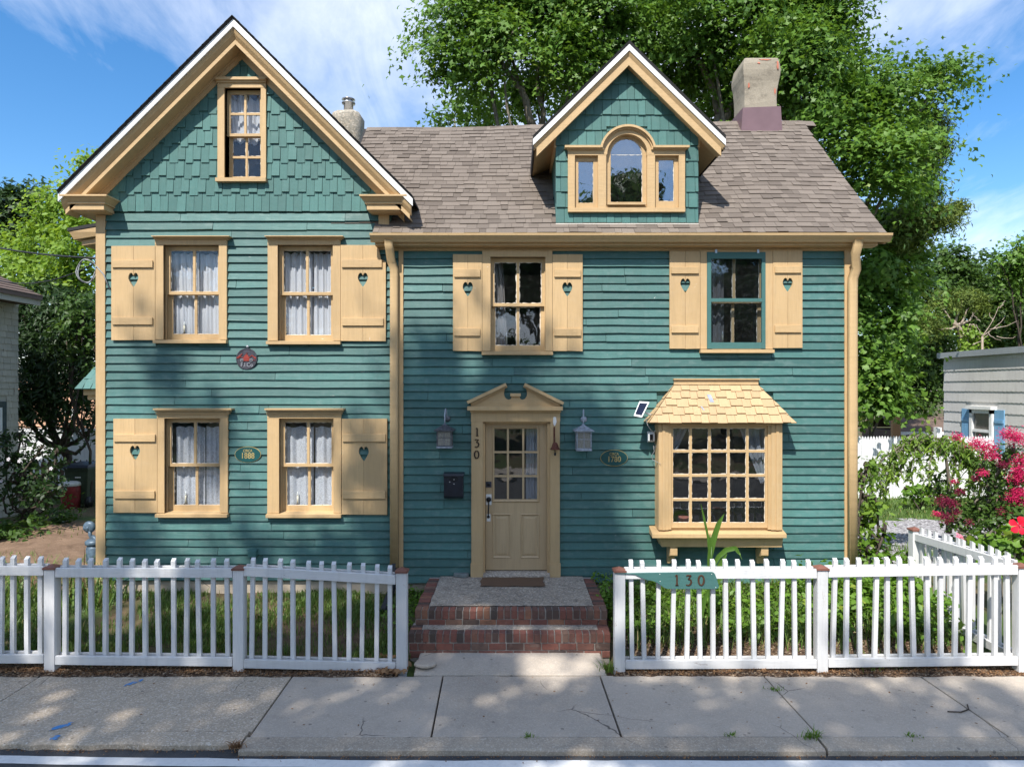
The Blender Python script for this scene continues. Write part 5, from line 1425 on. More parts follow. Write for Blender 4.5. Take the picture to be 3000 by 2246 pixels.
# ------------------------------------------------------------------ curtains and candles behind the panes
def curtain(x0, x1, z0, z1, y, mat, label, folds=5, amp=.025, taper=None, scallop=.0, name='curtain', cat='curtain', seed=1):
    rd_ = random.Random(seed); nx_, nz_ = 48, 10; vs_ = []; fs_ = []
    ph = [rd_.uniform(0, 6.28) for _ in range(4)]
    for i in range(nx_ + 1):
        s_ = i / nx_
        for j in range(nz_ + 1):
            q = j / nz_
            a_, b_ = x0, x1
            if taper: a_, b_ = x0 + (taper[0] - x0) * (1 - q), x1 + (taper[1] - x1) * (1 - q)
            x = a_ + (b_ - a_) * s_
            w_ = math.sin(s_ * folds * 6.28 + ph[0]) + .5 * math.sin(s_ * folds * 15 + ph[1] + q) + .4 * math.sin(s_ * folds * 3.3 + ph[2])
            z = z0 + (z1 - z0) * q + (scallop * math.sin(s_ * folds * 6.28 + ph[3]) if j in (0, nz_) else 0)
            vs_.append((x, y + amp * w_ * (.6 + .4 * q), z))
    for i in range(nx_):
        for j in range(nz_): fs_.append((i * (nz_ + 1) + j, (i + 1) * (nz_ + 1) + j, (i + 1) * (nz_ + 1) + j + 1, i * (nz_ + 1) + j + 1))
    return tag(MB().add(vs_, fs_).build(name, mat, None, True), label, cat, 'curtains behind the front windows')
yc_ = YF + .165
curtain(W1.x0 + .0, W1.x0 + .40, W1.z0 + .01, W1.z1 - .08, yc_, 'cloth_white', 'white cotton curtain, inner half beside the wide shutter of the upper gable-side window', 4, .02, (W1.x0 + .05, W1.x0 + .41), .012, seed=1)
curtain(W1.x0 + .42, W1.x1 + .05, W1.z0 + .01, W1.z1 - .09, yc_, 'cloth_white', 'white cotton curtain hanging at the plaque side of the outermost upper window', 3, .02, None, .012, seed=2)
curtain(W2.x0 - .0, W2.x0 + .42, W2.z0 + .01, W2.z1 - .08, yc_, 'cloth_white', 'white cotton curtain at the plaque side of the upper window next to the downspout', 4, .02, None, .012, seed=3)
curtain(W2.x0 + .43, W2.x1 + .05, W2.z0 + .01, W2.z1 - .08, yc_, 'cloth_white', 'white cotton curtain at the shutter side of the upper window next to the downspout', 4, .02, None, .012, seed=4)
curtain(W3.x0 + .08, W3.x0 + .48, W3.z0 + .0, W3.z1 - .13, yc_, 'cloth_lace', 'white lace curtain, half near the corner post in the lower outermost window', 3, .018, None, .01, seed=5)
curtain(W3.x0 + .50, W3.x1 + .05, W3.z0 + .0, W3.z1 - .13, yc_, 'cloth_lace', 'white lace curtain, half near the 1888 plaque in the lower outermost window', 2, .018, None, .01, seed=6)
curtain(W4.x0 + .0, W4.x0 + .42, W4.z0 + .0, W4.z1 - .13, yc_, 'cloth_lace', 'white lace curtain, half near the 1888 plaque in the lower window by the downspout', 2, .018, None, .01, seed=7)
curtain(W4.x0 + .44, W4.x1 + .05, W4.z0 + .0, W4.z1 - .13, yc_, 'cloth_lace', 'white lace curtain, half near the wide shutter in the lower window by the downspout', 2, .018, None, .01, seed=8)
curtain(W5.x0 - .02, W5.x0 + .24, W5.z0 + .56, W5.z1 - .03, yc_, 'cloth_white', 'rumpled white sheet half hung in the gable attic window, side towards the rake foot', 2, .02, (W5.x0 + .03, W5.x0 + .30), .02, seed=9)
curtain(W5.x0 + .26, W5.x1 + .04, W5.z0 + .55, W5.z1 - .06, yc_, 'cloth_white', 'rumpled white sheet half hung in the gable attic window, side towards the dormer', 2, .02, None, .03, seed=10)
curtain(W6.x0 - .03, W6.x0 + .17, W6.z0 + .02, W6.z1 - .05, yc_, 'cloth_taupe', 'taupe curtain pulled aside in the upper window over the front door', 3, .02, (W6.x0 + .05, W6.x0 + .24), 0, seed=11)
curtain(W7.x0 - .0, W7.x0 + .30, W7.z0 + .02, W7.z1 - .05, yc_, 'cloth_taupe', 'taupe curtain pulled aside in the teal-framed window over the bay', 3, .022, None, 0, seed=12)
curtain(X(1541, yd + .1), X(1578, yd + .1), Z(1466), Z(1251), YF + .17, 'cloth_white', 'white gathered curtain behind the outer column of door panes', 4, .012, None, 0, seed=13)
curtain(BX0 + .16, BX0 + .50, 2.0, 2.66, BYF + .16, 'cloth_sheer', 'sheer voile swag tied back on the camera side of the bay window', 3, .02, (BX0 + .10, BX0 + .17), 0, seed=14)
curtain(X(2150, 9.5), X(2247, 9.5), 1.78, 2.66, BYF + .16, 'cloth_sheer', 'sheer voile swag tied back on the gutter-pipe side of the bay window', 3, .02, (X(2222, 9.5), X(2236, 9.5)), 0, seed=15)

def candle(x, z, y, h, label):
    o = thing('window_candle', (x, y, z), label, 'candle', 'electric candles on the window sills')
    MB().lathe([(.026, 0), (.026, .012), (.014, .02)], (x, y, z), 12).build('base', 'dark_bronze', o, True)
    MB().lathe([(.0115, .02), (.011, h)], (x, y, z), 10).build('stick', 'candle', o, True)
    MB().lathe([(.008, h), (.012, h + .015), (.008, h + .04), (.002, h + .062)], (x, y, z), 10).build('bulb', 'bulb_glass', o, True)
yk = YF + .140
candle(X(540, yk), W1.z0 + .085, yk, .12, 'small candle on the sill of the upper window nearest the corner post')
candle(X(838, yk), W2.z0 + .085, yk, .12, 'small candle on the sill of the upper window nearest the downspout')
candle(X(544, yk), W3.z0 + .085, yk, .13, 'small candle on the sill of the lower window nearest the corner post')
candle(X(872, yk), W4.z0 + .085, yk, .13, 'small candle on the sill of the lower window nearest the downspout')
candle(X(1484, yk), W6.z0 + .085, yk, .13, 'small candle on the sill of the window above the front door')
candle(X(2117, yk), W7.z0 + .085, yk, .12, 'small candle on the sill of the teal-framed window above the bay')

pt_ = thing('flower_pot', (X(2003, 9.42), 9.42, zs0 + .03), 'terracotta pot lying on the board inside the bay window', 'pot')
MB().lathe([(.05, 0), (.065, .10), (.07, .10), (.072, .125), (.062, .125)], (X(2003, 9.42), 9.42, zs0 + .03), 18).build('bowl', 'terracotta', pt_, True)
MB().lathe([(.058, 0.11), (.04, .118)], (X(2003, 9.42), 9.42, zs0 + .03), 18).build('earth', 'tar', pt_, True)

# ------------------------------------------------------------------ lanterns
def lantern(u, v_top, v_bot, half, label, pale):
    """wall lantern: crook arm, hipped roof, glazed box, base tray"""
    y = YF - .16; x = X(u, y); mt = 'lantern_pale' if pale else 'lantern_metal'
    zr, zb_ = Z(v_top, y), Z(v_bot, y)
    o = thing('wall_lantern', (x, YF - .02, zb_), label, 'lantern', 'wall lanterns beside the front door')
    MB().lathe([(.045, 0), (.045, .01), (.03, .02)], (x + .02, YF - .018, zr + .05), 16, 'Y').build('wall_plate', mt, o, True)
    pth = [(x + .02, YF - .02, zr + .05)] + [(x + .02 - .02 * s_, YF - .03 - .13 * s_, zr + .05 + .14 * math.sin(s_ * 2.7)) for s_ in [i / 8 for i in range(1, 9)]] + [(x, y, zr + .02), (x, y, zr - .02)]
    MB().tube(pth, .009, 8).build('arm', 'lantern_pale', o, True)
    w_ = half; rz = zr - .105
    vs_ = [(x, y, zr), (x - .03, y - .03, zr - .03), (x + .03, y - .03, zr - .03), (x + .03, y + .03, zr - .03), (x - .03, y + .03, zr - .03)]
    e = w_ * 1.28
    vs_ += [(x - e, y - e, rz + .012), (x + e, y - e, rz + .012), (x + e, y + e, rz + .012), (x - e, y + e, rz + .012), (x - e, y - e, rz), (x + e, y - e, rz), (x + e, y + e, rz), (x - e, y + e, rz)]
    fs_ = [(0, 1, 2), (0, 2, 3), (0, 3, 4), (0, 4, 1)] + [(1 + i, 5 + i, 5 + (i + 1) % 4, 1 + (i + 1) % 4) for i in range(4)] + [(5 + i, 9 + i, 9 + (i + 1) % 4, 5 + (i + 1) % 4) for i in range(4)] + [(9, 12, 11, 10)]
    MB().add(vs_, fs_).build('roof', mt, o)
    hb = zb_ + .022; ww = w_ * .9
    MB().box(x - w_ * 1.02, x + w_ * 1.02, y - w_ * 1.02, y + w_ * 1.02, zb_, hb).build('tray', 'lantern_pale', o, bevel=.004)
    fr = MB()
    for sx in (-1, 1):
        for sy in (-1, 1): fr.box(x + sx * ww - .008, x + sx * ww + .008, y + sy * ww - .008, y + sy * ww + .008, hb, rz)
    for sy in (-1, 1):
        fr.box(x - ww, x + ww, y + sy * ww - .007, y + sy * ww + .007, hb, hb + .018).box(x - ww, x + ww, y + sy * ww - .007, y + sy * ww + .007, rz - .016, rz)
    fr.box(x - .004, x + .004, y - ww - .004, y - ww + .004, hb, rz).box(x - ww, x + ww, y - ww - .004, y - ww + .004, (hb + rz) / 2 + .01, (hb + rz) / 2 + .018)
    fr.box(x - ww, x - ww + .012, y - ww, y + ww, rz - .016, rz - .002).box(x + ww - .012, x + ww, y - ww, y + ww, rz - .016, rz - .002); fr.build('frame', mt, o)
    for sx in (-1, 1): MB().box(x + sx * ww - .002, x + sx * ww + .002, y - ww + .01, y + ww - .01, hb, rz).build('pane', 'lantern_glass', o)
    MB().box(x - ww + .01, x + ww - .01, y - ww - .001, y - ww + .003, hb, rz).build('pane', 'lantern_glass', o)
lantern(1303, 1238, 1311, .105, 'dark weathered lantern on the wall between the downspout and the front door', False)
lantern(1709, 1240, 1319, .105, 'paler frosted-edged lantern on the wall between the front door and the bay window', True)

# ------------------------------------------------------------------ mailbox, bell, tag
mbx = thing('mailbox', (X(1331), YF - .02, Z(1456)), 'black wall mailbox with an oval window beside the front door', 'mailbox')
x0, x1, z0, z1 = X(1303), X(1359), Z(1456), Z(1388)
MB().yz([(YF - .02, z0 + .01), (YF - .10, z0), (YF - .13, z0 + .03), (YF - .14, z1), (YF - .02, z1)], x0, x1).build('box', 'mailbox_black', mbx, bevel=.006)
MB().yz([(YF - .02, z1 + .035), (YF - .145, z1 + .02), (YF - .155, z1 - .012), (YF - .148, z1 - .012), (YF - .14, z1 + .006), (YF - .02, z1 + .008)], x0 - .008, x1 + .012).build('lid', 'mailbox_black', mbx, bevel=.004)
zc = Z(1411, YF - .14); xc = X(1330, YF - .14)
MB().lathe([(.062, 0), (.062, .003), (.05, .004)], (0, 0, 0), 24, 'Y').build('oval_window', 'iron', mbx)
ow = mbx.children[-1]; ow.location = Vector((xc, YF - .1385, zc)) - ORG[mbx.name]; ow.scale = (1.05, 1, .62)
for dx, dz in ((0, .032), (-.058, 0), (0, -.028)): MB().box(xc + dx - .006, xc + dx + .006, YF - .1455, YF - .141, zc + dz - .004, zc + dz + .004).build('painted_glint', 'white_plastic', mbx)  # small white pieces stand in for glints of light round the oval window

bl = thing('door_bell', (X(1625, YP), YP - .06, Z(1333, YP)), 'rusty hanging bell on a strap bracket on the door surround', 'bell')
MB().box(X(1621.5, YP), X(1626, YP), YP - .012, YP - .0005, Z(1298, YP), Z(1250, YP)).build('strap', 'rust', bl)
MB().tube([(X(1624, YP), YP - .006, Z(1278, YP)), (X(1624, YP), YP - .07, Z(1285, YP)), (X(1624, YP), YP - .08, Z(1292, YP))], .006, 8).build('bracket', 'rust', bl, True)
MB().lathe([(.066, 0), (.07, .006), (.052, .03), (.038, .07), (.03, .092), (.012, .10)], (X(1625, YP), YP - .08, Z(1315, YP)), 20).build('bell', 'rust', bl, True)
MB().tube([(X(1625, YP), YP - .08, Z(1312, YP)), (X(1625, YP), YP - .08, Z(1322, YP))], .006, 6).build('clapper_rod', 'iron', bl)
MB().lathe([(.004, 0), (.014, .01), (.016, .03), (.006, .05)], (X(1625, YP), YP - .08, Z(1333, YP)), 12).build('clapper', 'iron', bl, True)
pts = [(X(u, YP), Z(v, YP)) for u, v in ((1621, 1222), (1625, 1220), (1629, 1222), (1630.5, 1235), (1628, 1243), (1625, 1248), (1621.5, 1243), (1620, 1235))]
tag(MB().xz(pts, YP - .01, YP - .0005).build('name_tag', 'white_plastic'), 'small white enamel tag above the bell on the door surround', 'tag')

# ------------------------------------------------------------------ oval plaques
def text_mesh(s_, size, depth):
    cu = bpy.data.curves.new('lettering', 'FONT'); cu.body = s_; cu.size = size; cu.extrude = depth; cu.align_x = 'CENTER'; cu.align_y = 'CENTER'; cu.offset = size * .006
    ob_ = bpy.data.objects.new('lettering', cu); col.objects.link(ob_)
    me = bpy.data.meshes.new_from_object(ob_.evaluated_get(bpy.context.evaluated_depsgraph_get()))
    bpy.data.objects.remove(ob_); return me
def lettering(s_, x, y, z, size, mat, parent, sx=1.0, name='lettering', depth=.002):
    me = text_mesh(s_, size, depth); me.materials.clear(); me.materials.append(M[mat])
    return inst(me, name, (x, y, z), parent, (R(90), 0, 0), (sx, 1, 1))
def plaque(u, v, hw, hh, year, label):
    y = YF - .028; x, z = X(u, y), Z(v, y)
    o = thing('oval_plaque', (x, y, z - hh), label, 'plaque', 'oval date plaques')
    def ell(f): return [(x + hw * f * math.cos(a_), z + hh * (f if f > .99 else (f - .02)) * math.sin(a_)) for a_ in [2 * math.pi * i / 36 for i in range(36)]]
    MB().xz(ell(1.0), y, y + .012).build('rim', 'gold', o)
    MB().xz(ell(.965), y - .004, y + .002).build('face', 'plaque_teal', o)
    lettering('CIRCA', x, y - .005, z + hh * .47, .052, 'gold', o, .85)
    lettering(year, x, y - .005, z - hh * .17, .112, 'gold', o, .86)
plaque(726, 1331, .182, .112, '1888', 'oval teal plaque reading CIRCA 1888 between the lower windows')
plaque(1799, 1341, .19, .115, '1780', 'oval teal plaque reading CIRCA 1780 between the door and the bay window')

# ------------------------------------------------------------------ cast fire-insurance mark
y = YF - .03; x, z = X(722.5, y), Z(1051, y); rr = .148
fm = thing('fire_mark', (x, y, z - rr), 'round dark cast-iron fire mark with a red wagon relief between the upper and lower windows', 'wall sign')
MB().lathe([(rr, 0), (rr, .012), (rr * .97, .018), (rr * .90, .018), (rr * .88, .013)], (x, y + .012, z), 36, 'Y').build('disc', 'cast_iron_grey', fm)
MB().lathe([(.018, 0), (.018, .012), (.008, .016)], (x + .012, y + .005, z + rr + .022), 14, 'Y').build('lug', 'cast_silver', fm, True)
yf_ = y - .001
for sx in (-1, 1):
    wx = x + sx * .062
    nn = 18
    MB().xz([(wx + .024 * math.cos(6.283 * i / nn), z - .02 + .024 * math.sin(6.283 * i / nn)) for i in range(nn)], yf_ - .008, yf_).build('wheel', 'cast_silver', fm)
    MB().xz([(wx + .017 * math.cos(6.283 * i / nn), z - .02 + .017 * math.sin(6.283 * i / nn)) for i in range(nn)], yf_ - .0095, yf_).build('wheel_face', 'iron', fm)
    sp = MB(); stroke(sp, [(wx - .015, z - .028), (wx + .015, z - .012)], [.005, .005], yf_ - .012, yf_); stroke(sp, [(wx - .008, z - .005), (wx + .008, z - .035)], [.005, .005], yf_ - .012, yf_); sp.build('spoke', 'cast_silver', fm)
w_ = MB(); w_.xz([(x - .045, z - .03), (x + .045, z - .03), (x + .04, z + .0), (x - .04, z + .0)], yf_ - .008, yf_).xz([(x - .055, z + .002), (x + .05, z + .002), (x + .03, z + .03), (x + .02, z + .055), (x - .005, z + .06), (x - .03, z + .045), (x - .035, z + .02)], yf_ - .009, yf_)
w_.build('wagon', 'red_paint', fm)
s_ = MB(); stroke(s_, [(x - .135, z + .012), (x - .10, z + .035), (x - .06, z + .07)], [.012, .014, .008], yf_ - .008, yf_); stroke(s_, [(x - .12, z + .005), (x - .08, z + .028), (x - .035, z + .012)], [.006, .007, .008], yf_ - .007, yf_)
stroke(s_, [(x + .04, z + .02), (x + .075, z + .05), (x + .13, z + .005)], [.008, .012, .02], yf_ - .008, yf_); stroke(s_, [(x + .06, z + .0), (x + .10, z - .02), (x + .13, z - .022)], [.006, .006, .005], yf_ - .007, yf_); stroke(s_, [(x - .01, z + .06), (x + .015, z + .085)], [.008, .004], yf_ - .007, yf_)
s_.build('hose', 'red_paint', fm)
lettering('F.I.Co', x + .005, yf_ - .003, z - .085, .078, 'cast_silver', fm, .92, depth=.004)

# ------------------------------------------------------------------ security camera and its solar panel
sc = thing('security_camera', (X(1912, 9.46), 9.46, Z(1296, 9.46)), 'white security camera at the corner of the bay window', 'camera')
x0, x1 = X(1899, 9.38), X(1918, 9.38)
MB().yz([(9.36, Z(1292, 9.36)), (9.36, Z(1268, 9.36)), (9.46, Z(1263, 9.4)), (9.46, Z(1296, 9.4))], x0, x1).build('body', 'white_plastic', sc, bevel=.008)
MB().box(x0 + .015, x1 - .03, 9.352, 9.361, Z(1289, 9.36), Z(1272, 9.36)).build('lens_window', 'black_plastic', sc)
MB().tube([(x1 - .02, 9.43, Z(1270, 9.4)), (x1 + .03, 9.45, Z(1262, 9.4)), (x1 + .05, 9.45, Z(1268, 9.4))], .011, 8).build('mount', 'white_plastic', sc, True)
so = thing('solar_panel', (X(1890, 9.3), 9.3, Z(1224, 9.2)), 'small white-framed solar panel tilted off the bay roof edge', 'solar panel')
q = [Vector((X(u, Y), Y, Z(v, Y))) for u, v, Y in ((1857, 1219, 9.16), (1881, 1224, 9.10), (1903, 1179, 9.22), (1874, 1177, 9.28))]
nrm = (q[1] - q[0]).cross(q[3] - q[0]).normalized() * .014
MB().prism(q, nrm).build('frame', 'white_plastic', so)
ctr = sum(q, Vector()) / 4; sgn = -1 if nrm.y > 0 else 1
MB().prism([ctr + (p_ - ctr) * .78 + nrm * (-.1 if nrm.y > 0 else 1.1) for p_ in q], nrm * .12 * sgn).build('cells', 'solar', so)
MB().tube([(X(1892, 9.24), 9.24, Z(1208, 9.24)), (X(1900, 9.27), 9.28, Z(1212, 9.27)), (X(1911, 9.3), 9.34, Z(1218, 9.3))], [.012, .015, .02], 8).build('arm', 'white_plastic', so, True)
cb_ = [(X(1892, 9.24), 9.25, Z(1222, 9.24)), (X(1898, 9.25), 9.27, Z(1245, 9.25)), (X(1908, 9.3), 9.32, Z(1260, 9.3)), (X(1914, 9.36), 9.38, Z(1264, 9.36))]
MB().tube(cb_, .004, 6).build('lead', 'white_plastic', so, True)
cw = [(X(1916, 9.42), 9.42, Z(1297, 9.4)), (X(1922, 9.42), 9.41, Z(1305, 9.4)), (X(1918, 9.42), 9.40, Z(1312, 9.4)), (X(1914, 9.42), 9.41, Z(1304, 9.4)), (X(1917, 9.42), 9.42, Z(1322, 9.4)), (X(1908, 9.44), 9.43, Z(1335, 9.4)), (X(1912, 9.44), 9.44, Z(1347, 9.4)), (X(1925, 9.44), 9.24, Z(1354, 9.4))]
MB().tube(cw, .004, 6).build('lead', 'cable_grey', sc, True)

# ------------------------------------------------------------------ gas meter, service cables
gm = thing('gas_meter', (-6.15, 10.0, .3), 'blue-grey gas meter with regulator beside the house corner', 'gas meter')
def G(u, v, Y=10.0): return (X(u, Y), Y, Z(v, Y))
MB().lathe([(.02, .0), (.10, .02), (.115, .06), (.115, .24), (.095, .29), (.04, .30)], (X(278, 10), 10.0, .52), 18).build('body', 'meter_blue', gm, True)
MB().lathe([(.10, 0), (.125, .02), (.125, .06), (.09, .09)], (X(277, 10), 10.0, .80), 18).build('meter_top', 'meter_blue', gm, True)
MB().lathe([(.04, 0), (.085, .015), (.088, .04), (.05, .06)], (X(262, 10), 10.03, Z(1543, 10)), 18, 'Y').build('regulator', 'meter_blue', gm, True)
MB().tube([G(247, 1546), G(258, 1546), G(262, 1546)], [.035, .035, .045], 10).build('regulator_cap', 'meter_blue', gm, True)
MB().tube([G(263, 1550), G(264, 1565), G(268, 1574), G(268, 1595), G(266, 1605)], .026, 8).build('pipe', 'meter_blue', gm, True)
MB().tube([G(270, 1570), G(280, 1578), G(287, 1585), G(286, 1605)], [.03, .026, .03, .026], 8).build('pipe', 'meter_blue', gm, True)
MB().tube([(X(290, 10), 10.05, .2), (X(290, 10), 10.05, .85)], .022, 8).build('pipe', 'meter_blue', gm, True)

def sag(p0, p1, s_, n=24):
    return [tuple(a_ + (b_ - a_) * t_ - (s_ * 4 * t_ * (1 - t_) if k_ == 2 else 0) for k_, (a_, b_) in enumerate(zip(p0, p1))) for t_ in [i / n for i in range(n + 1)]]
pc = (LX0 - .012, YF - .02, Z(757))
tag(MB().tube(sag((X(-420, 14), 14, Z(585, 14)), pc, .25), .013, 8).build('service_cable', 'cable_black', None, True), 'upper black service cable running in from the trees to the corner post', 'cable', 'service cables')
tag(MB().tube(sag((X(-300, 13.4), 13.4, Z(560, 13.4)), (LX0 - .012, YF + .02, Z(766)), .9), .009, 8).build('service_cable', 'cable_black', None, True), 'lower slack black cable drooping towards the corner post', 'cable', 'service cables')
lp = []
for i in range(40):
    a_ = i / 39 * 6.283 * 1.9 + .9; lp.append((X(256, 9.6) + .13 * math.cos(a_) + .05 * i / 39, YF + .02 + .02 * math.sin(a_ * 3), Z(795, 9.6) + .16 * math.sin(a_) + .012 * math.sin(a_ * 2.3)))
lp += [(LX0 - .02, YF - .01, Z(795)), (LX0 + .02, YF - .045, Z(782)), (LX0 + .12, YF - .05, Z(806)), (LX0 + .2, YF - .045, Z(850))]
tag(MB().tube(lp, .008, 6).build('cable_loop', 'cable_grey', None, True), 'grey cable coiled in loops at the corner post', 'cable')

# ------------------------------------------------------------------ brick steps
stoop = thing('stoop', (0, 8.6, .0), 'two brick-edged entrance steps with a concrete landing', 'steps')
ZL, ZT, Z0 = .476, .307, .06
SX0, SX1, TX0, TX1 = -1.154, 1.129, -1.185, 1.125
Y2, Y1 = 8.055, 7.763
MB().box(SX0 + .012, SX1 - .012, Y2 + .012, YF - .01, -.05, ZL - .012).build('core', 'mortar', stoop)
MB().box(TX0 + .012, TX1 - .012, Y1 + .012, Y2 + .1, -.05, ZT - .012).build('core', 'mortar', stoop)
# landing slab with a slightly uneven top
lx0, lx1, ly0 = SX0 + .16, SX1 - .15, Y2 + .155
nX, nY = 14, 9; vs_ = []; 
for i in range(nX + 1):
    for j in range(nY + 1):
        x = lx0 + (lx1 - lx0) * i / nX; y = ly0 + (YF - .02 - ly0) * j / nY
        vs_.append((x, y, ZL + .004 + .004 * math.sin(x * 4 + y * 3) * (0 < i < nX and 0 < j < nY)))
n = len(vs_); vs_ += [(lx0, ly0, ZL - .05), (lx1, ly0, ZL - .05), (lx1, YF - .02, ZL - .05), (lx0, YF - .02, ZL - .05)]
MB().add(vs_, gridf(nX, nY) + [(n, n + 1, n + 2, n + 3)]).build('landing', 'landing', stoop, True)
MB().box(TX0 + .14, TX1 - .13, Y1 + .13, Y2 + .05, ZT - .05, ZT - .002).build('tread', 'landing', stoop)
bm = {}
def brick(w_, d, h, loc, rot=0):
    key = (round(w_, 3), round(d, 3), round(h, 3))
    if key not in bm:
        mb = MB(); mb.box(-w_ / 2, w_ / 2, -d / 2, d / 2, 0, h); me = mesh_of(mb, 'brick', 'brick'); bm[key] = me
    o = inst(bm[key], 'brick', loc, stoop, (0, random.uniform(-.012, .012), rot + random.uniform(-.02, .02)))
    b = o.modifiers.new('edge', 'BEVEL'); b.width = .006; b.segments = 2
    return o
def rowlock(x0, x1, yf, zt, depth, h):
    n = int(round((x1 - x0) / .0805)); p = (x1 - x0) / n
    for i in range(n):
        brick(.0695, depth, h, (x0 + (i + .5) * p + random.uniform(-.002, .002), yf + depth / 2 + random.uniform(-.005, .005), zt - h + random.uniform(-.003, .003)))
def stretchers(x0, x1, yf, z0, h, off=0.0):
    x = x0 - off
    while x < x1 - .03:
        w_ = .19; a_, b_ = max(x, x0), min(x + w_, x1)
        if b_ - a_ > .04: brick(round(b_ - a_, 3), .09, h, ((a_ + b_) / 2, yf + .046 + random.uniform(-.003, .003), z0))
        x += w_ + .011
rowlock(SX0, SX1, Y2, ZL, .155, .104); stretchers(SX0 + .02, SX1 - .01, Y2, ZT - .005, .062, .05)
rowlock(TX0, TX1, Y1, ZT, .13, .104); stretchers(TX0 + .02, TX1 - .01, Y1, ZT - .19, .075, .1); stretchers(TX0 + .02, TX1 - .01, Y1, ZT - .275, .075, .02)
for xx in (SX0 + .077, SX1 - .072):
    y = Y2 + .165
    while y < YF - .12:
        brick(.145, .069, .10, (xx + random.uniform(-.006, .006), y + .035, ZL - .10 + random.uniform(-.004, .004))); y += .081
for xx in (TX0 + .07, TX1 - .065):
    for k_ in range(2): brick(.13, .069, .10, (xx, Y1 + .175 + k_ * .081, ZT - .10))
for xs_, dx in ((SX0, .045), (SX1, -.045)):     # side faces of the landing
    for k_, zz in enumerate((.10, .18, .26, .335)):
        y = Y2 + .12 + (.05 if k_ % 2 else 0)
        while y < YF - .2:
            brick(.09, .19, .07, (xs_ + dx, y + .095, zz - .04)); y += .203
def slab_stone(name, u, v, z, w_, d, h, label, mat, cat='stone'):
    Y = 2000 * (H - z) / (v - 1138); x = X(u, Y); pts = []
    rd_ = random.Random(u)
    for i in range(11):
        a_ = 6.283 * i / 11; pts.append((x + w_ / 2 * math.cos(a_) * rd_.uniform(.75, 1.1), Y + d / 2 * math.sin(a_) * rd_.uniform(.75, 1.1)))
    return tag(MB().xy(pts, z, z + h).build(name, mat, bevel=.01), label, cat)
slab_stone('slate_stone', 1353, 1688, ZL + .006, .23, .16, .05, 'flat grey slate piece lying on the landing beside the door frame', 'slate')
slab_stone('broken_slab', 1243, 1948, .055, .26, .2, .035, 'pale broken slab piece on the ground by the gate post', 'walk')
MB_mat = MB(); mx0, mx1 = X(1412, 9.2), X(1598, 9.0)
vs_ = []
for i in range(13):
    for j in range(6):
        x = -.42 + (.43 + .42) * i / 12 + .012 * math.sin(j * 1.7); y = 8.98 + .44 * j / 5 + .01 * math.sin(i)
        vs_.append((x, y, ZL + .016 + .004 * math.sin(i * 1.3 + j)))
tag(MB().add(vs_, gridf(12, 5)).build('door_mat', 'straw_mat', None, True), 'worn brown coir mat on the landing before the front door', 'door mat')

# ------------------------------------------------------------------ picket fence
YFN = 7.47          # fence line
pick_me = {}
def picket_mesh(h, w_=.045, d=.038):
    k_ = round(h, 2)
    if k_ not in pick_me:
        mb = MB()
        mb.add([(-w_ / 2, -d / 2, 0), (w_ / 2, -d / 2, 0), (w_ / 2, d / 2, 0), (-w_ / 2, d / 2, 0), (-w_ / 2, -d / 2, k_ - .018), (w_ / 2, -d / 2, k_ - .018), (w_ / 2, d / 2, k_ + .008), (-w_ / 2, d / 2, k_ + .008)], FS)
        pick_me[k_] = mesh_of(mb, 'picket', 'white_fence')
    return pick_me[k_]
def post(parent, x, y, z0, z1, w_=.115):
    p_ = MB().box(x - w_ / 2, x + w_ / 2, y - w_ / 2, y + w_ / 2, z0, z1).build('post', 'white_fence', parent, bevel=.005)
    e = w_ / 2 + .012
    MB().add([(x - e, y - e, z1), (x + e, y - e, z1), (x + e, y + e, z1), (x - e, y + e, z1), (x - e, y - e, z1 + .02), (x + e, y - e, z1 + .02), (x + e, y + e, z1 + .02), (x - e, y + e, z1 + .02), (x, y, z1 + .052)],
             [(0, 1, 5, 4), (1, 2, 6, 5), (2, 3, 7, 6), (3, 0, 4, 7), (4, 5, 8), (5, 6, 8), (6, 7, 8), (7, 4, 8)]).build('post_cap', 'cap_brown', p_)
def panel(parent, p0, p1, zt0, zt1, zb0, zb1, over=.145, n=None, wrail=.10):
    """rails sandwiching pickets from p0 to p1 (x, y); zt/zb = top-rail and bottom-rail centre heights at both ends"""
    p0, p1 = Vector(p0), Vector(p1); d = (p1 - p0); L = d.length; d.normalize(); nr = Vector((d.y, -d.x))
    if nr.y > 0 and abs(d.x) > .5: nr = -nr
    if abs(d.x) < .5 and nr.x > 0: nr = -nr
    ang = math.atan2(d.y, d.x)
    for (za, zb_, hh) in ((zt0, zt1, wrail), (zb0, zb1, wrail * .95)):
        for sgn in (1, -1):
            a_ = p0 + nr * (.0215 * sgn); b_ = p1 + nr * (.0215 * sgn); c_ = nr * (.036 * sgn)
            dz = 0 if sgn > 0 else .006
            vs_ = [(a_.x, a_.y, za - hh / 2 + dz), (b_.x, b_.y, zb_ - hh / 2 + dz), (b_.x + c_.x, b_.y + c_.y, zb_ - hh / 2 + dz), (a_.x + c_.x, a_.y + c_.y, za - hh / 2 + dz)]
            vs_ += [(q[0], q[1], q[2] + hh) for q in vs_]
            MB().add(vs_, FS).build('rail', 'white_rail', parent, bevel=.004)
    n = n or int(round(L / .1455))
    for i in range(n):
        t_ = (i + .5) / n; q = p0 + d * (L * t_)
        zt = zt0 + (zt1 - zt0) * t_ + over + random.uniform(-.006, .006); zb_ = zb0 + (zb1 - zb0) * t_ + .0
        h = round(zt - zb_, 2)
        o = inst(picket_mesh(h), 'picket', (q.x + random.uniform(-.011, .011), q.y, zb_ - .01), parent, (random.uniform(-.012, .012), random.uniform(-.022, .022), ang + random.uniform(-.12, .12)))
zr = lambda v: Z(v, YFN - .04)
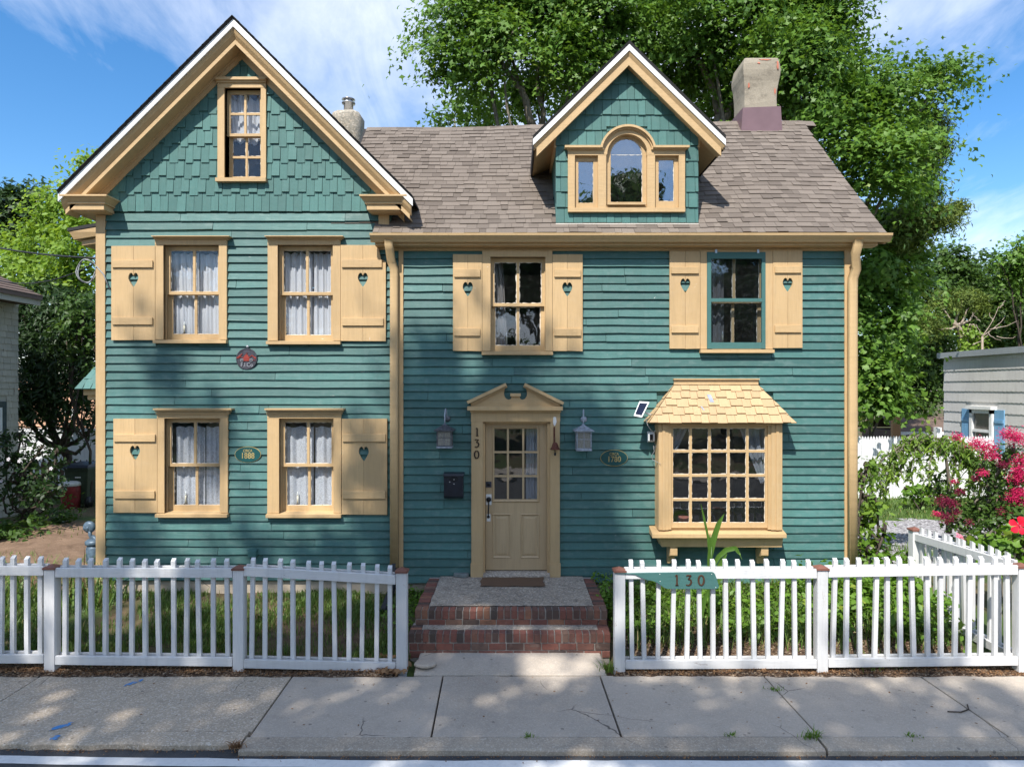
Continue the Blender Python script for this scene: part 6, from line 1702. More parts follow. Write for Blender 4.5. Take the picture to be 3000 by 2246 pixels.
fl = thing('picket_fence', (-4, YFN, 0), 'white picket fence run in front of the lawn with brown-capped posts, sagging towards the steps', 'fence')
for x, vt in ((-7.2, 1662), (X(154, YFN), 1664), (X(703, YFN), 1666), (X(1178, YFN), 1674)): post(fl, x, YFN, -.04, Z(vt, YFN))
panel(fl, (-7.1, YFN), (X(137, YFN), YFN), zr(1668), zr(1671), zr(1928), zr(1928))
panel(fl, (X(171, YFN), YFN), (X(686, YFN), YFN), zr(1676), zr(1677), zr(1932), zr(1937))
panel(fl, (X(719, YFN), YFN), (X(1161, YFN), YFN), zr(1672), zr(1697), zr(1942), zr(1952))
fr2 = thing('picket_fence', (3.4, YFN, 0), 'white picket fence run in front of the weedy garden bed beside the steps', 'fence')
for x, vt in ((X(1814, YFN), 1672), (X(2404, YFN), 1666), (X(2990, YFN), 1660)): post(fr2, x, YFN, -.04, Z(vt, YFN))
panel(fr2, (X(1830, YFN), YFN), (X(2387, YFN), YFN), zr(1681), zr(1679), zr(1945), zr(1943))
panel(fr2, (X(2421, YFN), YFN), (X(2972, YFN), YFN), zr(1676), zr(1668), zr(1940), zr(1934))
fs3 = thing('picket_fence', (5.53, 8.4, 0), 'short white picket fence run leading back from the street beside the gravel drive', 'fence')
post(fs3, X(2680, 9.34), 9.34, 0, Z(1553, 9.34)); post(fs3, 5.50, 11.6, 0.1, 1.25)
panel(fs3, (5.545, YFN + .09), (X(2684, 9.34), 9.28), zr(1664), Z(1570, 9.34), zr(1932), Z(1772, 9.34), wrail=.10)

# number board on the fence
yb_ = YFN - .072
def B(u, v): return (X(u, yb_), Z(v, yb_))
pts = [B(*q) for q in ((1801, 1679.5), (1860, 1682), (1886, 1695), (1897, 1698.5), (1912, 1701), (1925, 1706), (1938, 1715), (1946, 1721), (1956, 1724.6), (2040, 1725), (2100, 1724.5), (2105, 1722), (2106.5, 1717), (2100, 1694), (2095, 1681), (2091, 1676.5), (2086, 1675), (1990, 1676), (1900, 1677))]
sg = thing('number_sign', (X(1990, yb_), yb_, Z(1725, yb_)), 'teal paddle-shaped board with the number 130 on the garden fence', 'sign')
MB().xz(pts, yb_, yb_ + .017).build('board', 'teal_trim', sg, bevel=.002)
for ch, u in (('1', 1983), ('3', 2017), ('0', 2054)): digit(ch, *B(u, 1698.5), .113, yb_ - .008, yb_ - .0005, .014).build('digit', 'brown_metal', sg)
for u, v in ((1933, 1681), (1934, 1702), (2085, 1681), (2097, 1720)): disc((X(u, yb_), yb_, Z(v, yb_)), .0045, .003, 'white_plastic', 'screw', sg, 8)

# ------------------------------------------------------------------ neighbouring buildings
nb = thing('neighbour_house', (-13, 16, .3), 'weathered white shingled house with a brown hipped roof beyond the side yard', 'house')
NX_ = -10.85
wl = MB().box(-14.5, NX_ - .012, 8.0, 15.0, .2, 5.1).build('wall', 'worn_shingle', nb)
rd = random.Random(3); z = .35
wy = (13.7, 14.62); wz = (Z(1302, 14.5), Z(1176, 14.5))
while z < 5.0:
    y = 13.3 - rd.random() * .2
    while y < 14.98:
        w_ = rd.uniform(.14, .3); a_, b_ = y, min(y + w_ - .006, 15.0); y += w_
        if z > wz[0] - .12 and z < wz[1] + .02:
            if b_ < wy[1] + .03: continue
            a_ = max(a_, wy[1] + .03)
        if b_ - a_ < .03: continue
        j = rd.uniform(-.006, .006)
        MB().add([(NX_ + .012, a_, z + j), (NX_ + .012, b_, z + j), (NX_ - .012, b_, z + j), (NX_ - .012, a_, z + j), (NX_ - .006, a_, z + .155), (NX_ - .006, b_, z + .155), (NX_ - .012, b_, z + .155), (NX_ - .012, a_, z + .155)], FS).build('shingle', 'worn_shingle', wl)
    z += .137
wn = MB().box(NX_ - .01, NX_ + .03, wy[0], wy[1], wz[1] - .12, wz[1]).box(NX_ - .01, NX_ + .03, wy[1] - .11, wy[1], wz[0], wz[1] - .12).box(NX_ - .01, NX_ + .05, wy[0], wy[1] + .03, wz[0] - .06, wz[0]).build('window', 'dark_trim', nb)
zm_ = (wz[0] + wz[1]) / 2
MB().box(NX_ - .005, NX_ + .022, wy[0], wy[1] - .11, wz[1] - .18, wz[1] - .12).box(NX_ - .005, NX_ + .022, wy[1] - .17, wy[1] - .11, wz[0], wz[1] - .18).box(NX_ - .005, NX_ + .02, wy[0], wy[1] - .17, zm_ - .03, zm_ + .03).build('frame', 'white_plain', wn)
MB().box(NX_, NX_ + .006, wy[0], wy[1] - .17, wz[0], wz[1] - .18).build('pane', 'glass', wn)
rf = MB().add([(-10.28, 7.4, 5.10), (-10.28, 14.95, 5.10), (-13.1, 14.95, 6.42), (-13.1, 7.4, 6.42), (-10.28, 7.4, 5.02), (-10.28, 14.95, 5.02), (-13.1, 14.95, 6.30), (-13.1, 7.4, 6.30), (-16, 14.95, 5.1), (-16, 7.4, 5.1)], [(0, 1, 2, 3), (4, 5, 1, 0), (5, 6, 2, 1), (2, 8, 9, 3), (7, 6, 5, 4)]).build('roof', 'roof_shed', nb)
for i in range(16):
    f0, f1 = i / 16, (i + 1.15) / 16
    q0, q1 = (-10.28 - 2.82 * f0, 5.10 + 1.32 * f0), (-10.28 - 2.82 * f1, 5.10 + 1.32 * f1)
    MB().add([(q0[0] + .008, 7.4, q0[1] + .022), (q0[0] + .008, 14.96, q0[1] + .022), (q1[0], 14.96, q1[1] + .003), (q1[0], 7.4, q1[1] + .003), (q0[0] + .008, 7.4, q0[1]), (q0[0] + .008, 14.96, q0[1])], [(0, 1, 2, 3), (4, 5, 1, 0)]).build('shingle_course', 'roof_shed', rf)
MB().box(-10.36, -10.32, 7.4, 14.94, 4.90, 5.03).build('fascia', 'worn_shingle', rf)
MB().box(-10.84, -10.36, 7.4, 14.94, 4.93, 4.97).build('soffit', 'brown_wood', rf)

pb = thing('peach_building', (-17.5, 26, .3), 'peach-walled building glimpsed through leaves above the white board fence', 'building')
MB().box(-20, -14.6, 26, 29, .2, 3.4).build('wall', 'peach', pb)
w_ = MB().box(X(206, 25.9), X(216, 25.9), 25.94, 26, 1.2, 2.3).box(X(180, 25.9), X(226, 25.9), 25.95, 26, 2.2, 2.32).build('window', 'white_plain', pb)

gb = thing('grey_building', (12.5, 16, .3), 'flat-roofed light grey shingled building with a metal roof edge', 'building')
gwl = MB().box(12.02, 15, 11.8, 19.0, .2, 3.98).build('wall', 'grey_shingle', gb)
win = (16.98, 17.82, 1.55, 2.56)
rd = random.Random(8); z = .3; row = 0
wavy = {}
while z < 3.9:
    y = 12.0 + (.3 if row % 2 else 0)
    while y < 18.95:
        b_ = min(y + .606, 19.0); zz = min(z + .3, 3.96)
        if not (y > win[0] - .35 and b_ < win[1] + .35 and z > win[2] - .25 and z < win[3] - .05):
            n = 12; vs_ = []; fs_ = []; th = .012 + rd.uniform(0, .003)
            for i in range(n + 1):
                q = y + (b_ - y - .003) * i / n; wv = .009 * math.sin(q * 41.5)
                vs_ += [(12.02 - th - .010, q, z + wv), (12.02, q, z + wv), (12.016, q, zz)]
                if i: fs_ += [(3 * i - 3, 3 * i, 3 * i + 2, 3 * i - 1), (3 * i - 3, 3 * i - 2, 3 * i + 1, 3 * i)]
            MB().add(vs_, fs_).build('shingle', 'grey_shingle', gwl)
        y += .606
    z += .272; row += 1
MB().box(11.9, 12.3, 11.6, 19.12, 3.93, 4.08).box(12.02, 15, 11.6, 19.12, 4.0, 4.06).build('roof_edge', 'grey_flashing', gb)
gwn = MB().box(11.93, 12.03, win[0] + .0, win[0] + .1, win[2], win[3]).box(11.93, 12.03, win[1] - .1, win[1], win[2], win[3]).box(11.93, 12.03, win[0], win[1], win[3] - .1, win[3]).box(11.94, 12.03, win[0] + .1, win[1] - .1, 1.98, 2.05).build('window', 'white_plain', gb)
MB().box(11.86, 12.02, win[0] - .06, win[1] + .06, win[3] + .0, win[3] + .08).build('head_cap', 'white_plain', gwn)
MB().box(11.985, 11.99, win[0] + .1, win[1] - .1, win[2], 1.98).build('pane', 'glass', gwn)
MB().box(11.985, 11.99, win[0] + .1, win[1] - .1, 2.05, win[3] - .1).build('pane', 'glass', gwn)
MB().box(11.996, 12.0, win[0] + .1, win[1] - .1, win[2], win[3]).build('blind', 'interior', gwn)
for y0, y1 in ((win[0] - .36, win[0] - .03), (win[1] + .03, win[1] + .36)):
    s_ = MB().box(11.975, 12.0, y0, y0 + .16, win[2] - .05, win[3]).build('shutter', 'blue_paint', gb)
    MB().box(11.975, 12.0, y0 + .165, y1, win[2] - .05, win[3]).build('board', 'blue_paint', s_)
    MB().box(11.955, 11.975, y0 + .01, y1 - .01, win[3] - .32, win[3] - .24).build('batten', 'blue_paint', s_)

sd = thing('garden_shed', (13, 22, .3), 'low shed with a brown shingle roof behind the tall white fence', 'shed')
MB().box(12.3, 15.5, 22, 24, .2, 1.72).build('wall', 'brown_wood', sd)
rf = MB().add([(12.2, 21.7, 1.72), (15.6, 21.7, 1.72), (15.6, 23, 2.16), (12.45, 23, 2.16), (15.6, 24.4, 1.72), (12.2, 24.4, 1.72)], [(0, 1, 2, 3), (3, 2, 4, 5)]).build('roof', 'roof_shed', sd)
MB().box(12.2, 15.6, 21.66, 21.7, 1.62, 1.72).build('fascia', 'white_plain', sd)
MB().prism([(12.05, 21.6, .3), (12.3, 21.6, .3), (12.3, 21.6, 2.3), (12.05, 21.6, 2.3)], (0, .12, 0)).build('corner_post', 'cedar_wood', sd)

# tall white pointed-board fence
tf = thing('board_fence', (10, 17, .3), 'tall white fence of pointed boards in front of the shed', 'fence')
mb = MB(); w_ = .064; mb.prism([(-w_ / 2, 0, 0), (w_ / 2, 0, 0), (w_ / 2, 0, 1.5), (w_ * .32, 0, 1.565), (0, 0, 1.6), (-w_ * .32, 0, 1.565), (-w_ / 2, 0, 1.5)], (0, .018, 0))
pm_ = mesh_of(mb, 'picket', 'white_picket')
x = 8.1; k_ = 0
while x < 11.95:
    inst(pm_, 'picket', (x, 17.0 + random.uniform(-.004, .004), .31 + random.uniform(-.006, .006)), tf); x += .0705
for zz in (.6, 1.6): MB().box(8.1, 11.95, 17.02, 17.06, zz, zz + .08).build('rail', 'white_picket', tf)
MB().box(10.62, 10.74, 17.06, 17.2, .2, 2.12).build('post', 'white_picket', tf)

# white vinyl fence and dark picket fence in the side yard
vf = thing('vinyl_fence', (-12, 18.5, .3), 'plain white board fence at the back of the side yard', 'fence')
x = -15.6
while x < -9.0:
    MB().box(x, x + .148, 18.5, 18.52, .32, 2.0).build('board', 'white_picket', vf); x += .152
MB().box(-15.6, -9.0, 18.47, 18.5, 1.92, 2.02).build('rail', 'white_picket', vf); MB().box(-15.6, -9.0, 18.47, 18.5, .4, .5).build('rail', 'white_picket', vf)
MB().box(-11.2, -11.06, 18.44, 18.56, .3, 2.12).build('post', 'white_picket', vf)
df = thing('dark_picket_fence', (-11, 17, .3), 'dark brown picket fence with pointed tops behind the refuse bin', 'fence')
mb = MB(); mb.prism([(-.05, 0, 0), (.05, 0, 0), (.05, 0, .72), (.035, 0, .76), (.055, 0, .82), (.04, 0, .88), (0, 0, .95), (-.04, 0, .88), (-.055, 0, .82), (-.035, 0, .76), (-.05, 0, .72)], (0, .02, 0))
pm_ = mesh_of(mb, 'picket', 'brown_wood')
x = -12.3
while x < -9.2:
    inst(pm_, 'picket', (x, 17.0, .37), df); x += .155
for zz in (.6, 1.08): MB().box(-12.4, -9.1, 17.02, 17.06, zz, zz + .08).build('rail', 'brown_wood', df)

# wheeled bin and red barrel
bn = thing('wheeled_bin', (-10.1, 16.1, .3), 'dark green wheeled refuse bin with a black lid beside the red barrel', 'bin')
x, y, g = -10.1, 16.1, float(gz(-10.1, 16.1))
MB().add([(x - .21, y - .24, g + .08), (x + .21, y - .24, g + .08), (x + .21, y + .2, g + .08), (x - .21, y + .2, g + .08), (x - .28, y - .30, g + .93), (x + .28, y - .30, g + .93), (x + .28, y + .32, g + .93), (x - .28, y + .32, g + .93)], FS).build('body', 'green_bin', bn, bevel=.02)
MB().box(x - .30, x + .30, y - .33, y + .33, g + .88, g + .935).build('rim', 'green_bin', bn, bevel=.01)
MB().add([(x - .31, y - .36, g + .937), (x + .31, y - .36, g + .937), (x + .31, y + .36, g + .937), (x - .31, y + .36, g + .937), (x - .27, y - .28, g + 1.0), (x + .27, y - .28, g + 1.0), (x + .27, y + .34, g + 1.03), (x - .27, y + .34, g + 1.03)], FS).build('lid', 'black_plastic', bn, bevel=.012)
for sx in (-1, 1):
    whl = MB().tube([(x + sx * .25 - .03, y - .2, g + .13), (x + sx * .25 + .03, y - .2, g + .13)], .13, 18).build('wheel', 'black_plastic', bn, True)
MB().tube([(x - .24, y - .2, g + .13), (x + .24, y - .2, g + .13)], .012, 8).build('axle', 'iron', bn)
MB().box(x - .02, x + .11, y - .292, y - .284, g + .70, g + .73).build('sticker', 'white_plastic', bn)
ba = thing('red_barrel', (-10.55, 15.9, .3), 'faded red drink barrel with a white lid leaning by the green bin', 'barrel')
x, y = X(208, 15.8), 15.8; g = float(gz(x, y))
MB().lathe([(.17, 0), (.185, .02), (.195, .15), (.20, .18), (.20, .32), (.21, .36), (.21, .50), (.205, .52)], (x, y, g), 22).build('body', 'red_plastic', ba, True)
MB().lathe([(.215, .52), (.22, .53), (.22, .58), (.20, .61), (.12, .63)], (x, y, g), 22).build('lid', 'white_plastic', ba, True)
MB().tube([(x - .21, y, g + .40), (x - .24, y - .06, g + .43), (x - .21, y - .1, g + .40)], .012, 6).build('handle', 'white_plastic', ba)

# ------------------------------------------------------------------ trees
def B3(u, v, r, Y, ry=None):
    """blob from photo pixels: centre (u, v), radius r px, at depth Y"""
    s_ = Y / 2000.0
    return (X(u, Y), Y, Z(v, Y), r * s_, (ry or r) * s_, r * s_ * .9)

def limbs(name, paths, mat, parent):
    mb = MB()
    for path, r0, r1 in paths:
        n = len(path); mb.tube(path, [r0 + (r1 - r0) * i / (n - 1) for i in range(n)], 7)
    return mb.build(name, mat, parent, True)

def curve(p0, p1, bend=(0, 0, 0), n=7, jit=.06):
    out = []
    for i in range(n + 1):
        t_ = i / n; k_ = 4 * t_ * (1 - t_)
        out.append(tuple(a_ + (b_ - a_) * t_ + c_ * k_ + (random.uniform(-jit, jit) if 0 < i < n else 0) for a_, b_, c_ in zip(p0, p1, bend)))
    return out

def tree(name, label, base, blobs, mat, leafkind, size, dens, spray_r, per, bark_='bark', trunk_r=.22, fork=.45, group=None, cat='tree', up=.55, droop=.15, front=.35, extra=None, reach=14, shell=.35, flat=.25):
    o = thing(name, base, label, cat, group)
    P, N, rn = sprays(blobs, dens, spray_r, per, up=up, droop=droop, front=front, shell=shell, flat=flat)
    leaves('crown', P, N, size * (.65 + .7 * rng.random(len(P))), leafkind, mat, o, rnd=rn)
    c = np.array([b_[:3] for b_ in blobs]); top = c.mean(0)
    fk = Vector((base[0] + (top[0] - base[0]) * .3, base[1] + (top[1] - base[1]) * .3, base[2] + (top[2] - base[2]) * fork))
    paths = [(curve(base, fk, (.1, .05, 0), 6), trunk_r, trunk_r * .7)]
    idx = list(range(len(blobs))); random.shuffle(idx)
    for i in idx[:reach]:
        b_ = blobs[i]; e = Vector(b_[:3])
        paths.append((curve(fk, e, (random.uniform(-.3, .3), random.uniform(-.3, .3), -.25), 6), trunk_r * .42, .02))
        for k_ in range(3):
            d = Vector(on_sphere(1)[0]) * b_[3] * .8; paths.append((curve(e, e + d, (0, 0, .1), 4, .03), .025, .006))
    if extra: paths += extra
    limbs('trunk', paths, bark_, o)
    return o

YM = 17.0
mA = [B3(u, v, r, Y) for u, v, r, Y in ((1370, 60, 125, 17), (1345, 190, 78, 16.5), (1470, 140, 110, 16.5), (1590, 50, 150, 17.5), (1690, 170, 120, 17), (1560, 250, 80, 18.5), (1440, 240, 70, 17), (1800, 60, 150, 17), (1930, 150, 120, 17.5), (1600, -110, 200, 18), (1370, -70, 120, 17), (1880, -130, 220, 18), (1290, 130, 50, 16.5), (1790, 230, 90, 18))]
st = [(curve((X(1560, 17), 17, 2.0), (X(1560, 17), 17, Z(370, 17)), (0, 0, 0), 4), .2, .13), (curve((X(1560, 17), 17, Z(370, 17)), (X(1465, 16.8), 16.8, Z(175, 16.8)), (.1, 0, .05), 6), .11, .05), (curve((X(1572, 17.4), 17.4, 2.0), (X(1590, 17.4), 17.4, Z(365, 17.4)), (0, 0, 0), 4), .12, .08), (curve((X(1590, 17.4), 17.4, Z(365, 17.4)), (X(1575, 17.2), 17.2, Z(190, 17.2)), (.0, 0, 0), 5), .07, .04), (curve((X(1545, 17), 17, Z(330, 17)), (X(1480, 17), 17, Z(150, 17)), (.05, 0, 0), 5), .06, .03)]
tree('maple_tree', 'tall green maple with pale forked trunks behind the roof ridge and dormer', (X(1568, 17), 17, .3), mA, 'maple', 'star', .13, 1.9, .68, 190, trunk_r=.2, flat=.17, up=.6, shell=.75, fork=.35, group='maples behind the house', extra=st, reach=8)
mB = [B3(u, v, r, Y) for u, v, r, Y in ((2070, 70, 160, 16.5), (2060, 240, 110, 18), (2240, 80, 170, 16.5), (2370, 190, 140, 16), (2420, 330, 110, 16), (2500, 240, 110, 16.5), (2300, 310, 90, 17.5), (2590, 330, 100, 16.5), (2640, 260, 50, 16.5), (2700, 235, 36, 16.5), (2750, 225, 26, 16.5), (2790, 222, 12, 16.5), (2480, 450, 110, 16), (2610, 430, 95, 16), (2560, 560, 90, 16), (2640, 520, 70, 16.5), (2100, -130, 230, 18), (2350, -70, 170, 17), (2130, 330, 70, 17.5), (2200, 220, 90, 17.5), (2380, 60, 120, 17), (2670, 400, 50, 16.5))]
st = [(curve((X(2120, 17), 17, 2), (X(2110, 17), 17, Z(340, 17)), (0, 0, 0), 4), .24, .16), (curve((X(2110, 17), 17, Z(340, 17)), (X(2025, 17), 17, Z(120, 17)), (.1, 0, 0), 6), .12, .05), (curve((X(2120, 17), 17, Z(350, 17)), (X(2170, 17), 17, Z(280, 17)), (0, 0, .0), 5), .1, .06), (curve((X(2170, 17), 17, Z(280, 17)), (X(2230, 16.8), 16.8, Z(90, 16.8)), (0, 0, 0), 6), .08, .03), (curve((X(2300, 17), 17, Z(350, 17)), (X(2400, 17), 17, Z(255, 17)), (0, 0, -.1), 6), .07, .03)]
tree('maple_tree', 'large bright green maple spreading over the parged chimney and the roof verge', (X(2120, 17), 17, .3), mB, 'maple', 'star', .13, 1.9, .68, 190, trunk_r=.26, flat=.17, up=.6, shell=.75, fork=.35, group='maples behind the house', extra=st, reach=10)
mC = [B3(u, v, r, Y + 3.3) for u, v, r, Y in ((2540, 760, 80, 14.5), (2600, 700, 80, 15), (2570, 860, 85, 14.5), (2640, 830, 60, 15), (2550, 970, 80, 14.3), (2610, 980, 60, 14.6), (2560, 1080, 75, 14.2), (2600, 1140, 55, 14.2), (2545, 1180, 50, 14), (2570, 640, 70, 15.5), (2660, 760, 50, 15.3), (2520, 640, 60, 15.5), (2500, 880, 60, 15), (2500, 1050, 60, 15), (2660, 900, 50, 15), (2640, 1040, 50, 15), (2630, 1100, 44, 14.6), (2690, 830, 40, 15.3), (2630, 640, 50, 15.5), (2620, 1170, 34, 14.3), (2520, 1120, 50, 14.5))]
tree('maple_tree', 'young leafy maple hanging down beside the corner downspout', (9.5, 18.4, .3), mC, 'maple', 'maple', .14, 3.2, .44, 90, trunk_r=.07, flat=.17, up=.6, shell=.75, reach=4, fork=.3, group='maples behind the house')
mD = [B3(u, v, r, Y) for u, v, r, Y in ((1330, 345, 45, 20), (1400, 320, 60, 20), (1460, 350, 60, 20), (1290, 365, 25, 20), (1500, 320, 60, 20), (1640, 310, 70, 21), (1750, 330, 60, 21), (1940, 330, 80, 21), (2010, 300, 60, 21))]
tree('maple_tree', 'low rounded tree showing just above the roof ridge', (X(1450, 20), 20, .3), mD, 'maple', 'star', .17, 3.4, .5, 30, trunk_r=.12, group='maples behind the house')

# juniper branches reaching out of the maple on the sky side
jb = [B3(u, v, r, 17.5) for u, v, r in ((2700, 320, 30), (2725, 350, 35), (2740, 420, 40), (2720, 470, 40), (2690, 440, 50), (2745, 440, 25), (2715, 560, 45), (2680, 620, 50), (2730, 630, 36), (2770, 620, 30), (2800, 610, 22), (2825, 600, 14), (2740, 655, 34), (2790, 645, 20), (2650, 660, 50), (2690, 690, 34), (2640, 700, 40), (2770, 365, 16), (2700, 520, 40))]
ex = [(curve((X(2650, 17.5), 17.5, Z(700, 17.5)), (X(2830, 17.5), 17.5, Z(600, 17.5)), (0, 0, -.1), 6), .05, .008), (curve((X(2640, 17.5), 17.5, Z(560, 17.5)), (X(2750, 17.5), 17.5, Z(420, 17.5)), (0, 0, -.1), 6), .05, .008)]
tree('juniper_tree', 'yellow-green juniper with ragged branches against the sky beside the maple', (X(2640, 17.5), 17.5, .3), jb, 'conifer', 'needle', .15, 24, .18, 40, 'bark_dark', .1, .2, extra=ex, up=.35, front=1, shell=.9, flat=.5, reach=0)

# trees over the grey building
for lab, bl, mt, kd, sz, Y in (
    ('dark green tree with pale stems in the middle above the grey building', ((2780, 790, 60), (2740, 850, 60), (2790, 760, 40), (2700, 800, 45), (2830, 800, 45), (2680, 870, 50), (2690, 950, 60), (2640, 1050, 70), (2700, 1080, 60), (2730, 1010, 60), (2660, 1150, 55), (2730, 1130, 45), (2650, 950, 60)), 'mid_leaf', 'star', .20, 24),
    ('broad mid-green tree at the frame edge above the grey building', ((2900, 800, 50), (2870, 850, 60), (2940, 830, 60), (2990, 850, 70), (2960, 900, 70), (2890, 910, 60), (2990, 960, 60), (2930, 980, 60), (2870, 990, 55), (2830, 930, 55), (2820, 1010, 55), (2780, 900, 55), (3050, 830, 90)), 'mid_leaf', 'star', .20, 25),
    ('tall yellow-green treetop at the upper frame edge behind the grey building', ((2985, 735, 34), (2960, 770, 36), (2940, 790, 26), (3000, 780, 50), (3040, 740, 60), (3060, 820, 70)), 'maple', 'star', .17, 22)):
    bb = [B3(u, v, r, Y) for u, v, r in bl]
    tree('woodland_tree', lab, (bb[0][0], Y, .3), bb, mt, kd, sz * .75, 3.6, .45, 90, 'bark_dark', .06, .5, 'trees over the grey building')
jf = [B3(u, v, r, 22) for u, v, r in ((2790, 880, 30), (2830, 870, 34), (2870, 880, 30), (2760, 870, 26), (2740, 890, 24), (2850, 900, 26), (2880, 895, 22), (2800, 905, 24), (2730, 940, 30), (2700, 960, 34), (2750, 965, 26), (2705, 920, 26))]
ex = [(curve((X(2830, 22), 22, 1.0), (X(2826, 22), 22, Z(1010, 22)), (0, 0, 0), 4), .14, .12), (curve((X(2826, 22), 22, Z(1010, 22)), (X(2790, 22), 22, Z(940, 22)), (.05, 0, .0), 5), .11, .07)]
for u, v in ((2760, 900), (2820, 880), (2850, 890), (2735, 955), (2870, 900)): ex.append((curve((X(2800, 22), 22, Z(955, 22)), (X(u, 22), 22, Z(v, 22)), (0, 0, -.1), 4), .05, .01))
tree('juniper_tree', 'flat-topped yellow-green juniper with a bare pale trunk above the grey building', (X(2826, 22), 22, .3), jf, 'conifer', 'needle', .12, 14, .2, 34, 'bark_pale', .1, .5, extra=ex, up=.5, front=1, shell=.9, flat=.4, reach=0)
vy = [B3(u, v, r, 21.5) for u, v, r in ((2845, 960, 20), (2850, 990, 26), (2840, 1015, 28), (2870, 1010, 20), (2835, 975, 14))]
tree('ivy_vine', 'bright yellow-green vine clump climbing a bare stem over the grey building', (X(2850, 21.5), 21.5, .3), vy, 'light_leaf', 'oval', .12, 9, .2, 20, 'bark_pale', .05, .5, cat='vine', front=1)
tw = thing('bare_tree', (X(2880, 21), 21, .3), 'leafless pale branching tree above the grey roof edge', 'tree')
pp = [(curve((X(2880, 21), 21, 1), (X(2878, 21), 21, Z(985, 21)), (0, 0, 0), 4), .05, .03)]
for (a_, b_) in (((2878, 985), (2942, 930)), ((2878, 985), (2925, 900)), ((2900, 965), (2980, 940)), ((2878, 985), (2860, 950)), ((2895, 975), (2935, 1000)), ((2925, 900), (2945, 880)), ((2910, 940), (2900, 915)), ((2920, 985), (2975, 985)), ((2850, 1010), (2895, 980)), ((2870, 940), (2850, 915))):
    pp.append((curve((X(a_[0], 21), 21, Z(a_[1], 21)), (X(b_[0], 21), 21, Z(b_[1], 21)), (0, 0, -.05), 5, .03), .018, .005))
limbs('branches', pp, 'bark_pale', tw)

# side-yard trees
lb = [B3(u, v, r, Y) for u, v, r, Y in ((215, 570, 40, 19), (250, 530, 26, 19), (265, 470, 18, 19), (200, 640, 60, 19), (240, 690, 55, 18), (150, 700, 70, 19), (90, 760, 70, 19), (190, 760, 60, 18), (40, 800, 60, 19), (130, 810, 60, 18), (240, 790, 50, 18), (30, 740, 50, 20), (160, 590, 30, 19), (90, 840, 50, 18), (250, 850, 45, 18), (190, 850, 45, 18))]
tree('locust_tree', 'bright yellow-green feathery tree in the side yard behind the cornice', (-13.0, 19, .3), lb, 'light_leaf', 'oval', .13, 4.0, .45, 80, 'bark_dark', .16, .4)
db_ = [B3(u, v, r, 26) for u, v, r in ((40, 600, 55), (100, 580, 50), (20, 660, 60), (90, 640, 45), (-40, 620, 80), (60, 680, 50))]
tree('dark_maple', 'dark green maple at the frame edge behind the feathery tree', (X(20, 26), 26, .3), db_, 'dark_leaf', 'star', .24, 4.0, .6, 34, 'bark_dark', .2, .5)
eb = [B3(u, v, r, Y) for u, v, r, Y in ((140, 890, 70, 17.3), (210, 900, 55, 17), (90, 930, 50, 17.3), (260, 930, 50, 16.5), (150, 980, 80, 17.3), (230, 1000, 60, 16.6), (90, 1030, 60, 17), (180, 1070, 70, 17), (260, 1060, 45, 16.4), (110, 1120, 60, 17), (210, 1140, 55, 17), (260, 1140, 40, 16.4), (150, 1180, 50, 17), (80, 1170, 40, 17), (255, 1210, 30, 16.6), (262, 1260, 24, 16.6), (90, 1200, 44, 17), (150, 1230, 36, 17), (70, 1120, 50, 17.2))]
tree('spruce_tree', 'dense dark evergreen overgrown with vines between the two houses', (-11.3, 17.2, .3), eb, 'dark_leaf', 'lance', .17, 11, .35, 44, 'bark_dark', .14, .4, up=.3)
vb = [B3(u, v, r, Y) for u, v, r, Y in ((250, 900, 40, 16), (230, 960, 40, 16), (265, 990, 36, 16), (240, 1030, 36, 16), (205, 930, 36, 16.5), (262, 1080, 26, 16))]
tree('ivy_vine', 'sunlit green creeper hanging over the dark evergreen beside the corner post', (X(255, 16), 16, .3), vb, 'mid_leaf', 'oval', .11, 10, .22, 24, 'bark_dark', .04, .4, cat='vine', up=.3)
hb = [B3(u, v, r, Y) for u, v, r, Y in ((50, 1350, 45, 13), (110, 1330, 36, 13), (30, 1420, 50, 12.8), (100, 1410, 45, 12.8), (150, 1390, 28, 13), (60, 1290, 28, 13.2), (130, 1450, 34, 12.6), (20, 1290, 30, 13.2), (165, 1330, 20, 13))]
o = tree('hibiscus_shrub', 'leafy shrub dotted with white mallow flowers in the side yard', (-9.4, 13, .35), hb, 'dark_leaf', 'oval', .09, 13, .2, 20, 'bark_dark', .03, .3, cat='shrub', up=.4, front=1, shell=.7)
def flower(parent, u, v, Y, r, mat, cmat='gold', n=5, face=(-.1, -1, .25), name='flower'):
    c = Vector((X(u, Y), Y, Z(v, Y))); f = Vector(face).normalized(); a_ = f.orthogonal().normalized(); b_ = f.cross(a_)
    mb = MB()
    for k_ in range(n):
        an = 6.283 * k_ / n + random.uniform(-.1, .1); d = a_ * math.cos(an) + b_ * math.sin(an); s_ = f.cross(d)
        pts = [c, c + d * r * .35 + s_ * r * .22 + f * r * .12, c + d * r * .75 + s_ * r * .42 + f * r * .22, c + d * r * 1.02 + s_ * r * .2 + f * r * .12, c + d * r * 1.05 - s_ * r * .2 + f * r * .1, c + d * r * .75 - s_ * r * .42 + f * r * .2, c + d * r * .35 - s_ * r * .22 + f * r * .12, c + d * r * .6 + f * r * .17]
        mb.add(pts, [(0, 1, 7), (1, 2, 7), (2, 3, 7), (3, 4, 7), (4, 5, 7), (5, 6, 7), (6, 0, 7)], random.random())
    fl_ = mb.build(name, mat, parent, True)
    MB().tube([c, c + f * r * .45], [r * .07, r * .05], 6).build('stamen', cmat, fl_, True)
for u, v in ((6, 1357), (25, 1345), (57, 1350), (150, 1372), (4, 1408)): flower(o, u, v, 12.5, .036, 'white_petal', 'magenta')
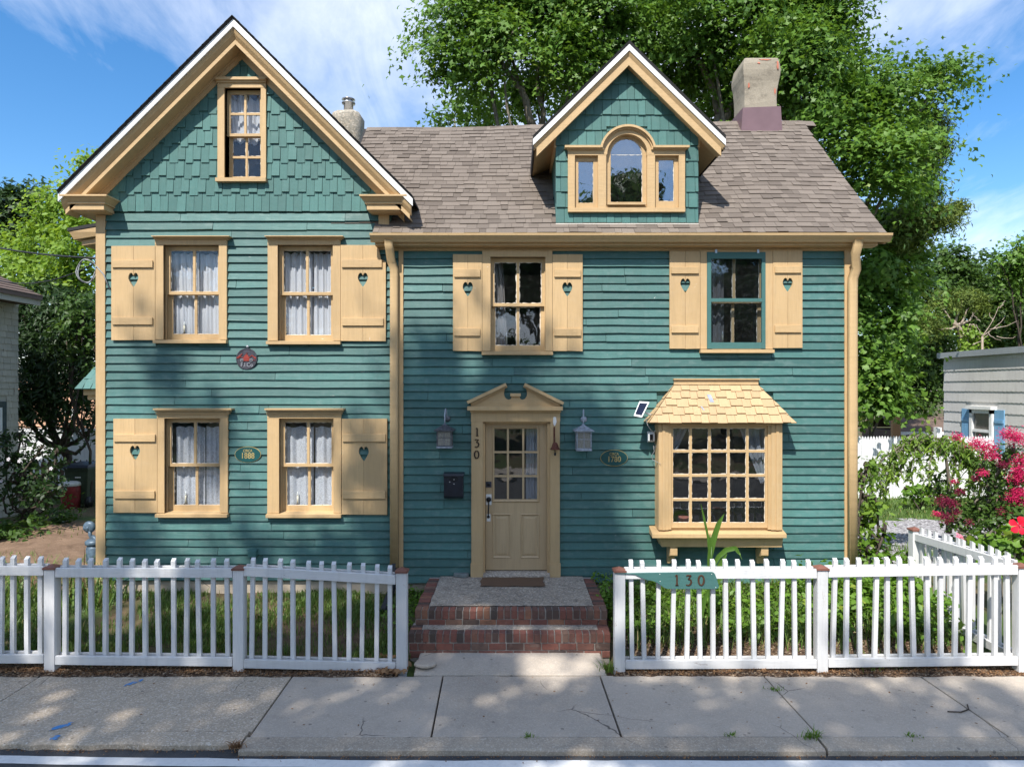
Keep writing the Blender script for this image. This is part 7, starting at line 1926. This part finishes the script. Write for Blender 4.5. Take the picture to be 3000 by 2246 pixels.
gcv = [B3(u, v, r, Y, r) for u, v, r, Y in ((20, 1480, 50, 12.5), (80, 1475, 50, 13), (140, 1470, 44, 13.5), (40, 1510, 40, 12), (185, 1465, 30, 14.4), (110, 1500, 40, 12.4), (-20, 1500, 50, 12))]
P, N, rn = sprays([(a_, b_, .42, d_ * 1.3, d_, .28) for a_, b_, c_, d_, e_, f_ in gcv], 9, .2, 22, up=.8)
leaves('ground_cover', P, N, .10 * (.6 + .8 * rng.random(len(P))), 'oval', 'mid_leaf', rnd=rn, obkind='stuff')

# ------------------------------------------------------------------ plants on the drive side
ch = thing('weeping_cherry', (X(2790, 11.8), 11.8, .3), 'weeping cherry arching its branches in front of the tall white fence', 'tree')
Yc = 11.4; arcs = []
def A(u, v, Y=Yc): return Vector((X(u, Y), Y, Z(v, Y)))
main = [([(2780, 1560), (2782, 1420), (2770, 1330), (2755, 1285)], .05), ([(2770, 1330), (2720, 1290), (2650, 1300), (2590, 1340), (2545, 1400)], .028), ([(2755, 1285), (2690, 1275), (2640, 1305), (2600, 1370), (2580, 1440)], .02), ([(2755, 1285), (2800, 1290), (2850, 1330), (2885, 1400), (2900, 1460)], .024), ([(2760, 1295), (2820, 1320), (2860, 1380), (2880, 1470)], .018), ([(2770, 1300), (2850, 1310), (2920, 1370), (2960, 1440), (2975, 1490)], .02), ([(2755, 1285), (2740, 1300), (2725, 1350), (2720, 1400)], .014), ([(2760, 1285), (2780, 1300), (2800, 1350), (2805, 1420)], .014), ([(2700, 1290), (2680, 1320), (2670, 1370), (2665, 1400)], .012), ([(2650, 1300), (2625, 1340), (2620, 1390)], .01), ([(2590, 1340), (2560, 1380), (2550, 1440), (2560, 1480)], .012), ([(2620, 1310), (2640, 1360), (2640, 1400)], .01), ([(2830, 1310), (2840, 1370), (2850, 1440)], .012), ([(2545, 1360), (2525, 1400), (2520, 1450)], .012)]
paths = []; Pl, Dl = [], []
for pts_, r0 in main:
    yo_ = random.uniform(-.4, .4); pv_ = [A(u, v, Yc + yo_ * k_ / len(pts_)) for k_, (u, v) in enumerate(pts_)]
    dense = []
    for a_, b_ in zip(pv_, pv_[1:]):
        for q in range(8): dense.append(a_.lerp(b_, q / 8))
    dense.append(pv_[-1]); paths.append((dense, r0, .004))
    for k_, q in enumerate(dense):
        if r0 >= .05 and k_ < len(dense) * .8: continue
        if k_ < 3: continue
        for rep in range(2 if r0 > .016 else 1):
            L = random.uniform(.08, .32); d = Vector((random.uniform(-.7, .7), random.uniform(-.6, .6), -1)).normalized()
            e = q + Vector((random.uniform(-.1, .1), random.uniform(-.15, .15), .04))
            paths.append(([tuple(e), tuple(e + d * L * .5 + Vector((0, 0, .02))), tuple(e + d * L)], .004, .002))
            m_ = int(L / .036)
            for s_ in range(m_):
                Pl.append(tuple(e + d * (L * s_ / m_) + Vector((random.uniform(-.035, .035), random.uniform(-.035, .035), random.uniform(-.04, .0)))))
                Dl.append((d.x + random.uniform(-.7, .7), d.y + random.uniform(-.7, .7), d.z + random.uniform(-.2, .3)))
Pl, Dl = np.array(Pl), np.array(Dl)
limbs('trunk', paths, 'bark', ch)
leaves('crown', Pl, rng.normal(size=Pl.shape) * .7 + np.array((-.2, -.6, .7)), .135 * (.7 + .6 * rng.random(len(Pl))), 'lance', 'cherry_leaf', ch, D=Dl)

cm = [B3(u, v, r, Y) for u, v, r, Y in ((2880, 1370, 40, 11), (2930, 1350, 40, 10.8), (2970, 1330, 34, 10.6), (2990, 1400, 50, 10.6), (2930, 1450, 60, 10.8), (2860, 1480, 60, 11), (2990, 1490, 50, 10.4), (2900, 1550, 60, 10.6), (2800, 1530, 46, 11), (2960, 1560, 60, 10.2), (2840, 1590, 46, 10.4), (3050, 1380, 80, 10.6), (2750, 1420, 40, 11.6), (2790, 1470, 46, 11.4))]
myr = tree('crape_myrtle', 'flowering bush with magenta blossom heads at the frame edge beside the weeping cherry', (X(2930, 10.8), 10.8, .3), cm, 'mid_leaf', 'oval', .075, 15, .16, 20, 'bark', .03, .3, cat='shrub', up=.5, front=1, shell=.8)
def panicle(u, v, r, Y, mat):
    n = int(620 * (r / 25) ** 2); P = np.array((X(u, Y), Y, Z(v, Y))) + rng.normal(size=(n, 3)) * np.array((1, .9, .75)) * r * Y / 2000 * .5
    leaves('blossom', P, rng.normal(size=(n, 3)) + np.array((0, -.8, .6)), .021 * (.7 + .6 * rng.random(n)), 'star', mat, myr)
for u, v, r in ((2860, 1298, 22), (2893, 1310, 26), (2905, 1335, 20), (2955, 1272, 26), (2985, 1285, 26), (2995, 1345, 20), (2988, 1375, 26), (2978, 1400, 22), (2985, 1440, 20), (2970, 1460, 24), (2995, 1470, 24), (2805, 1278, 16), (2955, 1510, 18), (2880, 1385, 14), (2795, 1410, 10), (2745, 1505, 12)): panicle(u, v, r, 10.4, 'magenta')
for u, v, r in ((2765, 1468, 22), (2790, 1475, 18), (2770, 1515, 22), (2800, 1500, 14), (2940, 1360, 16), (2935, 1500, 16), (2810, 1440, 14), (2860, 1400, 12), (2840, 1530, 12)): panicle(u, v, r, 10.5, 'maroon')

hib = [B3(u, v, r, 8.7) for u, v, r in ((2960, 1590, 36), (2990, 1560, 36), (2930, 1620, 34), (2990, 1630, 40), (2900, 1580, 26), (2880, 1640, 30), (3040, 1580, 50))]
hbs = tree('red_hibiscus', 'hibiscus plant with a large red flower at the frame edge behind the fence corner', (X(2980, 8.8), 8.8, .25), hib, 'weed', 'maple', .12, 12, .16, 12, 'bark', .015, .3, cat='plant', front=1, shell=.9)
flower(hbs, 2985, 1538, 8.45, .108, 'red_petal', 'pink_petal', 5, (-.35, -1, .15))
flower(hbs, 2812, 1575, 8.9, .07, 'pink_petal', 'red_petal', 5, (.3, -.6, .6))
flower(hbs, 2806, 1692, 8.5, .085, 'red_petal', 'red_petal', 5, (.5, -1, .1))
flower(hbs, 2940, 1612, 8.6, .035, 'pink_petal', 'pink_petal', 5, (.2, -1, .1))

# shrubs against the corner and behind the side fence
for lab, bl, Y, mt, kd, sz in (
    ('leafy vine-covered shrub at the corner of the house beside the downspout', ((2520, 1400, 28), (2540, 1370, 26), (2530, 1460, 34), (2550, 1510, 30), (2525, 1540, 34), (2570, 1480, 24), (2520, 1600, 34)), 10.6, 'cherry_leaf', 'oval', .10),
    ('low broad-leaved weeds behind the fence at the house corner', ((2540, 1620, 36), (2600, 1640, 36), (2570, 1590, 26), (2660, 1650, 32), (2530, 1680, 30), (2620, 1690, 30), (2690, 1640, 26), (2590, 1560, 18)), 9.6, 'weed', 'oval', .10),
    ('yellow-green bush before the tall white fence', ((2660, 1440, 24), (2700, 1430, 24), (2740, 1440, 24), (2690, 1460, 22), (2770, 1440, 22)), 15.6, 'weed', 'oval', .12)):
    bb = [B3(u, v, r, Y) for u, v, r in bl]
    tree('leafy_shrub', lab, (bb[0][0], Y, .28), bb, mt, kd, sz, 14, .18, 14, 'bark_dark', .012, .2, 'shrubs beside the drive', 'shrub', front=1, shell=.8)

# ------------------------------------------------------------------ grass, weeds, litter
def blades(name, pts, h, w_, mat, lean=.35, obkind='stuff', parent=None):
    n = len(pts); h = np.asarray(h) * (.55 + .9 * rng.random(n)); an = rng.random(n) * 6.283
    d = np.stack([np.cos(an), np.sin(an), np.zeros(n)], 1); sd_ = np.stack([-np.sin(an), np.cos(an), np.zeros(n)], 1)
    ln = (lean * (.4 + 1.2 * rng.random(n)))[:, None]; up_ = np.array((0, 0, 1.0))
    p0 = pts; p1 = pts + up_ * (h * .6)[:, None] + d * ln * (h * .35)[:, None]; p2 = pts + up_ * (h * .9)[:, None] + d * ln * (h * 1.1)[:, None]
    ww = (w_ * (.6 + .8 * rng.random(n)))[:, None] / 2
    V = np.stack([p0 - sd_ * ww, p0 + sd_ * ww, p1 + sd_ * ww * .8, p1 - sd_ * ww * .8, p2], 1).reshape(-1, 3)
    b_ = (np.arange(n) * 5)[:, None]
    F_ = np.concatenate([b_ + np.array((0, 1, 2)), b_ + np.array((0, 2, 3)), b_ + np.array((3, 2, 4))])
    return np_mesh(name, V, F_, np.repeat(rng.random(n), 5), mat, parent, None, obkind)
def scatter(n, xr, yr, keep=None):
    x = rng.uniform(*xr, n); y = rng.uniform(*yr, n)
    if keep is not None:
        k_ = keep(x, y) > rng.random(n); x, y = x[k_], y[k_]
    return np.stack([x, y, gz(x, y) - .005], 1)
patch = lambda x, y: np.clip(.5 + .8 * (np.sin(x * 2.3 + 1) * np.sin(y * 3.1 + x * .7) + .4 * np.sin(x * 6.1 - y * 5)), .06, 1) * sstep(7.5, 8.0, y)
p_ = scatter(52000, (-7.2, -1.15), (7.55, 9.5), patch); blades('grass', p_, .075, .010, 'grass')
p_ = scatter(9000, (-14, -6.0), (7.6, 11.0), lambda x, y: np.clip(.3 + .9 * np.sin(x * 1.1 + 2) * np.sin(y * 1.7), 0, 1)); blades('grass', p_, .09, .011, 'grass')
p_ = scatter(5000, (-14, -6.3), (11, 16.5), lambda x, y: np.clip(np.sin(x * 2.1) * np.sin(y * 2.3 + x) - .3, 0.02, 1)); blades('grass', p_, .10, .014, 'grass')
p_ = scatter(9000, (5.8, 12), (14.3, 17.6)); blades('grass', p_, .10, .016, 'grass')
p_ = scatter(3000, (5.7, 8), (9.6, 12.4), lambda x, y: np.clip(np.sin(x * 3) * np.sin(y * 2.3), .05, 1)); blades('grass', p_, .12, .014, 'grass')
# tall weeds of the garden bed
p_ = scatter(8000, (1.35, 5.35), (7.9, 9.42), lambda x, y: np.clip(.25 + .8 * np.sin(x * 2.2 + .6) ** 2 * sstep(7.8, 8.5, y), 0, 1)); blades('weed_grass', p_, .27, .011, 'grass', .7)
gb_ = []
for _ in range(150):
    x = random.uniform(1.35, 5.35); y = random.uniform(8.25, 9.35); h = random.uniform(.09, .22) * (.75 + .7 * (x > 3.7)) 
    gb_.append((x, y, float(gz(x, y)) + h * .8, random.uniform(.12, .26), random.uniform(.1, .2), h))
P, N, rn = sprays(gb_, 26, .13, 14, up=.7); leaves('weeds', P, N, .068 * (.5 + 1.0 * rng.random(len(P))), 'oval', 'weed', rnd=rn, obkind='stuff')
gb_ = [(random.uniform(-1.5, -1.2), random.uniform(8.0, 9.3), .25, .14, .12, .14) for _ in range(7)] + [(random.uniform(1.15, 1.35), random.uniform(8.2, 9.4), .38, .14, .12, .2) for _ in range(9)]
P, N, rn = sprays(gb_, 22, .1, 12, up=.7); leaves('weeds', P, N, .05 * (.6 + .8 * rng.random(len(P))), 'oval', 'weed', rnd=rn, obkind='stuff')
# larger heart-shaped leaves near the side fence
P = np.stack([rng.uniform(3.6, 5.4, 130), rng.uniform(7.9, 9.2, 130), rng.uniform(.2, .62, 130)], 1); leaves('broad_weeds', P, np.array((0, -.7, .7)) + .5 * rng.normal(size=P.shape), .12 * (.6 + .7 * rng.random(130)), 'oval', 'weed', obkind='stuff')
# daylily clump by the gas meter, with dry flower stalks
lily = thing('lily_clump', (-5.9, 9.2, .2), 'clump of arching lily leaves with dry stalks before the gas meter', 'plant')
p_ = scatter(260, (-6.9, -5.3), (8.9, 9.45)); blades('leaves', p_, .42, .022, 'grass', .9, None, lily)
p_ = scatter(26, (-6.5, -5.7), (9.0, 9.4)); blades('stalks', p_, .62, .012, 'dry', .15, None, lily)
# maize plant behind the number board
co = thing('maize_plant', (X(2076, 8.1), 8.1, .1), 'single tall maize plant rising behind the number board', 'plant')
xq, yq_ = X(2076, 8.1), 8.1
def V3(u, v, Y=8.1): return Vector((X(u, Y), Y, Z(v, Y)))
MB().tube([(xq, yq_, .1), tuple(V3(2079, 1800)), tuple(V3(2083, 1660)), tuple(V3(2085, 1600))], [.022, .02, .018, .012], 10).build('stalk', 'corn', co, True)
def ribbon(pts_, ws, side=(0, -.5, .3)):
    mb = MB(); vs_, fs_ = [], []
    pts_ = [Vector(q) for q in pts_]; dense, wd = [], []
    for i in range(len(pts_) - 1):
        for k_ in range(5):
            t_ = k_ / 5; dense.append(pts_[i].lerp(pts_[i + 1], t_)); wd.append(ws[i] + (ws[i + 1] - ws[i]) * t_)
    dense.append(pts_[-1]); wd.append(ws[-1])
    for i, q in enumerate(dense):
        d = (dense[min(i + 1, len(dense) - 1)] - dense[max(i - 1, 0)]).normalized(); s_ = d.cross(Vector((0, -1, .15))).normalized()
        vs_ += [q - s_ * wd[i] / 2, q + Vector((0, .008, -.006)), q + s_ * wd[i] / 2]
        if i: fs_ += [(3 * i - 3, 3 * i - 2, 3 * i + 1, 3 * i), (3 * i - 2, 3 * i - 1, 3 * i + 2, 3 * i + 1)]
    return mb.add(vs_, fs_, .5)
ribbon([V3(2082, 1640), V3(2090, 1580), V3(2105, 1535), V3(2122, 1503)], [.03, .075, .06, .004]).build('leaf', 'corn', co, True)
ribbon([V3(2078, 1620), V3(2074, 1570), V3(2062, 1515), V3(2053, 1474)], [.025, .03, .026, .003]).build('leaf', 'corn', co, True)
ribbon([V3(2086, 1665), V3(2105, 1630), V3(2128, 1610), V3(2155, 1605), V3(2166, 1622), V3(2174, 1638, 7.9)], [.03, .055, .06, .05, .03, .004]).build('leaf', 'corn', co, True)
ribbon([V3(2090, 1690), V3(2102, 1665), V3(2115, 1645), V3(2130, 1620)], [.03, .05, .06, .01]).build('leaf', 'corn', co, True)
ribbon([V3(2080, 1720), V3(2062, 1760), V3(2052, 1810), V3(2060, 1860)], [.03, .06, .06, .01]).build('leaf', 'corn', co, True)
ribbon([V3(2082, 1740), V3(2105, 1700), V3(2120, 1690), V3(2135, 1720)], [.03, .045, .045, .004]).build('leaf', 'corn', co, True)
ribbon([V3(2076, 1660), V3(2078, 1630), V3(2080, 1590), V3(2080, 1560)], [.035, .045, .03, .004]).build('leaf', 'corn', co, True)

# litter along the back of the pavement
n = 9000; x = rng.uniform(-7.5, 6.2, n); y = 7.34 + np.abs(rng.normal(size=n)) * .13
k_ = (np.abs(x + .02) > 1.06) & (y < 7.75); x, y = x[k_], y[k_]
P = np.stack([x, y, gz(x, y) + .006 + .012 * rng.random(len(x))], 1)
leaves('fallen_leaves', P, np.array((0, 0, 1.0)) + .55 * rng.normal(size=P.shape), .036 * (.4 + 1.2 * rng.random(len(P)) ** 2), 'lance', 'dry', obkind='stuff')
strip = MB(); vs_, fs_ = [], []
for i in range(141):
    xx = -8 + 14.6 * i / 140; vs_ += [(xx, 7.325 + random.uniform(-.025, .02), .004), (xx, 7.47 + random.uniform(-.03, .03), float(gz(xx, 7.5)) + .012), (xx, 7.66 + random.uniform(-.06, .06), float(gz(xx, 7.66)) + .006)]
    if i and abs(xx + .02) > 1.15: fs_ += [(3 * i - 3, 3 * i, 3 * i + 1, 3 * i - 2), (3 * i - 2, 3 * i + 1, 3 * i + 2, 3 * i - 1)]
strip.add(vs_, fs_).build('leaf_litter', 'mulch', None, True)['kind'] = 'stuff'
x = rng.uniform(-1.5, -1.1, 90); y = rng.uniform(7.3, 7.75, 90); P = np.stack([x, y, gz(x, y) + .02 + .03 * rng.random(90)], 1)
leaves('fallen_leaves', P, np.array((0, -.3, 1.0)) + .6 * rng.normal(size=P.shape), .07 * (.6 + .6 * rng.random(90)), 'maple', 'dry', obkind='stuff')
n = 130; x = rng.uniform(-5, 5, n); y = rng.uniform(6.1, 7.3, n); P = np.stack([x, y, np.full(n, .008)], 1)
leaves('fallen_leaves', P, np.array((0, 0, 1.0)) + .25 * rng.normal(size=P.shape), .022 * (.4 + 1.0 * rng.random(n)), 'oval', 'dry', obkind='stuff')
for lab, u, v, m_, hh, wd in (('largest grass tuft spilling onto the pavement below the garden fence', 2545, 1955, 130, .13, .16), ('grass tuft at the kerb joint under the garden fence', 2378, 2160, 60, .06, .05), ('small weed in the pavement joint below the tuft-free fence post', 2268, 2020, 40, .03, .05), ('tiny weed in the kerb joint before the steps', 1547, 2158, 26, .03, .03), ('leafy weed beside the fence post near the steps', 1788, 1965, 70, .09, .06), ('dry tuft in the broken kerb at the old slab joint', 690, 2190, 90, .05, .025), ('weed sprig in the kerb joint left of the kerb tuft', 2143, 2156, 26, .03, .03), ('weed sprig in the kerb joint near the frame edge', 2680, 2156, 26, .03, .05)):
    Y = 2000 * H / (v - 1138); xx = X(u, Y)
    pts_ = np.stack([xx + rng.normal(size=m_) * wd, Y + rng.normal(size=m_) * wd * .5, np.full(m_, .0)], 1)
    o = blades('grass_tuft', pts_, hh, .008, 'weed' if 'dry' not in lab else 'dry', .9, None); tag(o, lab, 'weed', 'weeds in the pavement')
n = 1500; x = rng.uniform(-6, 6, n); y = 5.835 - np.abs(rng.normal(size=n)) * .03 + .10 * (x < -2.36); P = np.stack([x, y, np.full(n, -.048) + .008 * rng.random(n)], 1)
leaves('gutter_debris', P, np.array((0, 0, 1.0)) + .5 * rng.normal(size=P.shape), .016 * (.4 + 1.2 * rng.random(n) ** 2), 'oval', 'dry', obkind='stuff')
tg = MB().tube([(X(2780, 6.5), 6.52, .01), (X(2815, 6.5), 6.5, .014), (X(2840, 6.55), 6.56, .012), (X(2846, 6.6), 6.66, .012)], .006, 6).build('fallen_twig', 'bark_dark', None, True)
tag(tg, 'curved dark twig lying on the pavement', 'twig')

# ------------------------------------------------------------------ street trees across the road: their crowns shade the front and show in the panes
def FB(xf, zf, r, Y=-5.0):
    """crown blob whose shadow centre falls at (xf, zf) on the plane of the house front"""
    t_ = (YF - Y) / -to_sun.y
    return (xf + to_sun.x * t_, Y, zf + to_sun.z * t_, r, r, r)
def shade_tree(label, blobs, base, dens, per, size, sr):
    o = thing('street_tree', base, label, 'tree', 'street trees across the road')
    P, N, rn = sprays(blobs, dens, sr, per, up=.3, front=None, shell=.95)
    leaves('crown', P, N, size * (.7 + .6 * rng.random(len(P))), 'star', 'mid_leaf', o, rnd=rn)
    c = np.array([b_[:3] for b_ in blobs]).mean(0); fk = Vector((base[0] + (c[0] - base[0]) * .4, base[1], base[2] + (c[2] - base[2]) * .55))
    paths = [(curve(base, fk, (.2, 0, 0), 6), .32, .2)] + [(curve(fk, b_[:3], (0, 0, -.4), 5), .09, .02) for b_ in blobs]
    limbs('trunk', paths, 'bark', o)
SH = [(-.5, 2.3, 1.15), (.7, 1.1, 1.0), (-1.3, .9, 1.0), (.1, -.2, 1.2), (1.1, -.6, .9), (.3, 3.1, .5), (-1.3, 3.3, .4), (-.2, .9, .9), (-1.0, -.6, 1.0), (1.2, 2.2, .45), (1.0, .1, .8),
      (-3.5, .6, .3), (-4.6, .2, .28), (-2.5, .5, .36), (-4.75, 3.45, .33), (-4.3, 2.7, .32), (-2.0, 2.0, .3), (-5.35, .9, .3), (-5.0, -1.5, .4), (-3.6, -1.3, .4), (-2.4, -1.8, .5), (-1.5, -1.3, .5)]
shade_tree('tall maple across the street whose upper crown shades the door', [FB(*b_) for b_ in SH], (-8.2, -7.2, 0), 3.7, 18, .26, .4)
SW = [(-5.2, -3.0, .9), (-3.4, -2.9, .9), (-1.5, -2.9, 1.0), (.4, -3.0, 1.0), (2.3, -3.5, .75), (4.0, -3.5, .8), (5.6, -3.7, .8), (-4.2, -3.8, .8), (-2.2, -3.9, .9), (-.2, -4.0, 1.0), (1.6, -4.1, .8), (3.3, -4.2, .8), (5.0, -4.4, .8), (-5, -4.9, .8), (-3, -5.0, .8), (-1, -5.1, .9), (1, -5.2, .9), (3, -5.2, .9), (5, -5.3, .9), (6.6, -5.0, .8)]
shade_tree('wide low-branched maple across the street that shades the pavement', [FB(*b_) for b_ in SW], (-4.2, -6.9, 0), 2.3, 16, .26, .38)
for lab, x, y, hh in (('round tree far across the street seen only in the dormer panes', 1.8, -24, 16.8), ('taller tree across the street reflected beside the round one', -2.6, -26, 17), ('spreading tree across the street at the drive end', 7.5, -25, 17), ('tree across the street facing the lawn', -9, -25, 17), ('broad tree across the street beyond the drive', 14, -26, 13), ('dark tree across the street at the far drive side', 20, -25, 12), ('tree across the street facing the side yard', -15.5, -26, 13), ('low tree across the street facing the neighbour', -21.5, -25, 12)):
    bl_ = [(x + random.uniform(-2.6, 2.6), y + random.uniform(-2, 2), hh * random.uniform(.12, .93), random.uniform(1.2, 2.2), 1.5, random.uniform(1.0, 1.9)) for _ in range(20)]
    shade_tree(lab, bl_, (x, y, 0), 1.5, 22, .45, .6)
